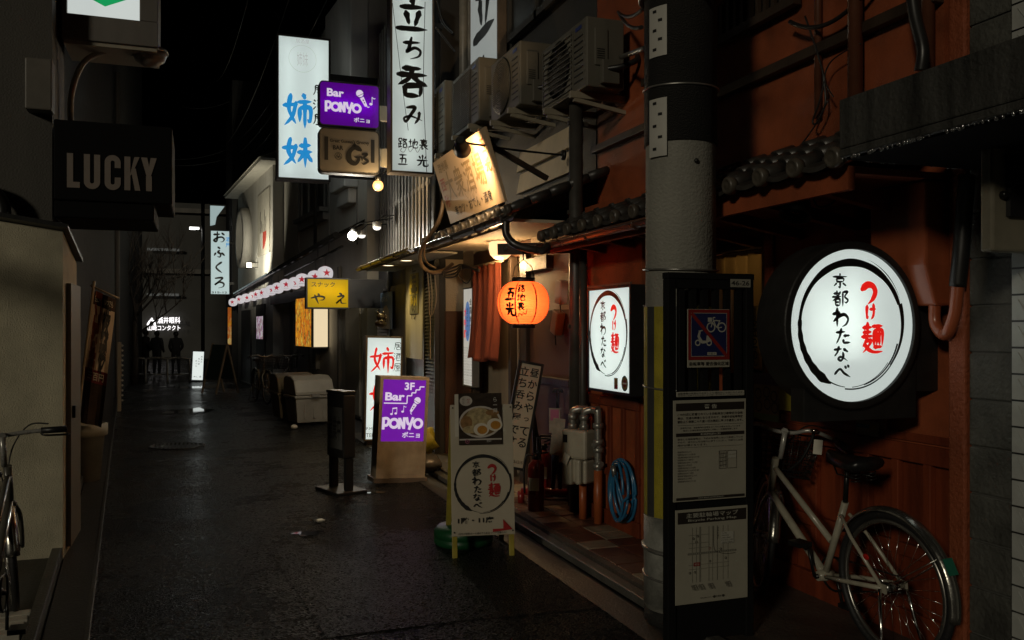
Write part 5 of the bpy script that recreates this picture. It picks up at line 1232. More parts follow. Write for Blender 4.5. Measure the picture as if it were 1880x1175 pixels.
for z0, z1 in ((2.86, 3.11), (2.36, 2.65)):
    p_ = MB(); v = []
    for i in range(7):
        a = R(186 + i * 5.5); r_ = PR + .011
        v += [(r_ * math.cos(a), r_ * math.sin(a), z0), (r_ * math.cos(a), r_ * math.sin(a), z1)]
    p_.add(v, [(2 * i, 2 * i + 2, 2 * i + 3, 2 * i + 1) for i in range(6)]); po_ = p_.build('number_plate', mat('plate_white', (.52, .51, .46), .45, var=.12), pl)
    d_ = MB()
    for kk in range(5):
        a = R(198 + (kk % 2) * 10); z = z1 - .03 - kk * (z1 - z0 - .05) / 4.2; r_ = PR + .013
        t = Vector((-math.sin(a), math.cos(a), 0)); c_ = Vector((r_ * math.cos(a), r_ * math.sin(a), z))
        d_.add([c_ - t * .012, c_ + t * .012, c_ + t * .012 + Vector((0, 0, .014)), c_ - t * .012 + Vector((0, 0, .014))], [(0, 1, 2, 3)])
    d_.build('plate_marks', INK, po_)
MB().sphere((-.02, -PR - .002, 2.33), .012).build('bolt_hole', BLK, pl)

YF = 3.58
xc, ww, zb_, zt_ = rectY(1234, 513, 1377, 1110, YF)
SBK = mat('stand_black', (.006, .006, .006), .7, spec=.2)
nf = thing('notice_stand', 'black slatted steel frame for public notices, standing before the concrete pole', 'notice frame', (xc, YF, 0))
hw = ww / 2
for sx in (-1, 1): MB().box(sx * hw - .022, sx * hw + .022, 0, .05, 0, zt_).build('post', SBK, nf, bevel=.004)
MB().box(-hw - .024, hw + .024, -.002, .052, zt_ + .0005, zt_ + .03).box(-hw + .0221, hw - .0221, .005, .045, zt_ - .045, zt_ - .0005).build('top_rail', SBK, nf, bevel=.003)
for i in range(6):
    x = -hw + .022 + (2 * hw - .044) * (i + .62) / 6.1
    MB().box(x - .0135, x + .0135, .012, .04, 1.20, zt_ - .0455).build('slat', SBK, nf)
MB().box(-hw + .0221, hw - .0221, .012, .04, .02, 1.199).build('sheet', SBK, nf)
k = Ink(-.004)
q = lambda px, py: (atY(px, py, YF).x - xc, atY(px, py, YF).z)
GPL = mat('plate_grey', (.30, .29, .24), .5, var=.15)
x0, z0 = q(1340, 527); x1, z1 = q(1377, 513); k.rect(GPL, x0, z0, x1, z1); k.text(INK, '46-26', x0 + .006, z0 + .008, x1 - .006, z1 - .008, .02); k.done(nf)
# no-parking plate
def plate(name, label, cat, px0, py0, px1, py1, m, y=YF - .012):
    x0, z0 = q(px0, py1); x1, z1 = q(px1, py0)
    root = thing(name, label, cat, (xc + (x0 + x1) / 2, y, (z0 + z1) / 2))
    w_, h_ = (x1 - x0) / 2, (z1 - z0) / 2
    MB().box(-w_, w_, 0, .006, -h_, h_).build('plate', m, root, bevel=.0015)
    return root, w_, h_
NGR = mat('notice_plate', (.36, .34, .27), .45, var=.14, vs=5)
SRED, SBLU = mat('sign_red', (.23, .018, .014), .45, var=.2), mat('sign_blue', (.016, .022, .085), .45, var=.2)
NW = mat('sign_white', (.40, .39, .33), .5, var=.1)
root, w_, h_ = plate('no_parking_sign', 'red and blue no parking sign with white bicycle and scooter on the slatted frame', 'sign', 1260, 568, 1337, 675, NGR)
k = Ink(-.002); zs = -h_ + .036
k.rect(SRED, -w_ + .002, zs, w_ - .002, h_ - .002)
ix, iz0, iz1 = w_ - .019, zs + .018, h_ - .02
k.rect(NW, -ix - .002, iz0 - .002, ix + .002, iz1 + .002); k.rect(SBLU, -ix, iz0, ix, iz1)
def wheel(x, z, r): k.arc(NW, x, z, r, .006, 0, 360, 24)
cx_, cz_ = .038, (iz0 + iz1) / 2 + .035
wheel(cx_ - .028, cz_, .021); wheel(cx_ + .032, cz_, .021)
for pts in ([(-.028, 0), (-.012, .03), (.022, .03)], [(-.012, .03), (.004, 0), (.032, 0)], [(.004, 0), (.022, .034)], [(-.014, .03), (-.016, .045), (-.004, .046)]): k.stroke(NW, [(cx_ + a_, cz_ + b_) for a_, b_ in pts], .005, False)
k.rect(NW, cx_ - .045, cz_ + .026, cx_ - .022, cz_ + .046)
sx_, sz_ = -.034, (iz0 + iz1) / 2 - .038
wheel(sx_ - .028, sz_, .012); wheel(sx_ + .034, sz_, .012)
k.poly(NW, [(sx_ - .018, sz_ + .005), (sx_ - .03, sz_ + .03), (sx_ - .022, sz_ + .055), (sx_ - .012, sz_ + .055), (sx_ - .016, sz_ + .03), (sx_ - .002, sz_ + .01), (sx_ + .018, sz_ + .01), (sx_ + .02, sz_ + .034), (sx_ + .042, sz_ + .034), (sx_ + .048, sz_ + .012), (sx_ + .02, sz_ - .002), (sx_ - .004, sz_ - .004)])
k.stroke(NW, [(sx_ - .024, sz_ + .055), (sx_ - .002, sz_ + .058)], .005, False)
k.stroke(SRED, [(-ix, iz1), (ix, iz0)], .017, False)
k.rect(NW, -.01, iz0 + .004, .04, iz0 + .018); k.text(INK, '京都市', -.005, iz0 + .006, .035, iz0 + .016)
k.text(INK, '自転車等 撤去強化区域', -w_ + .008, -h_ + .009, w_ - .008, -h_ + .027, .01); k.done(root)
root, w_, h_ = plate('notice_strip', 'narrow white notice strip along the top of the warning notice', 'notice', 1240, 716, 1364, 729, mat('strip_white', (.42, .40, .33), .5))
k = Ink(-.002); k.text(INK, '自転車等の放置はやめましょう 通行のじゃまになります。', -w_ + .006, -.001, w_ - .006, h_ - .004); k.text(INK, '駐輪場に駐輪する又は押し歩き願いますので、ご協力ください。', -w_ + .006, -h_ + .004, w_ - .006, -.003); k.done(root)
DBR = mat('notice_black', (.020, .014, .010), .5)
root, w_, h_ = plate('warning_notice', 'pale warning notice plate with black bars and dense text', 'notice', 1234, 731, 1367, 922, NGR)
k = Ink(-.002)
k.arc(DBR, 0, 0, 0.0001, .0001, 0, 10, 2)
k.rect(DBR, -w_ + .012, h_ - .05, w_ - .012, h_ - .014); k.text(NW, '警 告', -.035, h_ - .042, .035, h_ - .022, .02)
t = ['この付近に放置されている自転車及び原動機付自転', '車は、交通の障害となりますので、京都市自転車等放', '置防止条例第二十条第一項の規定に基づき撤去します。']
for i, s_ in enumerate(t): k.text(DBR, s_, -w_ + .02, h_ - .073 - i * .017, w_ - .02, h_ - .061 - i * .017, .01)
k.rect(DBR, -w_ + .02, h_ - .118, w_ - .02, h_ - .117)
for i, s_ in enumerate(['京都市では、自転車等の放置をなくすため撤去を行っています', '撤去した自転車等は保管所に移動し一定期間保管します']): k.text(DBR, s_, -w_ + .035 + i * .015, h_ - .134 - i * .012, w_ - .035 - i * .015, h_ - .126 - i * .012)
k.rect(DBR, -w_ + .012, h_ - .170, w_ - .012, h_ - .154); k.text(NW, '撤去自転車等保管所のご案内', -.055, h_ - .167, .055, h_ - .157, .01)
for i, s_ in enumerate(['撤去した自転車等は、下記の保管所において保管していま', 'すので、速やかに引き取りに来てください。引取りには費', '用が必要となります。']): k.text(DBR, s_, -w_ + .02, h_ - .187 - i * .014, (w_ - .02) if i < 2 else -.02, h_ - .178 - i * .014)
k.rect(DBR, -w_ + .02, h_ - .222, w_ - .02, h_ - .2212)
for i in range(12): k.text(DBR, '保管期間 撤去の日から二十八日間 午前十時から'[: 14 + (i * 5) % 9], -w_ + .02, h_ - .246 - i * .0125, -w_ + .075 + .05 * ((i * 7) % 5) / 5 + .02, h_ - .238 - i * .0125)
x0 = .045; z1 = h_ - .245
for a_ in ((x0, z1 - .085, x0 + .042, z1), (x0 + .047, z1 - .085, x0 + .098, z1)):
    for r_ in ((a_[0], a_[1], a_[2], a_[1] + .0015), (a_[0], a_[3] - .0015, a_[2], a_[3]), (a_[0], a_[1], a_[0] + .0015, a_[3]), (a_[2] - .0015, a_[1], a_[2], a_[3])): k.rect(DBR, *r_)
for i in range(4): k.stroke(DBR, [(x0 + .004 + .009 * i, z1 - .004), (x0 + .008 + .009 * i, z1 - .04), (x0 + .006 + .009 * i, z1 - .08)], .0013, False); k.stroke(DBR, [(x0 + .002, z1 - .015 - i * .018), (x0 + .04, z1 - .012 - i * .018)], .0013, False)
k.rect(NW, x0 + .05, z1 - .018, x0 + .095, z1 - .004); k.rect(NW, x0 + .05, z1 - .036, x0 + .095, z1 - .022)
k.rect(DBR, -w_ + .012, -h_ + .008, w_ - .012, -h_ + .02); k.text(NW, '京都市 建設局自転車政策推進室', -.07, -h_ + .0105, .07, -h_ + .0175); k.done(root)
root, w_, h_ = plate('parking_map', 'pale bicycle parking map plate with a street plan below a black title bar', 'map', 1238, 926, 1370, 1111, NGR)
k = Ink(-.002)
k.rect(DBR, -w_ + .01, h_ - .066, w_ - .01, h_ - .012); k.text(NW, '主要駐輪場マップ', -w_ + .055, h_ - .040, w_ - .055, h_ - .018, .01); k.text(NW, 'Bicycle Parking Map', -w_ + .065, h_ - .060, w_ - .065, h_ - .046, .01)
GL, GD = mat('map_grey', (.20, .19, .15), .5), mat('map_dark', (.05, .045, .035), .5)
zt2, zb2 = h_ - .085, -h_ + .10
for x, wd in ((-.11, .002), (-.088, .002), (-.068, .009), (-.02, .003), (.0, .002), (.026, .004), (.058, .002), (.085, .002)): k.rect(GL, x - wd / 2, zb2, x + wd / 2, zt2)
for z, wd in ((.10, .002), (.062, .002), (.04, .002), (-.06, .002), (-.04, .002)): k.rect(GL, -.13, z - wd / 2, (-.02 if z > 0 else .09), z + wd / 2)
k.rect(GL, -.135, .008, .13, .018); k.rect(GD, -.135, .012, .13, .0145)
for i in range(26): k.rect(NW, -.13 + i * .01, .0122, -.125 + i * .01, .0143)
k.stroke(GD, [(.004, zt2), (.004, .05), (.012, .02), (.03, .01), (.07, .0), (.125, .0)], .002, False)
for x, z in ((-.105, .085), (-.083, .095), (-.09, .068), (.043, .025), (-.017, -.028), (.07, -.02), (-.125, -.075), (-.098, -.073)): k.disc(GD, x, z, .0055); k.disc(NGR, x, z, .0028)
k.rect(SRED, -.105, -.045, -.07, -.028); k.text(NW, '現在地', -.100, -.042, -.075, -.032)
k.arc(SRED, -.018, .033, .005, .0015, 0, 360, 16); k.rect(NW, .043, .05, .115, .105)
for i, s_ in enumerate(('凡例', '①四条烏丸駐輪場', '②御射山 機械式', '③先斗町 路上 二時間', '④阪急 河原町')): k.text(GD, s_, .047, .095 - i * .011, .065 + .011 * min(i + 1, 4), .102 - i * .011)
k.vtext(GD, '河原町通り', .026, zt2 - .005, .01, .012)
for x in (-.095, -.058, -.005, .09): k.text(GD, '木屋町通', x - .012, zb2 - .038, x + .020, zb2 - .008, .0, False, -.6)
k.text(GD, '自転車の放置はやめましょう', -.07, -h_ + .022, .0, -h_ + .028); k.text(GD, '京都市', .015, -h_ + .020, .045, -h_ + .030); k.disc(GD, .006, -h_ + .025, .006); k.disc(GD, .055, -h_ + .025, .006); k.done(root)

# ================================================================== bicycles
def bicycle(label, loc, heading, frame_m, steer=0., basket=True, tag_=False, rad=.335, lean=0., simple=False, front_basket_m=None, bars='swept', group=None):
    root = thing('bicycle', label, 'bicycle', loc, (lean, 0, heading), group)
    r = rad; wb = 1.06; P = Vector
    TY, RM = mat('tyre_rubber', (.014, .014, .014), .6, bump=.3, bs=90), mat('alloy_rim', (.35, .34, .31), .3, metal=.9, var=.3)
    FEN = mat('fender_chrome', (.42, .41, .37), .22, metal=.9, var=.45, vs=9, bump=.2, bs=25)
    S = Matrix.Translation((.80, 0, .62)) @ Matrix.Rotation(steer, 4, (-.3, 0, .95)) @ Matrix.Translation((-.80, 0, -.62))
    fr = MB(); bb = P((.44, 0, .27)); hd0, hd1 = P((.86, 0, .58)), P((.80, 0, .80)); seat_t = P((.285, 0, .66))
    fr.tube([hd0, hd1], .02, 12); 
    fr.tube([hd0 + P((-.01, 0, .03)), bb], .021, 12); fr.tube([hd1 + P((.012, 0, -.05)), bb + P((-.052, 0, .18))], .016, 12); fr.tube([seat_t, bb], .017, 12); fr.sphere(bb, (.03, .045, .03))
    fr.tube([bb + P((0, -.045, 0)), bb + P((0, .045, 0))], .024, 12)
    for sy in (-1, 1):
        fr.tube([P((.40, sy * .03, .275)), P((.25, sy * .055, .30)), P((0, sy * .06, r))], .011, 8); fr.tube([P((.29, sy * .025, .60)), P((.2, sy * .05, .52)), P((0, sy * .06, r))], .009, 8)
        fr.cbox((0, sy * .06, r), (.05, .006, .04))
    fr.build('frame', frame_m, root)
    def mkwheel(cx, M):
        wr = MB(); wr.tube([(cx + (r - .018) * math.cos(a), 0, r + (r - .018) * math.sin(a)) for a in [2 * math.pi * i / 56 for i in range(56)]], .018, 10, True)
        wr.v = [M @ v for v in wr.v]; to = wr.build('wheel', TY, root)
        rm = MB(); rm.tube([(cx + (r - .045) * math.cos(a), 0, r + (r - .045) * math.sin(a)) for a in [2 * math.pi * i / 56 for i in range(56)]], .012, 8, True)
        rm.v = [M @ v for v in rm.v]; rm.build('rim', RM, to)
        sp = MB()
        for i in range(32):
            a = 2 * math.pi * i / 32; b_ = a + (.5 if i % 2 else -.5); sy = .028 if i % 4 < 2 else -.028
            sp.tube([(cx + .03 * math.cos(b_), sy, r + .03 * math.sin(b_)), (cx + (r - .05) * math.cos(a), 0, r + (r - .05) * math.sin(a))], .0013, 4)
        sp.tube([(cx, -.05, r), (cx, .05, r)], .022, 12); sp.v = [M @ v for v in sp.v]; sp.build('spokes', CHR, to)
    mkwheel(0, Matrix()); mkwheel(wb, S)
    def fender(cx, a0, a1, M, wd=.032):
        f = MB(); n = 30; m_ = 9; vs = []
        for i in range(n + 1):
            a = R(a0 + (a1 - a0) * i / n)
            for j in range(m_):
                t = -1 + 2 * j / (m_ - 1); rr_ = r + .022 - .02 * t * t
                vs.append((cx + rr_ * math.cos(a), t * wd, r + rr_ * math.sin(a)))
        f.add(vs, [(i * m_ + j, i * m_ + j + 1, (i + 1) * m_ + j + 1, (i + 1) * m_ + j) for i in range(n) for j in range(m_ - 1)], M, 0, True)
        e = R(a1); q_ = R(a0 + (a1 - a0) * .72)
        for sy in (-1, 1): f.tube([M @ P((cx, sy * .06, r)), M @ P((cx + (r + .004) * math.cos(q_), sy * wd, r + (r + .004) * math.sin(q_)))], .0025, 5)
        fo = f.build('fender', FEN, root); sd = fo.modifiers.new('t', 'SOLIDIFY'); sd.thickness = .0015
        return fo
    fo = fender(0, 30, 190, Matrix()); fender(wb, -40 + 60, 185 - 10, S)
    if tag_:
        a = R(152); rr_ = r + .026; c_ = P((rr_ * math.cos(a), 0, r + rr_ * math.sin(a))); t_ = P((-math.sin(a), 0, math.cos(a)))
        MB().beam(c_ - t_ * .035, c_ + t_ * .035, .05, .004).build('green_sticker', mat('sticker_green', (.02, .16, .10), .4), fo)
    # fork and handlebar turn together
    fk = MB()
    for sy in (-1, 1): fk.tube(smooth_pts([S @ P(p) for p in ((.855, sy * .03, .60), (.875, sy * .052, .54), (.96, sy * .058, .42), (wb, sy * .06, r))], 5), .011, 8)
    fk.sphere(S @ P((.855, 0, .605)), (.03, .045, .02)); fk.build('fork', FEN if not simple else frame_m, root)
    hb = MB(); top = P((.765, 0, 1.0))
    hb.tube([S @ hd1, S @ P((.785, 0, .86)), S @ P((.765, 0, (.945 if bars == 'swept' else .95)))], .014, 10); hb.tube([S @ P((.765, 0, (.945 if bars == 'swept' else .95))), S @ P((.81, 0, (.945 if bars == 'swept' else .95)))], .018, 8)
    swp = [(.62, -.27, .925), (.72, -.24, .94), (.80, -.14, .965), (.81, -.05, .94), (.81, .05, .94), (.80, .14, .965), (.72, .24, .94), (.62, .27, .925)] if bars == 'swept' else [(.77, -.27, .95), (.80, -.12, .955), (.81, 0, .95), (.80, .12, .955), (.77, .27, .95)]
    hb.tube(smooth_pts([S @ P(p) for p in swp], 5), .011, 8); ho = hb.build('handlebar', mat('bar_alloy', (.45, .44, .40), .28, metal=.35, var=.2, vs=20), root)
    for sy in (-1, 1):
        e0, e1 = (P((.60, sy * .274, .92)), P((.71, sy * .243, .94))) if bars == 'swept' else (P((.765, sy * .285, .95)), P((.785, sy * .17, .955)))
        MB().tube([S @ e0, S @ e1], .0165, 10).build('grip', BLK, ho)
        MB().tube(smooth_pts([S @ (e1 + P((.02, 0, -.005))), S @ (e1 + P((.05, sy * .02, -.03))), S @ (e0 + P((.06, sy * .02, -.035)))], 5), .006, 6).build('brake_lever', CHR, ho)
    cb = MB()
    for sy in (-1, 1): cb.tube(smooth_pts([S @ P(p) for p in ((.74, sy * .2, .99), (.86, sy * .12, .98), (.9, sy * .04, .86), (.87, 0, .66))], 6), .004, 6)
    cb.build('brake_cables', CABL, root)
    sd = MB(); prof = [(-.13, .085), (-.09, .10), (0, .075), (.08, .04), (.14, .022)]; vs = []; fs = []
    for i, (x, h) in enumerate(prof):
        for j in range(12):
            a = 2 * math.pi * j / 12; vs.append((.245 + x, h * math.cos(a), .855 + .035 * max(-.9, math.sin(a)) + (.012 if i in (0, 4) else 0)))
    for i in range(4):
        for j in range(12): fs.append((i * 12 + j, i * 12 + (j + 1) % 12, (i + 1) * 12 + (j + 1) % 12, (i + 1) * 12 + j))
    fs += [tuple(range(12)), tuple(range(48, 60))]; sd.add(vs, fs, None, 0, True); so_ = sd.build('saddle', mat('saddle_vinyl', (.012, .012, .012), .35), root)
    b = MB(); b.tube([seat_t, P((.265, 0, .83))], .012, 8)
    for sy in (-.05, .05): b.tube([(.17, sy, .80), (.30, sy * .6, .795), (.34, sy * .3, .83)], .004, 6)
    if not simple:
        for sy in (-.045, .045): b.tube([(.16 + .022 * math.cos(t_ * .9), sy + .022 * math.sin(t_ * .9), .78 + t_ * .0022) for t_ in range(24)], .003, 5)
    b.build('seat_post', BLKM, root)
    cr = MB(); cr.tube([(.44, -.06, .27), (.44, .06, .27)], .012, 8); cr.tube([(.44, -.065, .27), (.40, -.07, .11)], .008, 6); cr.tube([(.44, .065, .27), (.48, .07, .43)], .008, 6)
    cr.cbox((.40, -.115, .108), (.09, .075, .022)); cr.cbox((.48, .115, .432), (.09, .075, .022))
    cr.tube([(.44 + .085 * math.cos(a), -.05, .27 + .085 * math.sin(a)) for a in [2 * math.pi * i / 28 for i in range(28)]], .006, 6, True)
    cr.tube([(.44, -.05, .355), (0, -.05, r + .035)], .004, 5); cr.tube([(.44, -.05, .185), (0, -.05, r - .035)], .004, 5); cr.build('crank', BLKM, root)
    ks = MB()
    for sy in (-1, 1): ks.tube([(0, sy * .075, r), (-.03, sy * .10, .16), (-.06, sy * .13, .012)], .008, 8)
    ks.tube([(-.06, -.13, .012), (-.06, .13, .012)], .008, 6)
    ks.build('stand', CHR, root)
    MB().sphere((.10, .055, .45), (.02, .006, .014)).build('reflector', mat('red_reflector', (.5, .015, .01), .15), root)
    if basket:
        bk = MB(); z0, z1 = .70, .93
        def ring(z, k_): return [S @ P(p) for p in ((.87, -.21 * k_, z), (.87 + .26 * k_, -.21 * k_, z), (.87 + .26 * k_, .21 * k_, z), (.87, .21 * k_, z))]
        for i in range(8):
            z = z0 + (z1 - z0) * i / 7; bk.tube(ring(z, .82 + .18 * i / 7), .0028 if i not in (0, 7) else .005, 4, True)
        for i in range(13):
            t = -1 + 2 * i / 12
            for xa, xb in ((.87, .87), (.87 + .26 * .82, .87 + .26)): bk.tube([S @ P((xa, t * .21 * .82, z0)), S @ P((xb, t * .21, z1))], .0026, 4)
            bk.tube([S @ P((.87, t * .172, z0)), S @ P((1.083, t * .172, z0))], .0026, 4)
        for i in range(9):
            t = i / 8
            for sy in (-1, 1): bk.tube([S @ P((.87 + .213 * t, sy * .172, z0)), S @ P((.87 + .26 * t, sy * .21, z1))], .0026, 4)
        bk.build('basket', mat('basket_wire', (.05, .05, .048), .3, metal=.6), root)
    if tag_:
        t_ = MB(); t_.box(-.022, .022, -.002, .002, -.075, 0, S @ Matrix.Translation((.70, -.16, .93)) @ Matrix.Rotation(R(8), 4, 'Y') @ Matrix.Rotation(R(70), 4, 'Z')); t_.build('hang_tag', PAPER, root)
        lk_ = MB(); lk_.tube(smooth_pts([P(p) for p in ((.72, -.19, .93), (.74, -.18, .87), (.78, -.15, .78), (.84, -.12, .72))], 8), .009, 6); lk_.build('lock_chain', BLK, root)
        MB().lathe([(.018, 0), (.022, .008), (.018, .016), (.001, .018)], 14, S @ Matrix.Translation((.735, -.14, .965))).build('bell', CHR, root)
    return root
rh = Vector((2.93, 3.09, .012))
bicycle('cream framed city bicycle with wire basket under the round sign', rh, R(90 + 1), mat('cream_paint', (.42, .39, .30), .3, var=.25, vs=14, coat=.4), R(-30), True, True, lean=R(-2))
BKF = mat('black_bike_paint', (.025, .025, .025), .3, coat=.4)
bicycle('dark bicycle with flat bars parked in front of the beige shed', (-.89, 4.10, .02), R(90), mat('grey_bike_paint', (.11, .105, .085), .3, coat=.3), R(14), False, bars='flat', simple=True)
c = atZ(484, 742); bicycle('pale bicycle parked by the white house under the awning', (c.x - .1, c.y + .9, 0), R(-82), mat('pale_bike', (.5, .46, .34), .35), R(6), True, simple=True)
c = atZ(524, 738); bicycle('black bicycle with basket parked beside the white bins', (c.x + .15, c.y + .8, 0), R(-95), BKF, R(-10), True, simple=True)

# ================================================================== air conditioners on brackets
def aircon(label, x, y0, y1, z0, z1, style, dep=.31):
    root = thing('air_conditioner', label, 'air conditioner', (x, (y0 + y1) / 2, z0), R(-90), 'outdoor air conditioner units along the upper wall')
    w_, h = (y1 - y0) / 2, z1 - z0
    ACW = mat('ac_case', (.13, .12, .095), .5, var=.3, vs=4, streak=.3)
    MB().box(-w_, w_, 0, dep, .03, h).build('case', ACW, root, bevel=.012)
    gx = -.10 * w_ * 2 + 0.0; gw = .40 * 2 * w_ * .82
    fc = Vector((-w_ * .22, 0, h * .5 + .015)); fr_ = min(h * .43, w_ * .62)
    Mx = Matrix.Translation((fc.x, -.001, fc.z)) @ Matrix.Rotation(R(90), 4, 'X')
    DG = mat('ac_dark', (.02, .02, .018), .5)
    if style == 'round':
        a = MB(); a.lathe([(fr_, .012), (fr_ + .012, .0)], 36, Mx); a.lathe([(.0005, .001), (fr_, .001)], 36, Mx); fo = a.build('fan_opening', DG, root)
        g = MB()
        for i in range(1, 9): g.tube([Mx @ Vector((fr_ * i / 8 * math.cos(t), fr_ * i / 8 * math.sin(t), .012 + .012 * (1 - (i / 8) ** 2))) for t in [2 * math.pi * j / 36 for j in range(36)]], .003, 4, True)
        for i in range(26):
            z_ = fc.z - fr_ + 2 * fr_ * (i + .5) / 26; hx = math.sqrt(max(0, fr_ ** 2 - (z_ - fc.z) ** 2)); g.tube([(fc.x - hx, -.016, z_), (fc.x + hx, -.016, z_)], .0028, 4)
        g.build('guard', ACW, fo)
    else:
        x0, x1 = -w_ * .92, w_ * .42
        a = MB(); a.box(x0, x1, -.003, -.0005, h * .1, h * .93); fo = a.build('fan_opening', DG if style == 'square' else mat('ac_shade', (.2, .19, .15), .5), root)
        g = MB(); n = 28 if style == 'square' else 11
        for i in range(n):
            z_ = h * .1 + h * .83 * (i + .5) / n; g.box(x0, x1, -.016, -.006, z_ - .004, z_ + .003)
        for xx in ((x0, (x0 + x1) / 2, x1) if style == 'square' else (x0, x1)): g.box(xx - .006, xx + .006, -.018, -.0165, h * .08, h * .95)
        g.build('guard', ACW, fo)
        if style == 'plain': MB().lathe([(.0005, .004), (fr_ * .96, .004)], 36, Mx).build('fan', mat('ac_fan', (.06, .056, .046), .5), fo)
    s = MB()
    for i in range(8): s.box(w_ * .5, w_ * .86, -.006, -.0005, h * (.18 + .085 * i), h * (.18 + .085 * i) + .008)
    s.build('slots', DG, root)
    s = MB(); s.box(w_ + .0005, w_ + .012, dep * .2, dep * .55, h * .35, h * .85); s.box(w_ + .0005, w_ + .05, dep * .35, dep * .8, h * .1, h * .42); so_ = s.build('valve_cover', ACW, root, bevel=.006)
    s = MB()
    for i in range(5): s.box(w_ + .0125, w_ + .014, dep * .26, dep * .46, h * (.44 + .03 * i), h * (.44 + .03 * i) + .008)
    s.build('vent_slots', DG, so_)
    br_ = MB()
    for sx in (-.62, .62):
        br_.box(sx * w_ - .02, sx * w_ + .02, -.06, dep + .12, -.02, .029); br_.beam((sx * w_, -.03, -.03), (sx * w_, dep + .12, -.10), .03, .03); br_.box(sx * w_ - .02, sx * w_ + .02, dep + .1201, dep + .14, -.15, .12)
    build_each(br_, 'bracket', mat('bracket_paint', (.34, .30, .22), .45, var=.3), root)
    pp_ = MB(); pp_.tube(smooth_pts([Vector(p) for p in ((w_ + .03, dep * .5, h * .3), (w_ + .09, dep * .8, h * .32), (w_ + .1, dep + .05, h * .42), (w_ + .02, dep + .1, h * .55))]), .022, 8); pp_.build('pipe', CABL, root)
    MB().box(w_ * .55, w_ * .8, -.0035, -.001, h * .88, h * .93).build('badge', mat('badge_blue', (.03, .05, .22), .4), root)
    return root
aircon('beige air conditioner with square grille, the one beside the concrete pole', 2.68, 5.84, 6.70, 3.25, 3.80, 'plain')
aircon('beige air conditioner with a big round fan guard, second along from the pole', 2.68, 7.25, 8.06, 3.46, 4.06, 'round')
aircon('beige air conditioner with finely barred front, third along from the pole', 2.68, 8.46, 9.42, 3.59, 4.27, 'square')
aircon('tall beige air conditioner with finely barred front, at the end beside the tall sign', 2.64, 9.62, 10.6, 3.50, 4.34, 'square')

# ================================================================== lamps
def flood(label, pos, aim, arm_end, col, power, r=.06, lit=True, spot=95):
    root = thing('floodlight', label, 'floodlight', pos)
    d = (Vector(aim) - Vector(pos)).normalized(); Mx = d.to_track_quat('Z', 'Y').to_matrix().to_4x4()
    MB().lathe([(r * .45, -.15), (r * .62, -.13), (r * .62, -.07), (r * .8, -.05), (r * 1.12, .035), (r * 1.05, .035), (r * .7, -.03), (.001, -.035)], 28, Mx).build('head', BLK, root)
    if lit: MB().lathe([(r * .9, .012), (.0005, .02)], 24, Mx).build('lens', emat('flood_lens', (1, .75, .4), 6), root)
    else: MB().lathe([(r * .9, .012), (.0005, .02)], 24, Mx).build('lens', GLS, root)
    e = Vector(arm_end) - Vector(pos)
    a = MB(); a.tube(smooth_pts([Vector((0, 0, 0)) - d * .1, e * .5 + Vector((0, 0, .015)), e], 6), .009, 8); a.tube([(r * 1.15 * math.cos(t), r * .2 * math.sin(t) * 0, -.02 + r * 1.15 * math.sin(t)) for t in [math.pi * (i / 14) for i in range(15)]], .006, 6)
    a.lathe([(.045, 0), (.045, .02), (.001, .025)], 16, Matrix.Translation(e) @ Vector((-1, 0, 0)).to_track_quat('Z', 'Y').to_matrix().to_4x4()); a.build('arm', BLKM, root)
    if lit: lamp('floodlight_lamp', 'SPOT', tuple(Vector(pos) + d * (r * .9)), power, col, .04, root, aim, spot, .7)
    return root
fl = atD(848, 272, 6.8)
flood('black floodlight on a long arm shining on the tilted cream board', tuple(fl), (2.26, 7.4, 2.66), (2.98, 6.95, 3.0), (1, .66, .34), 75, .062, True, 165)
f2 = atD(1462, 385, 4.25)
flood('unlit black floodlight clamped under the eave above the round sign', tuple(f2), (f2.x - .12, f2.y - .05, f2.z - .3), (f2.x + .24, f2.y + .15, f2.z + .16), (1, 1, 1), 0, .072, False)
# bulbs on the wires
def bulb(label, px, py, d, r, col, e, power, group=None, lcol=None):
    p = atD(px, py, d); root = thing('bulb', label, 'light bulb', tuple(p), 0, group)
    MB().sphere((0, 0, 0), r).build('glass', emat('bulb_%s' % label[:9].replace(' ', '_'), col, e), root)
    MB().lathe([(r * .5, r * .8), (r * .55, r * 1.7), (.006, r * 1.9)], 14).build('socket', BLK, root)
    MB().tube([(0, 0, r * 1.8), (.12, .1, r * 3.0), (2.6 - p.x if p.x < 2.5 else .2, .3, r * 3 + .12)], .008, 6).build('arm', BLKM, root)
    if power: lamp('bulb_lamp', 'POINT', tuple(p + Vector((-.03, -r * 1.6, -r * .6))), power, lcol or col, .03, root)
    return root
bulb('bright orange bulb hanging under the beige bar sign', 694, 341, 10.6, .066, (1, .50, .14), 2.4, 22, None, (1, .66, .3))
bulb('bright white bulb over the yellow snack sign', 647, 433, 11.9, .062, (1, .93, .78), 30, 45, None)
def led_bulb(label, px, py, d, e):
    p = atD(px, py, d); root = thing('bulb', label, 'light bulb', tuple(p))
    a = MB(); a.lathe([(.02, .07), (.055, .06), (.062, .0), (.058, -.005)], 20); a.build('heat_sink', STEEL, root)
    a = MB()
    for i in range(18): t = 2 * math.pi * i / 18; a.beam((.057 * math.cos(t), .057 * math.sin(t), .0), (.05 * math.cos(t), .05 * math.sin(t), .062), .006, .012)
    a.build('fins', STEEL, root)
    MB().lathe([(.057, -.006), (.05, -.03), (.03, -.045), (.001, -.05)], 20).build('diffuser', emat('led_dim', (1, .95, .85), e), root)
    MB().tube([(0, 0, .07), (.1, .1, .16), (2.62 - p.x, .3, .2)], .008, 6).build('arm', BLKM, root)
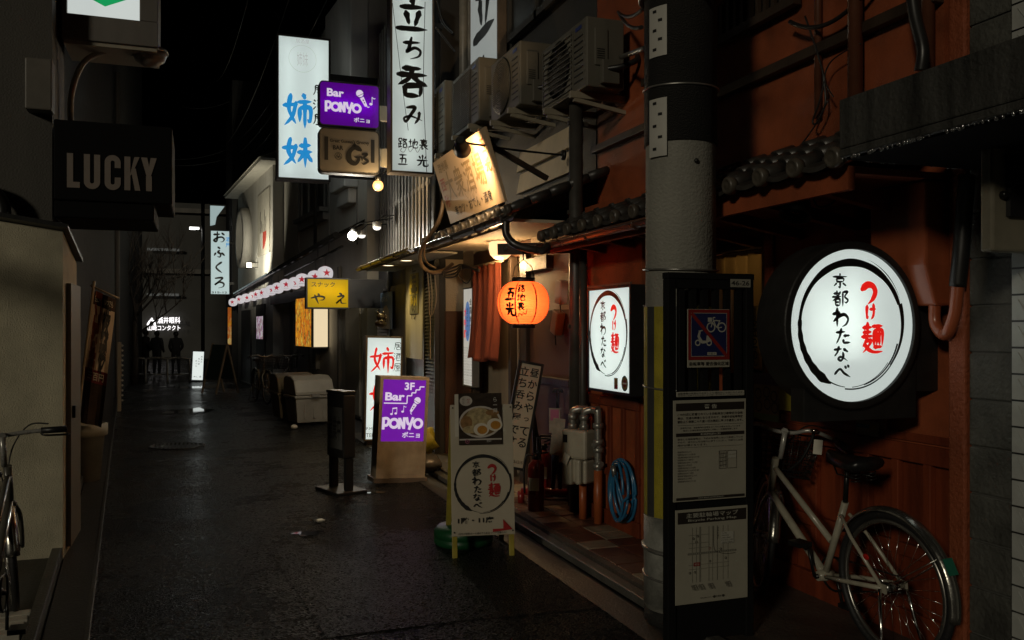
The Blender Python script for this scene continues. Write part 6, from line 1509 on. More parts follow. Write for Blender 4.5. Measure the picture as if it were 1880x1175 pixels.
led_bulb('finned bulb glowing dimly beside the bright white bulb', 664, 431, 12.5, 1.3)
led_bulb('finned bulb against the lattice above the snack roof', 692, 416, 12.0, .5)
# ceiling globe of the bar
p = atZ(919, 443, 2.335)
root = thing('globe_lamp', 'warm white glass globe lamp under the bar soffit', 'ceiling lamp', (p.x, p.y, 2.335))
MB().lathe([(.085, 0), (.11, -.015), (.115, -.07), (.10, -.13), (.06, -.168), (.001, -.178)], 32).build('glass', emat('globe_glass', (1, .62, .30), 1.5), root)
MB().lathe([(.09, 0), (.09, -.008)], 24).build('mount', CRM, root)
lamp('globe_lamp_light', 'POINT', (p.x - .02, p.y - .0, 2.12), 24, (1, .62, .28), .07, root)
# paper lantern
p = atD(961, 556, 6.8); LH = .20
root = thing('paper_lantern', 'big orange paper lantern with black brush writing under the eave bracket', 'lantern', tuple(p))
mL, N, L, pb_ = _nodes('lantern_paper'); N.remove(pb_)
tr_ = N.new('ShaderNodeBsdfTranslucent'); tr_.inputs[0].default_value = (.95, .19, .05, 1); di = N.new('ShaderNodeBsdfDiffuse'); di.inputs[0].default_value = (.75, .2, .04, 1)
em = N.new('ShaderNodeEmission'); em.inputs[0].default_value = (.95, .11, .02, 1); em.inputs[1].default_value = .2
m1 = N.new('ShaderNodeMixShader'); m1.inputs[0].default_value = .4; ad_ = N.new('ShaderNodeAddShader')
L.new(tr_.outputs[0], m1.inputs[1]); L.new(di.outputs[0], m1.inputs[2]); L.new(m1.outputs[0], ad_.inputs[0]); L.new(em.outputs[0], ad_.inputs[1]); L.new(ad_.outputs[0], N['Material Output'].inputs[0])
a = MB(); prof = []; nr = 26
def lr(t): return .198 * (1 - abs(2 * t - 1) ** 2.6) ** .5 * .55 + .088 + .0 * t
for i in range(nr * 3 + 1):
    t = i / (nr * 3); prof.append((.085 + .117 * max(0, 1 - abs(2 * t - 1) ** 2.3) ** .62 + .0042 * math.sin(2 * math.pi * nr * t), -.165 + .33 * t))
a.lathe(prof, 48); a.f = a.f[:-2]; a.mi = a.mi[:-2]; a.sm = a.sm[:-2]; a.build('shade', mL, root)
def lsurf(phi, z, off=.003):
    t = (z + .165) / .33; r_ = .085 + .117 * max(0, 1 - abs(2 * t - 1) ** 2.3) ** .62 + .003 + off; return Vector((r_ * math.cos(phi), r_ * math.sin(phi), z))
RIB = mat('lantern_stripe', (.45, .03, .01), .6); emR = emat('lantern_red', (.7, .03, .005), .35)
a = MB()
for ph in (-38, 8, 52, 98, 142, 188, 232, 278):
    for i in range(20):
        z0_, z1_ = -.16 + .32 * i / 20, -.16 + .32 * (i + 1) / 20; h_ = .028
        a.add([lsurf(R(ph) - h_, z0_), lsurf(R(ph) + h_, z0_), lsurf(R(ph) + h_, z1_), lsurf(R(ph) - h_, z1_)], [(0, 1, 2, 3)])
a.build('stripes', emR, root)
view = math.atan2(-p.y, -p.x)      # the side of the lantern that faces us
kk = Ink(0); LI = mat('lantern_ink', (.012, .008, .006), .6)
for i, ch in enumerate('路地裏'): kk.brush(LI, ch, -.048, .075 - i * .068, .012, .135 - i * .068, .15)
kk.brush(LI, '五', -.150, .012, -.062, .115, .2); kk.brush(LI, '光', -.150, -.105, -.062, .0, .2)
kk.stroke(LI, [(-.06, -.085), (-.075, -.1), (-.05, -.11), (-.03, -.085), (-.01, -.1), (.0, -.08), (.02, -.09), (.028, -.05)], .006, False)
for m_, mb in kk.b.items():
    mb.v = [lsurf(view + v.x / .205, v.z, .0045 - v.y) for v in mb.v]; mb.build('lettering', m_, root)
for sz in (1, -1):
    a = MB(); a.lathe([(.088, sz * .155), (.092, sz * .165), (.092, sz * .195), (.07, sz * .197)], 30); a.build('rim_ring', BLK, root)
MB().tube([(0, 0, .19), (-.09, 0, .2), (-.07, 0, .28), (0, 0, .34), (.07, 0, .28), (.09, 0, .2)], .004, 6).tube([(0, 0, .33), (0, 0, .42)], .005, 6).build('hanger', BLKM, root)
lamp('lantern_lamp', 'POINT', tuple(p + Vector((-.055, -.085, .0))), 4.2, (1, .66, .40), .035, root)
br = thing('lantern_bracket', 'dark wooden bar carrying the orange lantern', 'bracket', tuple(p + Vector((0, 0, .42))))
MB().beam((-.18, .1, .0), (.55, -.15, .02), .05, .085).build('bar', WOODD, br); MB().lathe([(.018, 0), (.018, .012)], 12, Matrix.Translation((-.13, .055, .0)) @ Matrix.Rotation(R(90), 4, 'X')).build('bolt', CHR, br)
noren('bar_curtain', 'long rust red cloth hanging in the bar doorway beside the lantern', 2.80, 8.12, 9.10, 2.16, 1.17, mat('rust_cloth', (.27, .055, .022), .8, var=.3, vs=4, bump=.4, bs=200), 1, None, .026, .05)
# row of round paper lanterns with stars
proto = None
pw_ = mat('white_paper', (.80, .78, .78), .6, var=.05)
star = emat('star_red', (.75, .02, .05), .45); lw = emat('lantern_white', (.95, .90, .92), .55, .1, 4)
names = ['first', 'second', 'third', 'fourth', 'fifth', 'sixth', 'seventh', 'eighth', 'ninth', 'tenth', 'eleventh', 'twelfth', 'thirteenth']
ends = [((597, 502), 14.1), ((578, 509), 14.9), ((555, 514), 15.7), ((541, 520), 16.6), ((525, 523), 17.5), ((510, 529), 18.4), ((498, 533), 19.3), ((486, 538), 20.3), ((474, 541), 21.2), ((465, 544), 22.2), ((452, 547), 23.3), ((441, 550), 24.4), ((428, 555), 25.5)]
for i, (pp_, d) in enumerate(ends):
    r = .125
    pos = atD(pp_[0], pp_[1], d)
    if proto is None:
        proto = thing('star_lantern', 'x', 'lantern', (0, 0, 0))
        a = MB(); pr_ = [(max(.02, (.125 * max(0, 1 - abs(t / 6) ** 2.6) ** .5) + .0015 * (j % 2)), t / 6 * .115) for j, t in enumerate([x_ * .5 - 6 for x_ in range(25)])]; a.lathe(pr_, 24); a.build('shade', lw, proto)
        a = MB()
        for z in (.118, -.118): a.lathe([(.05, z - .003), (.056, z), (.05, z + .003)], 20)
        a.build('rim_ring', REDM, proto); MB().tube([(0, 0, .12), (0, 0, .26)], .004, 5).build('cord', CABL, proto)
        kk = Ink(0); kk.star(star, 0, .004, .066); kk.text(mat('star_ink', (.4, .03, .05), .5), 'SAPPORO', -.05, -.078, .05, -.066, .0)
        for m_, mb in kk.b.items():
            mb.v = [Vector((.1275 * math.cos(-math.pi / 2 + v.x / .125), .1275 * math.sin(-math.pi / 2 + v.x / .125) * (1 - 4 * v.z * v.z), v.z)) + Vector((0, v.y - .001, 0)) for v in mb.v]; mb.build('lettering', m_, proto)
        o = proto
    else: o = copy_tree(proto)
    o.location = pos; o.rotation_euler = (0, R(random.uniform(-5, 5)), R([4, -6, -10, 8, -4, -16, 3, -40, -32, -2, 6, -20, -14][i]))
    o['label'] = 'white paper lantern with red star, ' + names[i] + ' along the awning from the yellow sign'; o['category'] = 'lantern'; o['group'] = 'star lanterns along the awning'
# spotlights on the white gable
p = MW @ Vector((.9, -.45, 2.75))
g = atD(470, 487, 22.2)
root = thing('gable_spotlight', 'small lit twin spotlight at the foot of the white gable wall', 'spotlight', tuple(g))
MB().cbox((0, 0, 0), (.24, .12, .12)).build('housing', STEEL, root, bevel=.01)
MB().box(-.22, -.121, -.06, .06, -.05, .05).build('lens', emat('spot_lens', (1, .95, .75), 22), root)
MB().tube([(.1, 0, 0), (.25, .1, .05), (.45, .15, .05)], .02, 8).cbox((.3, .0, .12), (.22, .14, .14)).build('arm', STEEL, root)
gp = MW @ Vector((.4, -.85, 2.85))
lamp('gable_lamp', 'SPOT', tuple(gp), 170, (1, .93, .72), .05, root, tuple(MW @ Vector((2.2, .2, 4.6))), 150, .8)
# little street light far down and the unlit one overhead
p = atD(352, 420, 29)
root = thing('street_light', 'small lit street light on a dark post far down the alley', 'street light', (p.x + .35, p.y, 0))
MB().tube([(0, 0, 0), (0, 0, p.z + 1.2)], .06, 8).tube([(0, 0, p.z - .1), (-.2, 0, p.z), (-.3, 0, p.z + .02)], .03, 8).build('post', BLK, root)
MB().box(-.42, -.12, -.08, .08, p.z - .02, p.z + .05, None).build('head', emat('street_lens', (1, .98, .92), 5), root)
p0 = atY(131, 150, 7.4); p1 = atY(275, 98, 7.4)
root = thing('street_lamp', 'unlit curved arm street lamp below the box sign', 'street lamp', tuple(p0))
d = p1 - p0
MB().tube(smooth_pts([Vector((0, 0, -.4)), Vector((0, 0, -.1)), Vector((d.x * .15, 0, d.z * .55)), Vector((d.x * .45, 0, d.z * .95)), Vector((d.x * .8, 0, d.z))], 6), .022, 10).build('arm', BEI, root)
MB().lathe([(.04, .05), (.13, .03), (.14, 0)], 20, Matrix.Translation((d.x, 0, d.z))).build('head', STEEL, root)
MB().lathe([(.13, -.001), (.11, -.06), (.05, -.10), (.001, -.11)], 20, Matrix.Translation((d.x, 0, d.z))).build('glass', mat('lamp_glass', (.4, .38, .33), .1, var=.1), root)
# ================================================================== small things along the shop fronts
# gas meter with its pipes
mp_ = Vector((2.70, 6.02, 0))
root = thing('gas_meter', 'grey cream gas meter with steel pipe bends and orange feed pipes', 'gas meter', tuple(mp_), R(-62))
GM = mat('meter_cream', (.44, .40, .31), .4, var=.2, vs=8, coat=.15)
MB().box(-.115, .115, -.07, .07, .52, .74).build('body', GM, root, bevel=.02)
a = MB(); a.box(-.105, -.02, -.068, .068, .32, .519); a.box(.012, .06, -.072, .07, .33, .519); a.box(.075, .11, -.06, .06, .34, .519); a.box(-.03, .02, -.05, .05, .34, .519); a.build('meter_casing', GM, root, bevel=.018)
MB().box(-.095, -.055, -.0725, -.0705, .64, .70).build('dial', GLS, root)
MB().box(-.03, .03, -.002, 0, -.04, .04, Matrix.Translation((-.06, -.085, .52)) @ Matrix.Rotation(R(25), 4, 'Y')).build('tag', PAPER, root)
pp_ = MB()
for x in (-.06, .05): pp_.tube(smooth_pts([Vector(q_) for q_ in ((x, 0, .74), (x, 0, .84), (x + .01, .0, .875), (x + .05, .02, .89), (x + .10, .06, .89))]), .028, 12); pp_.lathe([(.036, .74), (.036, .775), (.03, .78)], 8, Matrix.Translation((x, 0, 0))); pp_.lathe([(.034, .81), (.036, .83), (.033, .85)], 12, Matrix.Translation((x, 0, 0)))
pp_.tube(smooth_pts([Vector(q_) for q_ in ((.13, .0, .89), (.165, -.0, .885), (.18, 0, .85), (.18, 0, .4))]), .028, 12)
for z in (.48, .60, .66, .78): pp_.lathe([(.03, z - .02), (.04, z - .018), (.04, z + .018), (.03, z + .02)], 12, Matrix.Translation((.18, 0, 0)))
pp_.tube([(.18, -.06, .64), (.18, .06, .64)], .02, 10); pp_.tube([(.18, 0, .5), (.225, -.02, .5)], .022, 10); pp_.build('pipe_bends', mat('pipe_steel', (.40, .39, .35), .35, metal=.7, var=.35, vs=18), root)
op = MB(); op.tube([(.18, 0, .05), (.18, 0, .45)], .032, 12); op.tube([(.0, .05, .05), (.0, .05, .34)], .03, 12); build_each(op, 'feed_pipe', mat('orange_pipe', (.40, .10, .03), .4, var=.3, vs=8), root)
# blue hose
root = thing('garden_hose', 'coiled blue hose hanging on the orange panelling', 'hose', (2.80, 5.50, .36), R(-90))
a = MB(); pts = []
for i in range(7):
    for j in range(28):
        t = 2 * math.pi * j / 28; rx = .14 + .014 * math.sin(i * 2.3); rz = .205 + .016 * math.cos(i * 1.7)
        pts.append((rx * math.cos(t) + .02 * math.sin(i * 1.9), -.045 + .013 * i - .02 * math.cos(t + i), rz * math.sin(t) - .012 * math.sin(i * 1.3 + t) - .0))
a.tube(pts + [(.10, -.05, -.05), (.05, -.06, .05), (.0, -.06, .12)], .0105, 8); a.build('hose', mat('hose_blue', (.025, .16, .32), .3, var=.25, vs=10, coat=.3), root)
a = MB(); a.tube([(0, -.06, .10), (-.01, -.065, .18)], [.016, .02], 10); a.tube([(-.01, -.06, .19), (0, .02, .2)], .006, 6); a.build('nozzle', STEEL, root)
# extinguishers
def extinguisher(label, x, y):
    root = thing('fire_extinguisher', label, 'fire extinguisher', (x, y, .05), R(-40), 'fire extinguishers by the dark post')
    MB().lathe([(.06, 0), (.066, .01), (.066, .34), (.06, .37), (.035, .40), (.025, .41)], 24).build('cylinder', REDM, root)
    a = MB(); a.lathe([(.022, .41), (.025, .45), (.012, .455)], 12); a.beam((0, 0, .455), (.1, 0, .47), .02, .012); a.beam((0, 0, .475), (.1, 0, .515), .02, .01); a.build('valve', BLKM, root)
    MB().tube(smooth_pts([Vector(q_) for q_ in ((-.01, 0, .44), (-.07, -.02, .44), (-.09, -.03, .34), (-.085, -.03, .14))]), .009, 8).build('hose', BLK, root)
    a = MB(); v = []
    for i in range(9):
        t = R(-130 + i * 10); v += [(.0672 * math.cos(t), .0672 * math.sin(t), .17), (.0672 * math.cos(t), .0672 * math.sin(t), .27)]
    a.add(v, [(2 * i, 2 * i + 2, 2 * i + 3, 2 * i + 1) for i in range(8)]); a.build('paper_label', PAPER, root)
c = atZ(984, 938, .05); extinguisher('red fire extinguisher with white label, the one standing forward', c.x, c.y)
c = atZ(1003, 915, .05); extinguisher('red fire extinguisher close behind the other, under the umbrellas', c.x, c.y + .05)
# umbrella stand crammed with umbrellas and papers
c = atZ(1018, 925, .05)
root = thing('umbrella_stand', 'dark umbrella rack crammed with furled umbrellas and papers beside the gas meter', 'umbrella rack', (c.x, c.y, .05), R(-30))
a = MB()
for x in (-.13, .13):
    for y in (-.08, .08): a.tube([(x, y, 0), (x, y, .55)], .008, 6)
for z in (.05, .55): a.tube([(-.13, -.08, z), (.13, -.08, z), (.13, .08, z), (-.13, .08, z)], .008, 6, True)
a.build('rack', BLKM, root)
for i, (x, tl, m_) in enumerate(((-.1, -.08, BLK), (-.02, .05, mat('umbrella_navy', (.02, .025, .05), .6)), (.05, -.03, BLK), (.11, .10, mat('umbrella_clear', (.3, .3, .28), .25)))):
    a = MB(); a.tube([(x, 0, .06), (x + tl * .6, 0, .45), (x + tl, 0, .78)], [.012, .034, .014], 8); a.tube([(x + tl, 0, .78), (x + tl * 1.1, 0, .92)], .006, 6); a.tube([(x + tl * 1.1 + .03 * math.cos(t_), 0, .92 + .03 * math.sin(t_)) for t_ in [math.pi * j / 8 for j in range(9)]], .009, 6); a.build('umbrella', m_, root)
a = MB(); a.box(-.07, .03, -.12, -.115, .42, .72, Matrix.Rotation(R(6), 4, 'Y')); a.box(-.03, .06, -.108, -.104, .60, .80); a.box(.05, .13, -.115, -.11, .36, .52); build_each(a, 'paper', mat('old_paper', (.36, .31, .24), .7, var=.5, vs=12), root)
k = Ink(-.1095); k.rect(mat('paper_pink', (.4, .1, .2), .6), -.02, .70, .05, .79); k.done(root)
tag(MB().tube([(c.x - .25, c.y + .12, .15), (c.x + .28, c.y - .14, .15)], .03, 10).tube([(c.x - .25, c.y + .12, .15), (c.x - .25, c.y + .12, .05)], .03, 8).tube([(c.x + .28, c.y - .14, .15), (c.x + .28, c.y - .14, .05)], .03, 8).build('wheel_stop', REDM), 'low red pipe stop on the paving beside the extinguishers', 'pipe stop')
# two white slanted wall fittings beside the lantern
for (px, py, an), lab in (((1029, 536, 8), 'upper white plastic wall fitting beside the orange lantern'), ((1022, 592, 20), 'lower slanted white plastic fitting on the brown wall beside the lantern')):
    p = atX(px, py, XB - .06)
    root = thing('wall_fitting', lab, 'fitting', tuple(p), (0, R(an), R(-90)))
    MB().box(-.06, .06, -.03, .045, -.10, .10).build('case', mat('fitting_white', (.5, .46, .38), .45, var=.15), root, bevel=.01); MB().tube([(0, 0, -.1), (.0, .02, -.2)], .005, 5).build('cord', CABL, root)
# green weight under the A-board
c = atZ(868, 1012)
root = thing('water_weight', 'round green water weight behind the A-board legs', 'weight', (c.x, c.y + .22, 0))
MB().lathe([(.19, 0), (.205, .02), (.205, .05), (.198, .055), (.205, .06), (.205, .10), (.18, .13), (.05, .135), (.04, .15), (.001, .15)], 36).build('tank', mat('green_plastic', (.008, .075, .025), .4, var=.3, vs=6), root)
# yellow bag and clear bag behind purple sign
c = atZ(792, 880)
root = thing('yellow_bag', 'crumpled yellow bag behind the purple floor sign', 'bag', (c.x + .05, c.y + .35, 0))
a = MB(); a.sphere((0, 0, .33), (.10, .10, .14), None, 0, 14); a.v = [v + Vector((.03 * math.sin(v.z * 40 + v.x * 30), .03 * math.sin(v.z * 33), .02 * math.sin(v.x * 50))) for v in a.v]; a.build('bag', mat('bag_yellow', (.45, .38, .03), .5, var=.2, bump=.5, bs=30), root)
root2 = thing('clear_bag', 'full pale plastic bag on the ground under the yellow bag', 'bag', (c.x + .05, c.y + .35, 0))
a = MB(); a.sphere((0, 0, .11), (.15, .14, .11), None, 0, 16); a.v = [v + Vector((.02 * math.sin(v.z * 50 + v.x * 30), .02 * math.sin(v.z * 43), 0)) for v in a.v]; a.build('bag', mat('bag_clear', (.16, .15, .13), .25, var=.4, bump=.6, bs=25), root2)
# white plastic bins
c = atZ(575, 779)
BINM = mat('bin_plastic', (.36, .335, .28), .5, var=.3, vs=3)
def bin_(label, x, y, rz):
    root = thing('rubbish_bin', label, 'bin', (x, y, 0), rz, 'pale plastic bins by the white house')
    a = MB(); a.add([(-.26, -.24, .04), (.26, -.24, .04), (.26, .24, .04), (-.26, .24, .04), (-.30, -.28, .42), (.30, -.28, .42), (.30, .28, .42), (-.30, .28, .42)], [(0, 3, 2, 1), (4, 5, 6, 7), (0, 1, 5, 4), (1, 2, 6, 5), (2, 3, 7, 6), (3, 0, 4, 7)]); a.box(-.32, .32, -.30, .30, .4201, .46)
    for x_ in (-.15, 0, .15): a.box(x_ - .015, x_ + .015, -.272, -.25, .1, .38)
    a.build('tub', BINM, root, bevel=.015)
    a = MB(); pr_ = [(-.31, .461), (-.31, .52), (-.22, .70), (-.05, .76), (.22, .76), (.31, .72), (.31, .461)]
    a.add([(-.31, y_, z_) for y_, z_ in pr_] + [(.31, y_, z_) for y_, z_ in pr_], [tuple(range(7)), tuple(range(13, 6, -1))] + [(i, (i + 1) % 7, 7 + (i + 1) % 7, 7 + i) for i in range(7)]); lo = a.build('lid', BINM, root, bevel=.02)
    MB().box(-.06, .06, -.335, -.312, .44, .49).build('handle', GRY, lo)
bin_('pale plastic bin with curved lid, the one towards the purple sign', c.x - .05, c.y + .15, R(12)); bin_('pale plastic bin with curved lid, the one towards the black bicycle', c.x - .22, c.y + .95, R(9))
c = atZ(540, 788); o = MB().sphere((c.x, c.y, .035), (.05, .04, .035)).build('crumpled_paper', PAPER); tag(o, 'crumpled white paper ball on the road by the bins', 'litter')
# tote bag on the shutter, dark cat figure on the tall floor sign
p = atX(661, 600, XS - .08)
root = thing('paper_bag', 'white paper bag hanging on the dark shutter by the yellow sign', 'bag', tuple(p), R(-80))
MB().box(-.10, .10, -.02, .02, -.16, .12).build('bag', PAPER, root, bevel=.006); MB().tube(smooth_pts([Vector(q_) for q_ in ((-.05, 0, .12), (-.03, 0, .24), (.0, 0, .28), (.03, 0, .24), (.05, 0, .12))]), .005, 5).build('strap', CABB, root)
k = Ink(-.023); k.rect(REDM, -.05, .07, .05, .09); k.done(root)
p = atD(699, 601, 11.2)
root = thing('cat_figurine', 'small dark sitting figurine on top of the tall white floor sign', 'figurine', tuple(p))
a = MB(); a.sphere((0, .0, .05), (.075, .06, .055)); a.sphere((0, 0, .135), (.055, .05, .05)); a.lathe([(.02, .17), (.001, .21)], 8, Matrix.Translation((-.035, 0, 0))); a.lathe([(.02, .17), (.001, .21)], 8, Matrix.Translation((.035, 0, 0))); a.sphere((.06, -.03, .12), (.018, .018, .05)); a.build('body', mat('figurine_dark', (.03, .022, .018), .3), root)
k = MB(); k.sphere((0, -.05, .085), (.02, .012, .012)); k.build('bib', GRY, root)
# plant pots etc beside the shed: white planter, banner, planks
c = atZ(150, 895)
root = thing('planter_box', 'pale planter tub by the banner at the old gutter', 'planter', (c.x - .05, c.y + .4, 0))
a = MB(); a.lathe([(.17, 0), (.21, .44), (.24, .45), (.24, .56), (.20, .57), (.19, .5), (.001, .5)], 20); a.build('tub', mat('planter_white', (.34, .32, .26), .6, var=.3), root)
b0, b1 = atY(139, 800, 9.2), atY(172, 520, 9.2)
root = thing('nobori_banner', 'tall leaning advertising banner on a pole beside the planter', 'banner', (b0.x, 9.2, 0))
base = Vector((b0.x, 9.2, 0)); T_ = lambda px, py: atY(px, py, 9.2) - base
MB().tube([Vector((-.02, 0, 0)), T_(139, 800) * 1.0, T_(173, 516)], .013, 8).tube([T_(166, 524), T_(219, 548)], .009, 6).build('pole', WOODL, root)
tl, tr_, br_, bl = T_(171, 533), T_(213, 550), T_(186, 785), T_(146, 775)
def bq(u, v, off=0.):
    p_ = (tl.lerp(tr_, u)).lerp(bl.lerp(br_, u), v); return Vector((p_.x, .03 * math.sin(u * 7 + v * 3) + .02 * math.sin(v * 9) + off, p_.z))
bands = [(0, .10, mat('banner_brown', (.055, .03, .02), .7)), (.10, .58, mat('banner_cream', (.72, .58, .43), .7, var=.15)), (.58, .68, mat('banner_crimson', (.18, .02, .03), .7)), (.68, 1., mat('banner_dark', (.05, .028, .018), .7, var=.6, vs=12))]
cl = MB()
for bi, (v0, v1, m_) in enumerate(bands):
    for i in range(10):
        for j in range(6):
            va, vb = v0 + (v1 - v0) * i / 10, v0 + (v1 - v0) * (i + 1) / 10; cl.add([bq(j / 6, va), bq((j + 1) / 6, va), bq((j + 1) / 6, vb), bq(j / 6, vb)], [(0, 1, 2, 3)], None, bi, True)
cl.build('cloth', [b_[2] for b_ in bands], root)
kk = Ink(0)
kk.vtext(mat('banner_orange', (.30, .07, .02), .7), 'コンビニバー', .27, .89, .34, .078, .02, 1.); kk.vtext(INK, '渋谷０秒で', .70, .86, .34, .083, .02)
kk.text(PAPER, '生ビール', .1, .925, .45, .975, .02); kk.text(PAPER, 'いつでも', .55, .925, .9, .975, .02); kk.text(PAPER, '三百円', .15, .34, .85, .40, .02)
for m_, mb in kk.b.items():
    mb.v = [bq(v.x, 1 - v.z, -.008 + v.y) for v in mb.v]; mb.build('lettering', m_, root)
# bits of greenery and bollards behind the banner
c = atZ(205, 770)
root = thing('bead_curtain_post', 'pale post with a row of round studs behind the banner', 'post', (c.x, c.y + 1.5, 0))
MB().box(-.03, .03, -.03, .03, 0, 1.25).build('post', WOODL, root); a = MB()
for i in range(12): a.sphere((.05, -.03, .2 + i * .09), .02, None, 0, 8)
a.build('stud', PAPER, root)
# white planks at the very front corner
c = atZ(30, 1150, .03)
for i in range(4):
    root = tag(MB().box(-.15, .03, -.04, .04, 0, .05, Matrix.Translation((c.x + .02 - .0 * i, c.y - .20 + i * .1, .02)) @ Matrix.Rotation(R(7 + i), 4, 'Z')).build('concrete_block', mat('block_pale', (.62, .58, .48), .6, var=.25, vs=12, bump=.3), bevel=.004),
               'pale weathered block at the bottom corner, %s of the row' % ('front one', 'second one', 'third one', 'rear one')[i], 'block', 'pale blocks in a row by the gutter')
# electrical cabinet under the canopy
root = thing('electric_cabinet', 'grey beige electric cabinet with dark window under the concrete canopy', 'cabinet', (2.98, 2.35, 1.85))
p0_, p1_ = atY(1820, 461, 2.41), atY(1862, 258, 2.41)
MB().box(p0_.x - 2.98, .20, .055, .11, p0_.z - 1.85, p1_.z - 1.85).build('case', mat('cabinet_paint', (.20, .18, .13), .5, var=.3), root, bevel=.01)
w0, w1 = atY(1853, 397, 2.39), atY(1890, 287, 2.39)
MB().box(w0.x - 2.98, .18, .035, .0545, w0.z - 1.85, w1.z - 1.85).build('window', GLS, root); MB().lathe([(.015, 0), (.012, .02)], 12, Matrix.Translation((atY(1840, 358, 2.4).x - 2.98, .05, atY(1840, 358, 2.4).z - 1.85)) @ Matrix.Rotation(R(90), 4, 'X')).build('knob', BLKM, root)

# ================================================================== far down the alley
# second A-board and a dark scooter-like heap of clutter
c = atZ(404, 722)
root = thing('a_board', 'dark green A-board standing far down the alley beside the lit floor sign', 'signboard', (c.x, c.y, 0), R(-60))
for s_ in (-1, 1):
    M_ = Matrix.Translation((0, 0, 1.15)) @ Matrix.Rotation(R(14 * s_), 4, 'X')
    MB().box(-.29, .29, -.012, .012, -.85, -.03, M_).build('board', mat('board_green', (.045, .085, .07), .6, var=.3), root); a = MB()
    for sx in (-.3, .3): a.box(sx - .02, sx + .02, -.018, .018, -1.18, 0, M_)
    a.build('leg', WOODL, root)
# lit doorway and orange poster beyond
p = atD(428, 600, 27.0)
root = thing('doorway_glow_sign', 'small orange lit poster beside a lit doorway beyond the awning', 'sign', tuple(p), R(-30))
MB().box(-.18, .18, 0, .05, -.55, .6).build('panel', printmat('orange_poster', [(.5, .08, .01), (.8, .35, .03), (.6, .12, .02), (.85, .6, .2)], (6, 6, 5), .35), root); MB().box(.25, .32, 0, .05, -1.0, .1).build('light_strip', emat('door_gap', (1, .6, .25), .22), root)
# people waiting at the railings
def person(label, x, y, h, face, coat, hat=False, armbend=.15):
    root = thing('person', label, 'person', (x, y, 0), face)
    s = h / 1.7
    J = {'pel': (0, 0, .92), 'bel': (0, .0, 1.08), 'che': (0, .01, 1.27), 'nec': (0, .0, 1.44), 'chin': (0, -.015, 1.51), 'head': (0, -.02, 1.60), 'top': (0, -.01, 1.67)}
    rad = {'pel': .155, 'bel': .15, 'che': .165, 'nec': .062, 'chin': .07, 'head': .092, 'top': .06}
    E_ = [('pel', 'bel'), ('bel', 'che'), ('che', 'nec'), ('nec', 'chin'), ('chin', 'head'), ('head', 'top')]
    for sd, n_ in ((-1, 'l'), (1, 'r')):
        J.update({n_ + 'sh': (sd * .18, .0, 1.38), n_ + 'el': (sd * .245, .03, 1.10), n_ + 'wr': (sd * .16, -armbend, .93), n_ + 'ha': (sd * .11, -armbend - .06, .90), n_ + 'hi': (sd * .09, 0, .86), n_ + 'kn': (sd * .10, -.02, .49), n_ + 'an': (sd * .11, .02, .09), n_ + 'to': (sd * .12, -.15, .045)})
        rad.update({n_ + 'sh': .085, n_ + 'el': .062, n_ + 'wr': .045, n_ + 'ha': .045, n_ + 'hi': .105, n_ + 'kn': .075, n_ + 'an': .052, n_ + 'to': .042})
        E_ += [('che', n_ + 'sh'), (n_ + 'sh', n_ + 'el'), (n_ + 'el', n_ + 'wr'), (n_ + 'wr', n_ + 'ha'), ('pel', n_ + 'hi'), (n_ + 'hi', n_ + 'kn'), (n_ + 'kn', n_ + 'an'), (n_ + 'an', n_ + 'to')]
    K = list(J); me = bpy.data.meshes.new('body'); me.from_pydata([tuple(c_ * s for c_ in J[q_]) for q_ in K], [(K.index(a_), K.index(b_)) for a_, b_ in E_], [])
    o = bpy.data.objects.new('body', me); COL.objects.link(o); o.parent = root
    sk = o.modifiers.new('skin', 'SKIN'); sk.use_smooth_shade = True
    for i, q_ in enumerate(K): me.skin_vertices[0].data[i].radius = (rad[q_] * s * (1.0 if q_[0] in 'lr' or q_ in ('nec', 'chin', 'head', 'top') else 1.12), rad[q_] * s * .92)
    me.skin_vertices[0].data[0].use_root = True
    o.modifiers.new('sub', 'SUBSURF').levels = 1; o.modifiers['sub'].render_levels = 2
    me.materials.append(coat)
    a = MB(); a.sphere((0, .0, 1.615 * s), (.102 * s, .108 * s, .10 * s)); a.build('hair', BLK, root)
    a = MB(); a.sphere((0, -.095 * s, 1.565 * s), (.062 * s, .03 * s, .075 * s)); a.sphere((0, -.125 * s, 1.56 * s), (.013, .014, .022)); a.build('face', mat('skin_shade', (.30, .19, .13), .6), root)
    return root
c = atD(288, 690, 27.5); person('person in a dark coat, head bowed, standing at the railing by the bare tree', c.x, c.y, 1.42, R(150), mat('coat_black', (.02, .02, .022), .8), armbend=.2)
c = atD(323, 690, 28.2); person('person in a dark jacket standing alone under the glowing sign', c.x, c.y, 1.40, R(190), mat('coat_charcoal', (.03, .03, .032), .8))
c = atD(270, 690, 28.5); person('person in a brown coat half hidden behind the tree', c.x - .05, c.y, 1.45, R(120), mat('coat_brown', (.035, .028, .022), .8), armbend=.22)
for i, (xa, xb) in enumerate(((237, 252), (272, 304), (314, 342))):
    pa_, pb2 = atZ(xa, 704), atZ(xb, 704)
    m_ = (pa_ + pb2) / 2; hw = max(.28, (pb2 - pa_).length / 2)
    root = thing('guard_rail', ['low steel hoop rail behind the bare tree trunk', 'low steel hoop rail before the pair of people', 'low steel hoop rail under the person standing alone'][i], 'guard rail', (m_.x, m_.y, 0), 0, 'steel hoop rails closing the alley')
    MB().tube(smooth_pts([Vector(q_) for q_ in ((-hw, 0, 0), (-hw, 0, .6), (-hw + .08, 0, .69), (hw - .08, 0, .69), (hw, 0, .6), (hw, 0, 0))], 6), .03, 10).tube([(-hw, 0, .25), (hw, 0, .25)], .02, 8).build('hoop', STEEL, root)
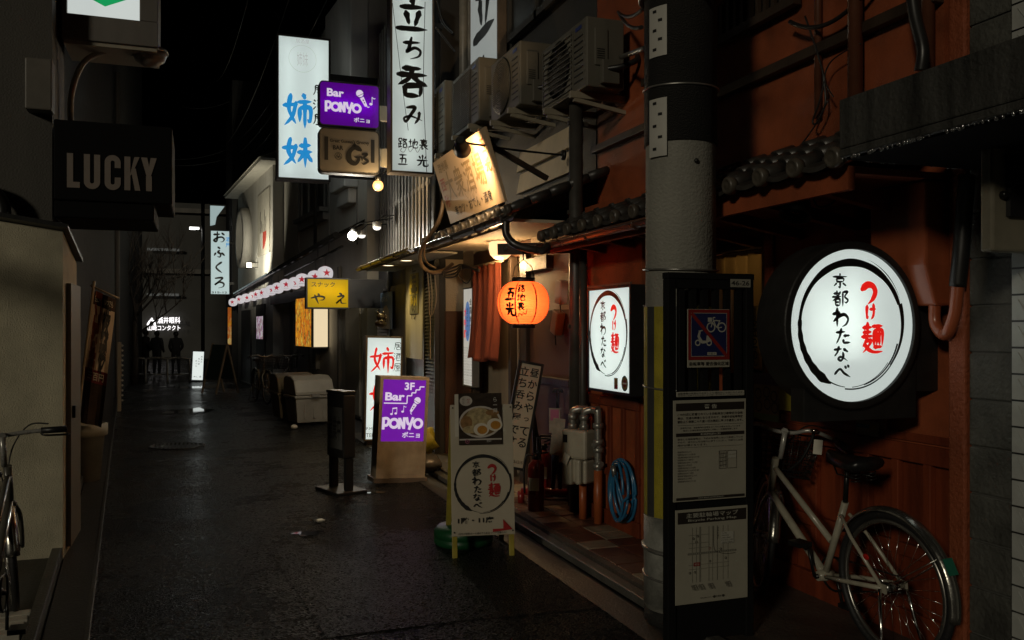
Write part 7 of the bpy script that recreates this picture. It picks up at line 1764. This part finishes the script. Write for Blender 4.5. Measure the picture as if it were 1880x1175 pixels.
# bare tree
c = atZ(247, 705)
root = thing('bare_tree', 'leafless young street tree at the end of the alley', 'tree', (c.x, c.y, 0))
rng = random.Random(5)
MB().tube([(0, 0, 0), (.02, 0, .8), (.0, .02, 1.6), (.05, 0, 2.2)], [.10, .08, .07, .06], 10).build('trunk', mat('bark', (.07, .055, .045), .8, var=.4, bump=.6, bs=20), root)
cw = MB()
def limb(p_, d_, ln, r_, lv):
    pts = [p_]; q_ = d_.copy()
    for i in range(5):
        q_ = (q_ + Vector((rng.uniform(-.22, .22), rng.uniform(-.22, .22), .10))).normalized(); pts.append(pts[-1] + q_ * ln / 5)
    cw.tube(pts, [r_ * (1 - .75 * i / 5) for i in range(6)], 6)
    if lv:
        for i in range(2, 6):
            for _ in range(2 if lv > 1 else 2):
                dd = (q_ + Vector((rng.uniform(-.9, .9), rng.uniform(-.9, .9), rng.uniform(-.1, .6)))).normalized(); limb(pts[i], dd, ln * .55, r_ * .5, lv - 1)
for k_ in range(6): limb(Vector((.04, 0, 1.3 + .18 * k_)), Vector((math.cos(k_ * 1.9) * .7 + .25, math.sin(k_ * 1.9) * .7, .85)).normalized(), 1.5 + .25 * rng.random(), .035, 2)
cw.build('crown', MATS['bark'], root)

# ================================================================== cables and ropes
def cable(label, pts, r=.008, m=None, name='cable', group=None, sag=0.):
    P_ = [Vector(q_) for q_ in pts]
    if sag:
        a_, b_ = P_; P_ = [a_.lerp(b_, i / 14) - Vector((0, 0, sag * 4 * (i / 14) * (1 - i / 14))) for i in range(15)]
    else: P_ = smooth_pts(P_, 7)
    o = MB().tube(P_, r, 6).build(name, m or CABL); return tag(o, label, 'cable', group)
G_ = 'overhead cables along the alley'
SHN = mat('shiny_cable', (.09, .09, .085), .2, var=.3)
for i, (a_, b_) in enumerate((((640, 0), (445, 300)), ((625, 0), (428, 290)), ((600, 0), (432, 262)), ((455, 0), (395, 150)), ((655, 40), (452, 330)), ((530, 0), (418, 262)), ((690, 20), (470, 300)))):
    p0_, p1_ = atD(a_[0], a_[1], 15 + i * .4), atD(b_[0], b_[1], 27); cable('thin overhead cable sagging along the upper fronts towards the far dark house', [p0_, p1_], .010, SHN, 'overhead_cable', G_, .35)
for i, (a_, b_) in enumerate((((330, 195), (425, 185)), ((300, 290), (415, 275)), ((290, 300), (420, 290)))):
    cable('thin cable crossing the dark gap over the alley end', [atD(a_[0], a_[1], 30), atD(b_[0], b_[1], 28)], .012, SHN, 'overhead_cable', G_ + ' end', .15)
# thick brown conduit loop beside the bar roof
D1 = lambda px, py, d=9.0: atD(px, py, d)
cable('thick brown conduit looping down past the bar eave', [D1(815, 365, 8.4), D1(806, 405, 8.4), D1(785, 438, 8.6), D1(772, 462, 8.8), D1(774, 486, 8.9), D1(792, 500, 9), D1(815, 496, 9.2), D1(830, 485, 9.5)], .022, CABB, 'conduit_loop')
cable('thin conduit running beside the thick brown loop', [D1(820, 360, 8.4), D1(800, 415, 8.5), D1(780, 450, 8.7), D1(782, 480, 8.9), D1(800, 492, 9.0)], .012, CABB, 'conduit_loop')
for i in range(4):
    cable('black cable drooping under the bar soffit towards the curtain', [D1(812, 500 + i * 3, 9.1), D1(835, 490 + 6 * i, 9.2), D1(850, 486 + i * 2, 9.3), D1(880, 498 - i, 9.0)], .010, CABL, 'drooping_cable', 'cables under the bar soffit')
cable('single black cable loop hanging low on the cream wall', [D1(840, 498, 9.3), D1(846, 512, 9.3), D1(858, 520, 9.3), D1(870, 500, 9.2)], .006, CABL, 'drooping_cable')
for i, x in enumerate((785, 790, 798)): cable('pale rope hanging down the narrow shutter', [D1(x, 500, 9.8), D1(x + 3, 540, 9.8), D1(788 + i * 4, 575, 9.8), D1(790 + i, 579, 9.8)] if i < 2 else [D1(798, 505, 9.8), D1(801, 545, 9.8), D1(796, 572, 9.8), D1(791, 580, 9.8)], .007, WOODL, 'rope', 'ropes on the narrow shutter')
cable('long straight end of the pale rope reaching down to a hook', [D1(790, 579, 9.8), D1(790, 620, 9.8), D1(790, 660, 9.8)], .006, WOODL, 'rope')
# wires on the orange upper wall
xw_ = 3.0
Q = lambda px, py, x=3.0: atX(px, py, x)
cable('black cable tied in a loop on the orange upper wall', [Q(1478, 30), Q(1500, 95), Q(1512, 145), Q(1505, 185), Q(1492, 222), Q(1500, 225), Q(1515, 190), Q(1513, 150)], .0055, None, 'wall_cable')
cable('thin cable from the canopy corner down to the tiled eave', [Q(1530, 178), Q(1514, 148), Q(1522, 118), Q(1545, 98), Q(1580, 80)], .004, None, 'wall_cable')
cable('thin cable sagging from the orange wall to the tile ends', [Q(1520, 185), Q(1490, 240), Q(1450, 285), Q(1400, 305)], .004, None, 'wall_cable')
cable('dark insulated hose climbing the orange upper wall', [Q(1690, 130, 2.9), Q(1694, 90, 2.9), Q(1680, 30, 2.9), Q(1672, -30, 2.9)], .027, None, 'insulated_hose')
cable('thin cable along the louvred window ledge', [Q(1450, 40), Q(1600, -30)], .012, None, 'wall_cable', None, .1)
cable('bracketed steel angle from the wall to the pole', [Q(1185, 88, 2.6), Q(1140, 105, 2.9)], .018, STEEL, 'pole_stay')
for i, (a_, b_) in enumerate((((1135, 22), (1182, 15)), ((1137, 25), (1178, 50)), ((1230, -5), (1320, -15)))):
    cable('black cable tying the pole to the upper wall', [Q(a_[0], a_[1], 2.9), Q(b_[0], b_[1], 2.25)], .012, None, 'pole_cable', 'cables at the pole', .04)
cable('flex of the unlit floodlight above the round sign', [atD(1490, 350, 4.2), atD(1500, 378, 4.2), atD(1525, 375, 4.25), atD(1545, 350, 4.4)], .005, None, 'lamp_flex')
cable('small orange hook of wire under the orange fascia', [atD(1405, 360, 4.5), atD(1412, 368, 4.5), atD(1412, 380, 4.5), atD(1418, 384, 4.5), atD(1423, 378, 4.5), atD(1424, 362, 4.5)], .004, mat('orange_wire', (.35, .12, .04), .5), 'wire_hook')
cable('black wires draped before the tall white sign', [atD(800, 0, 9.0), atD(812, 40, 9.2), atD(830, 60, 9.4)], .012, None, 'sign_cable')
cable('pair of cables between the wall brackets above the air conditioners', [atD(800, 50, 9.6), atD(835, 95, 9.8)], .012, None, 'sign_cable')
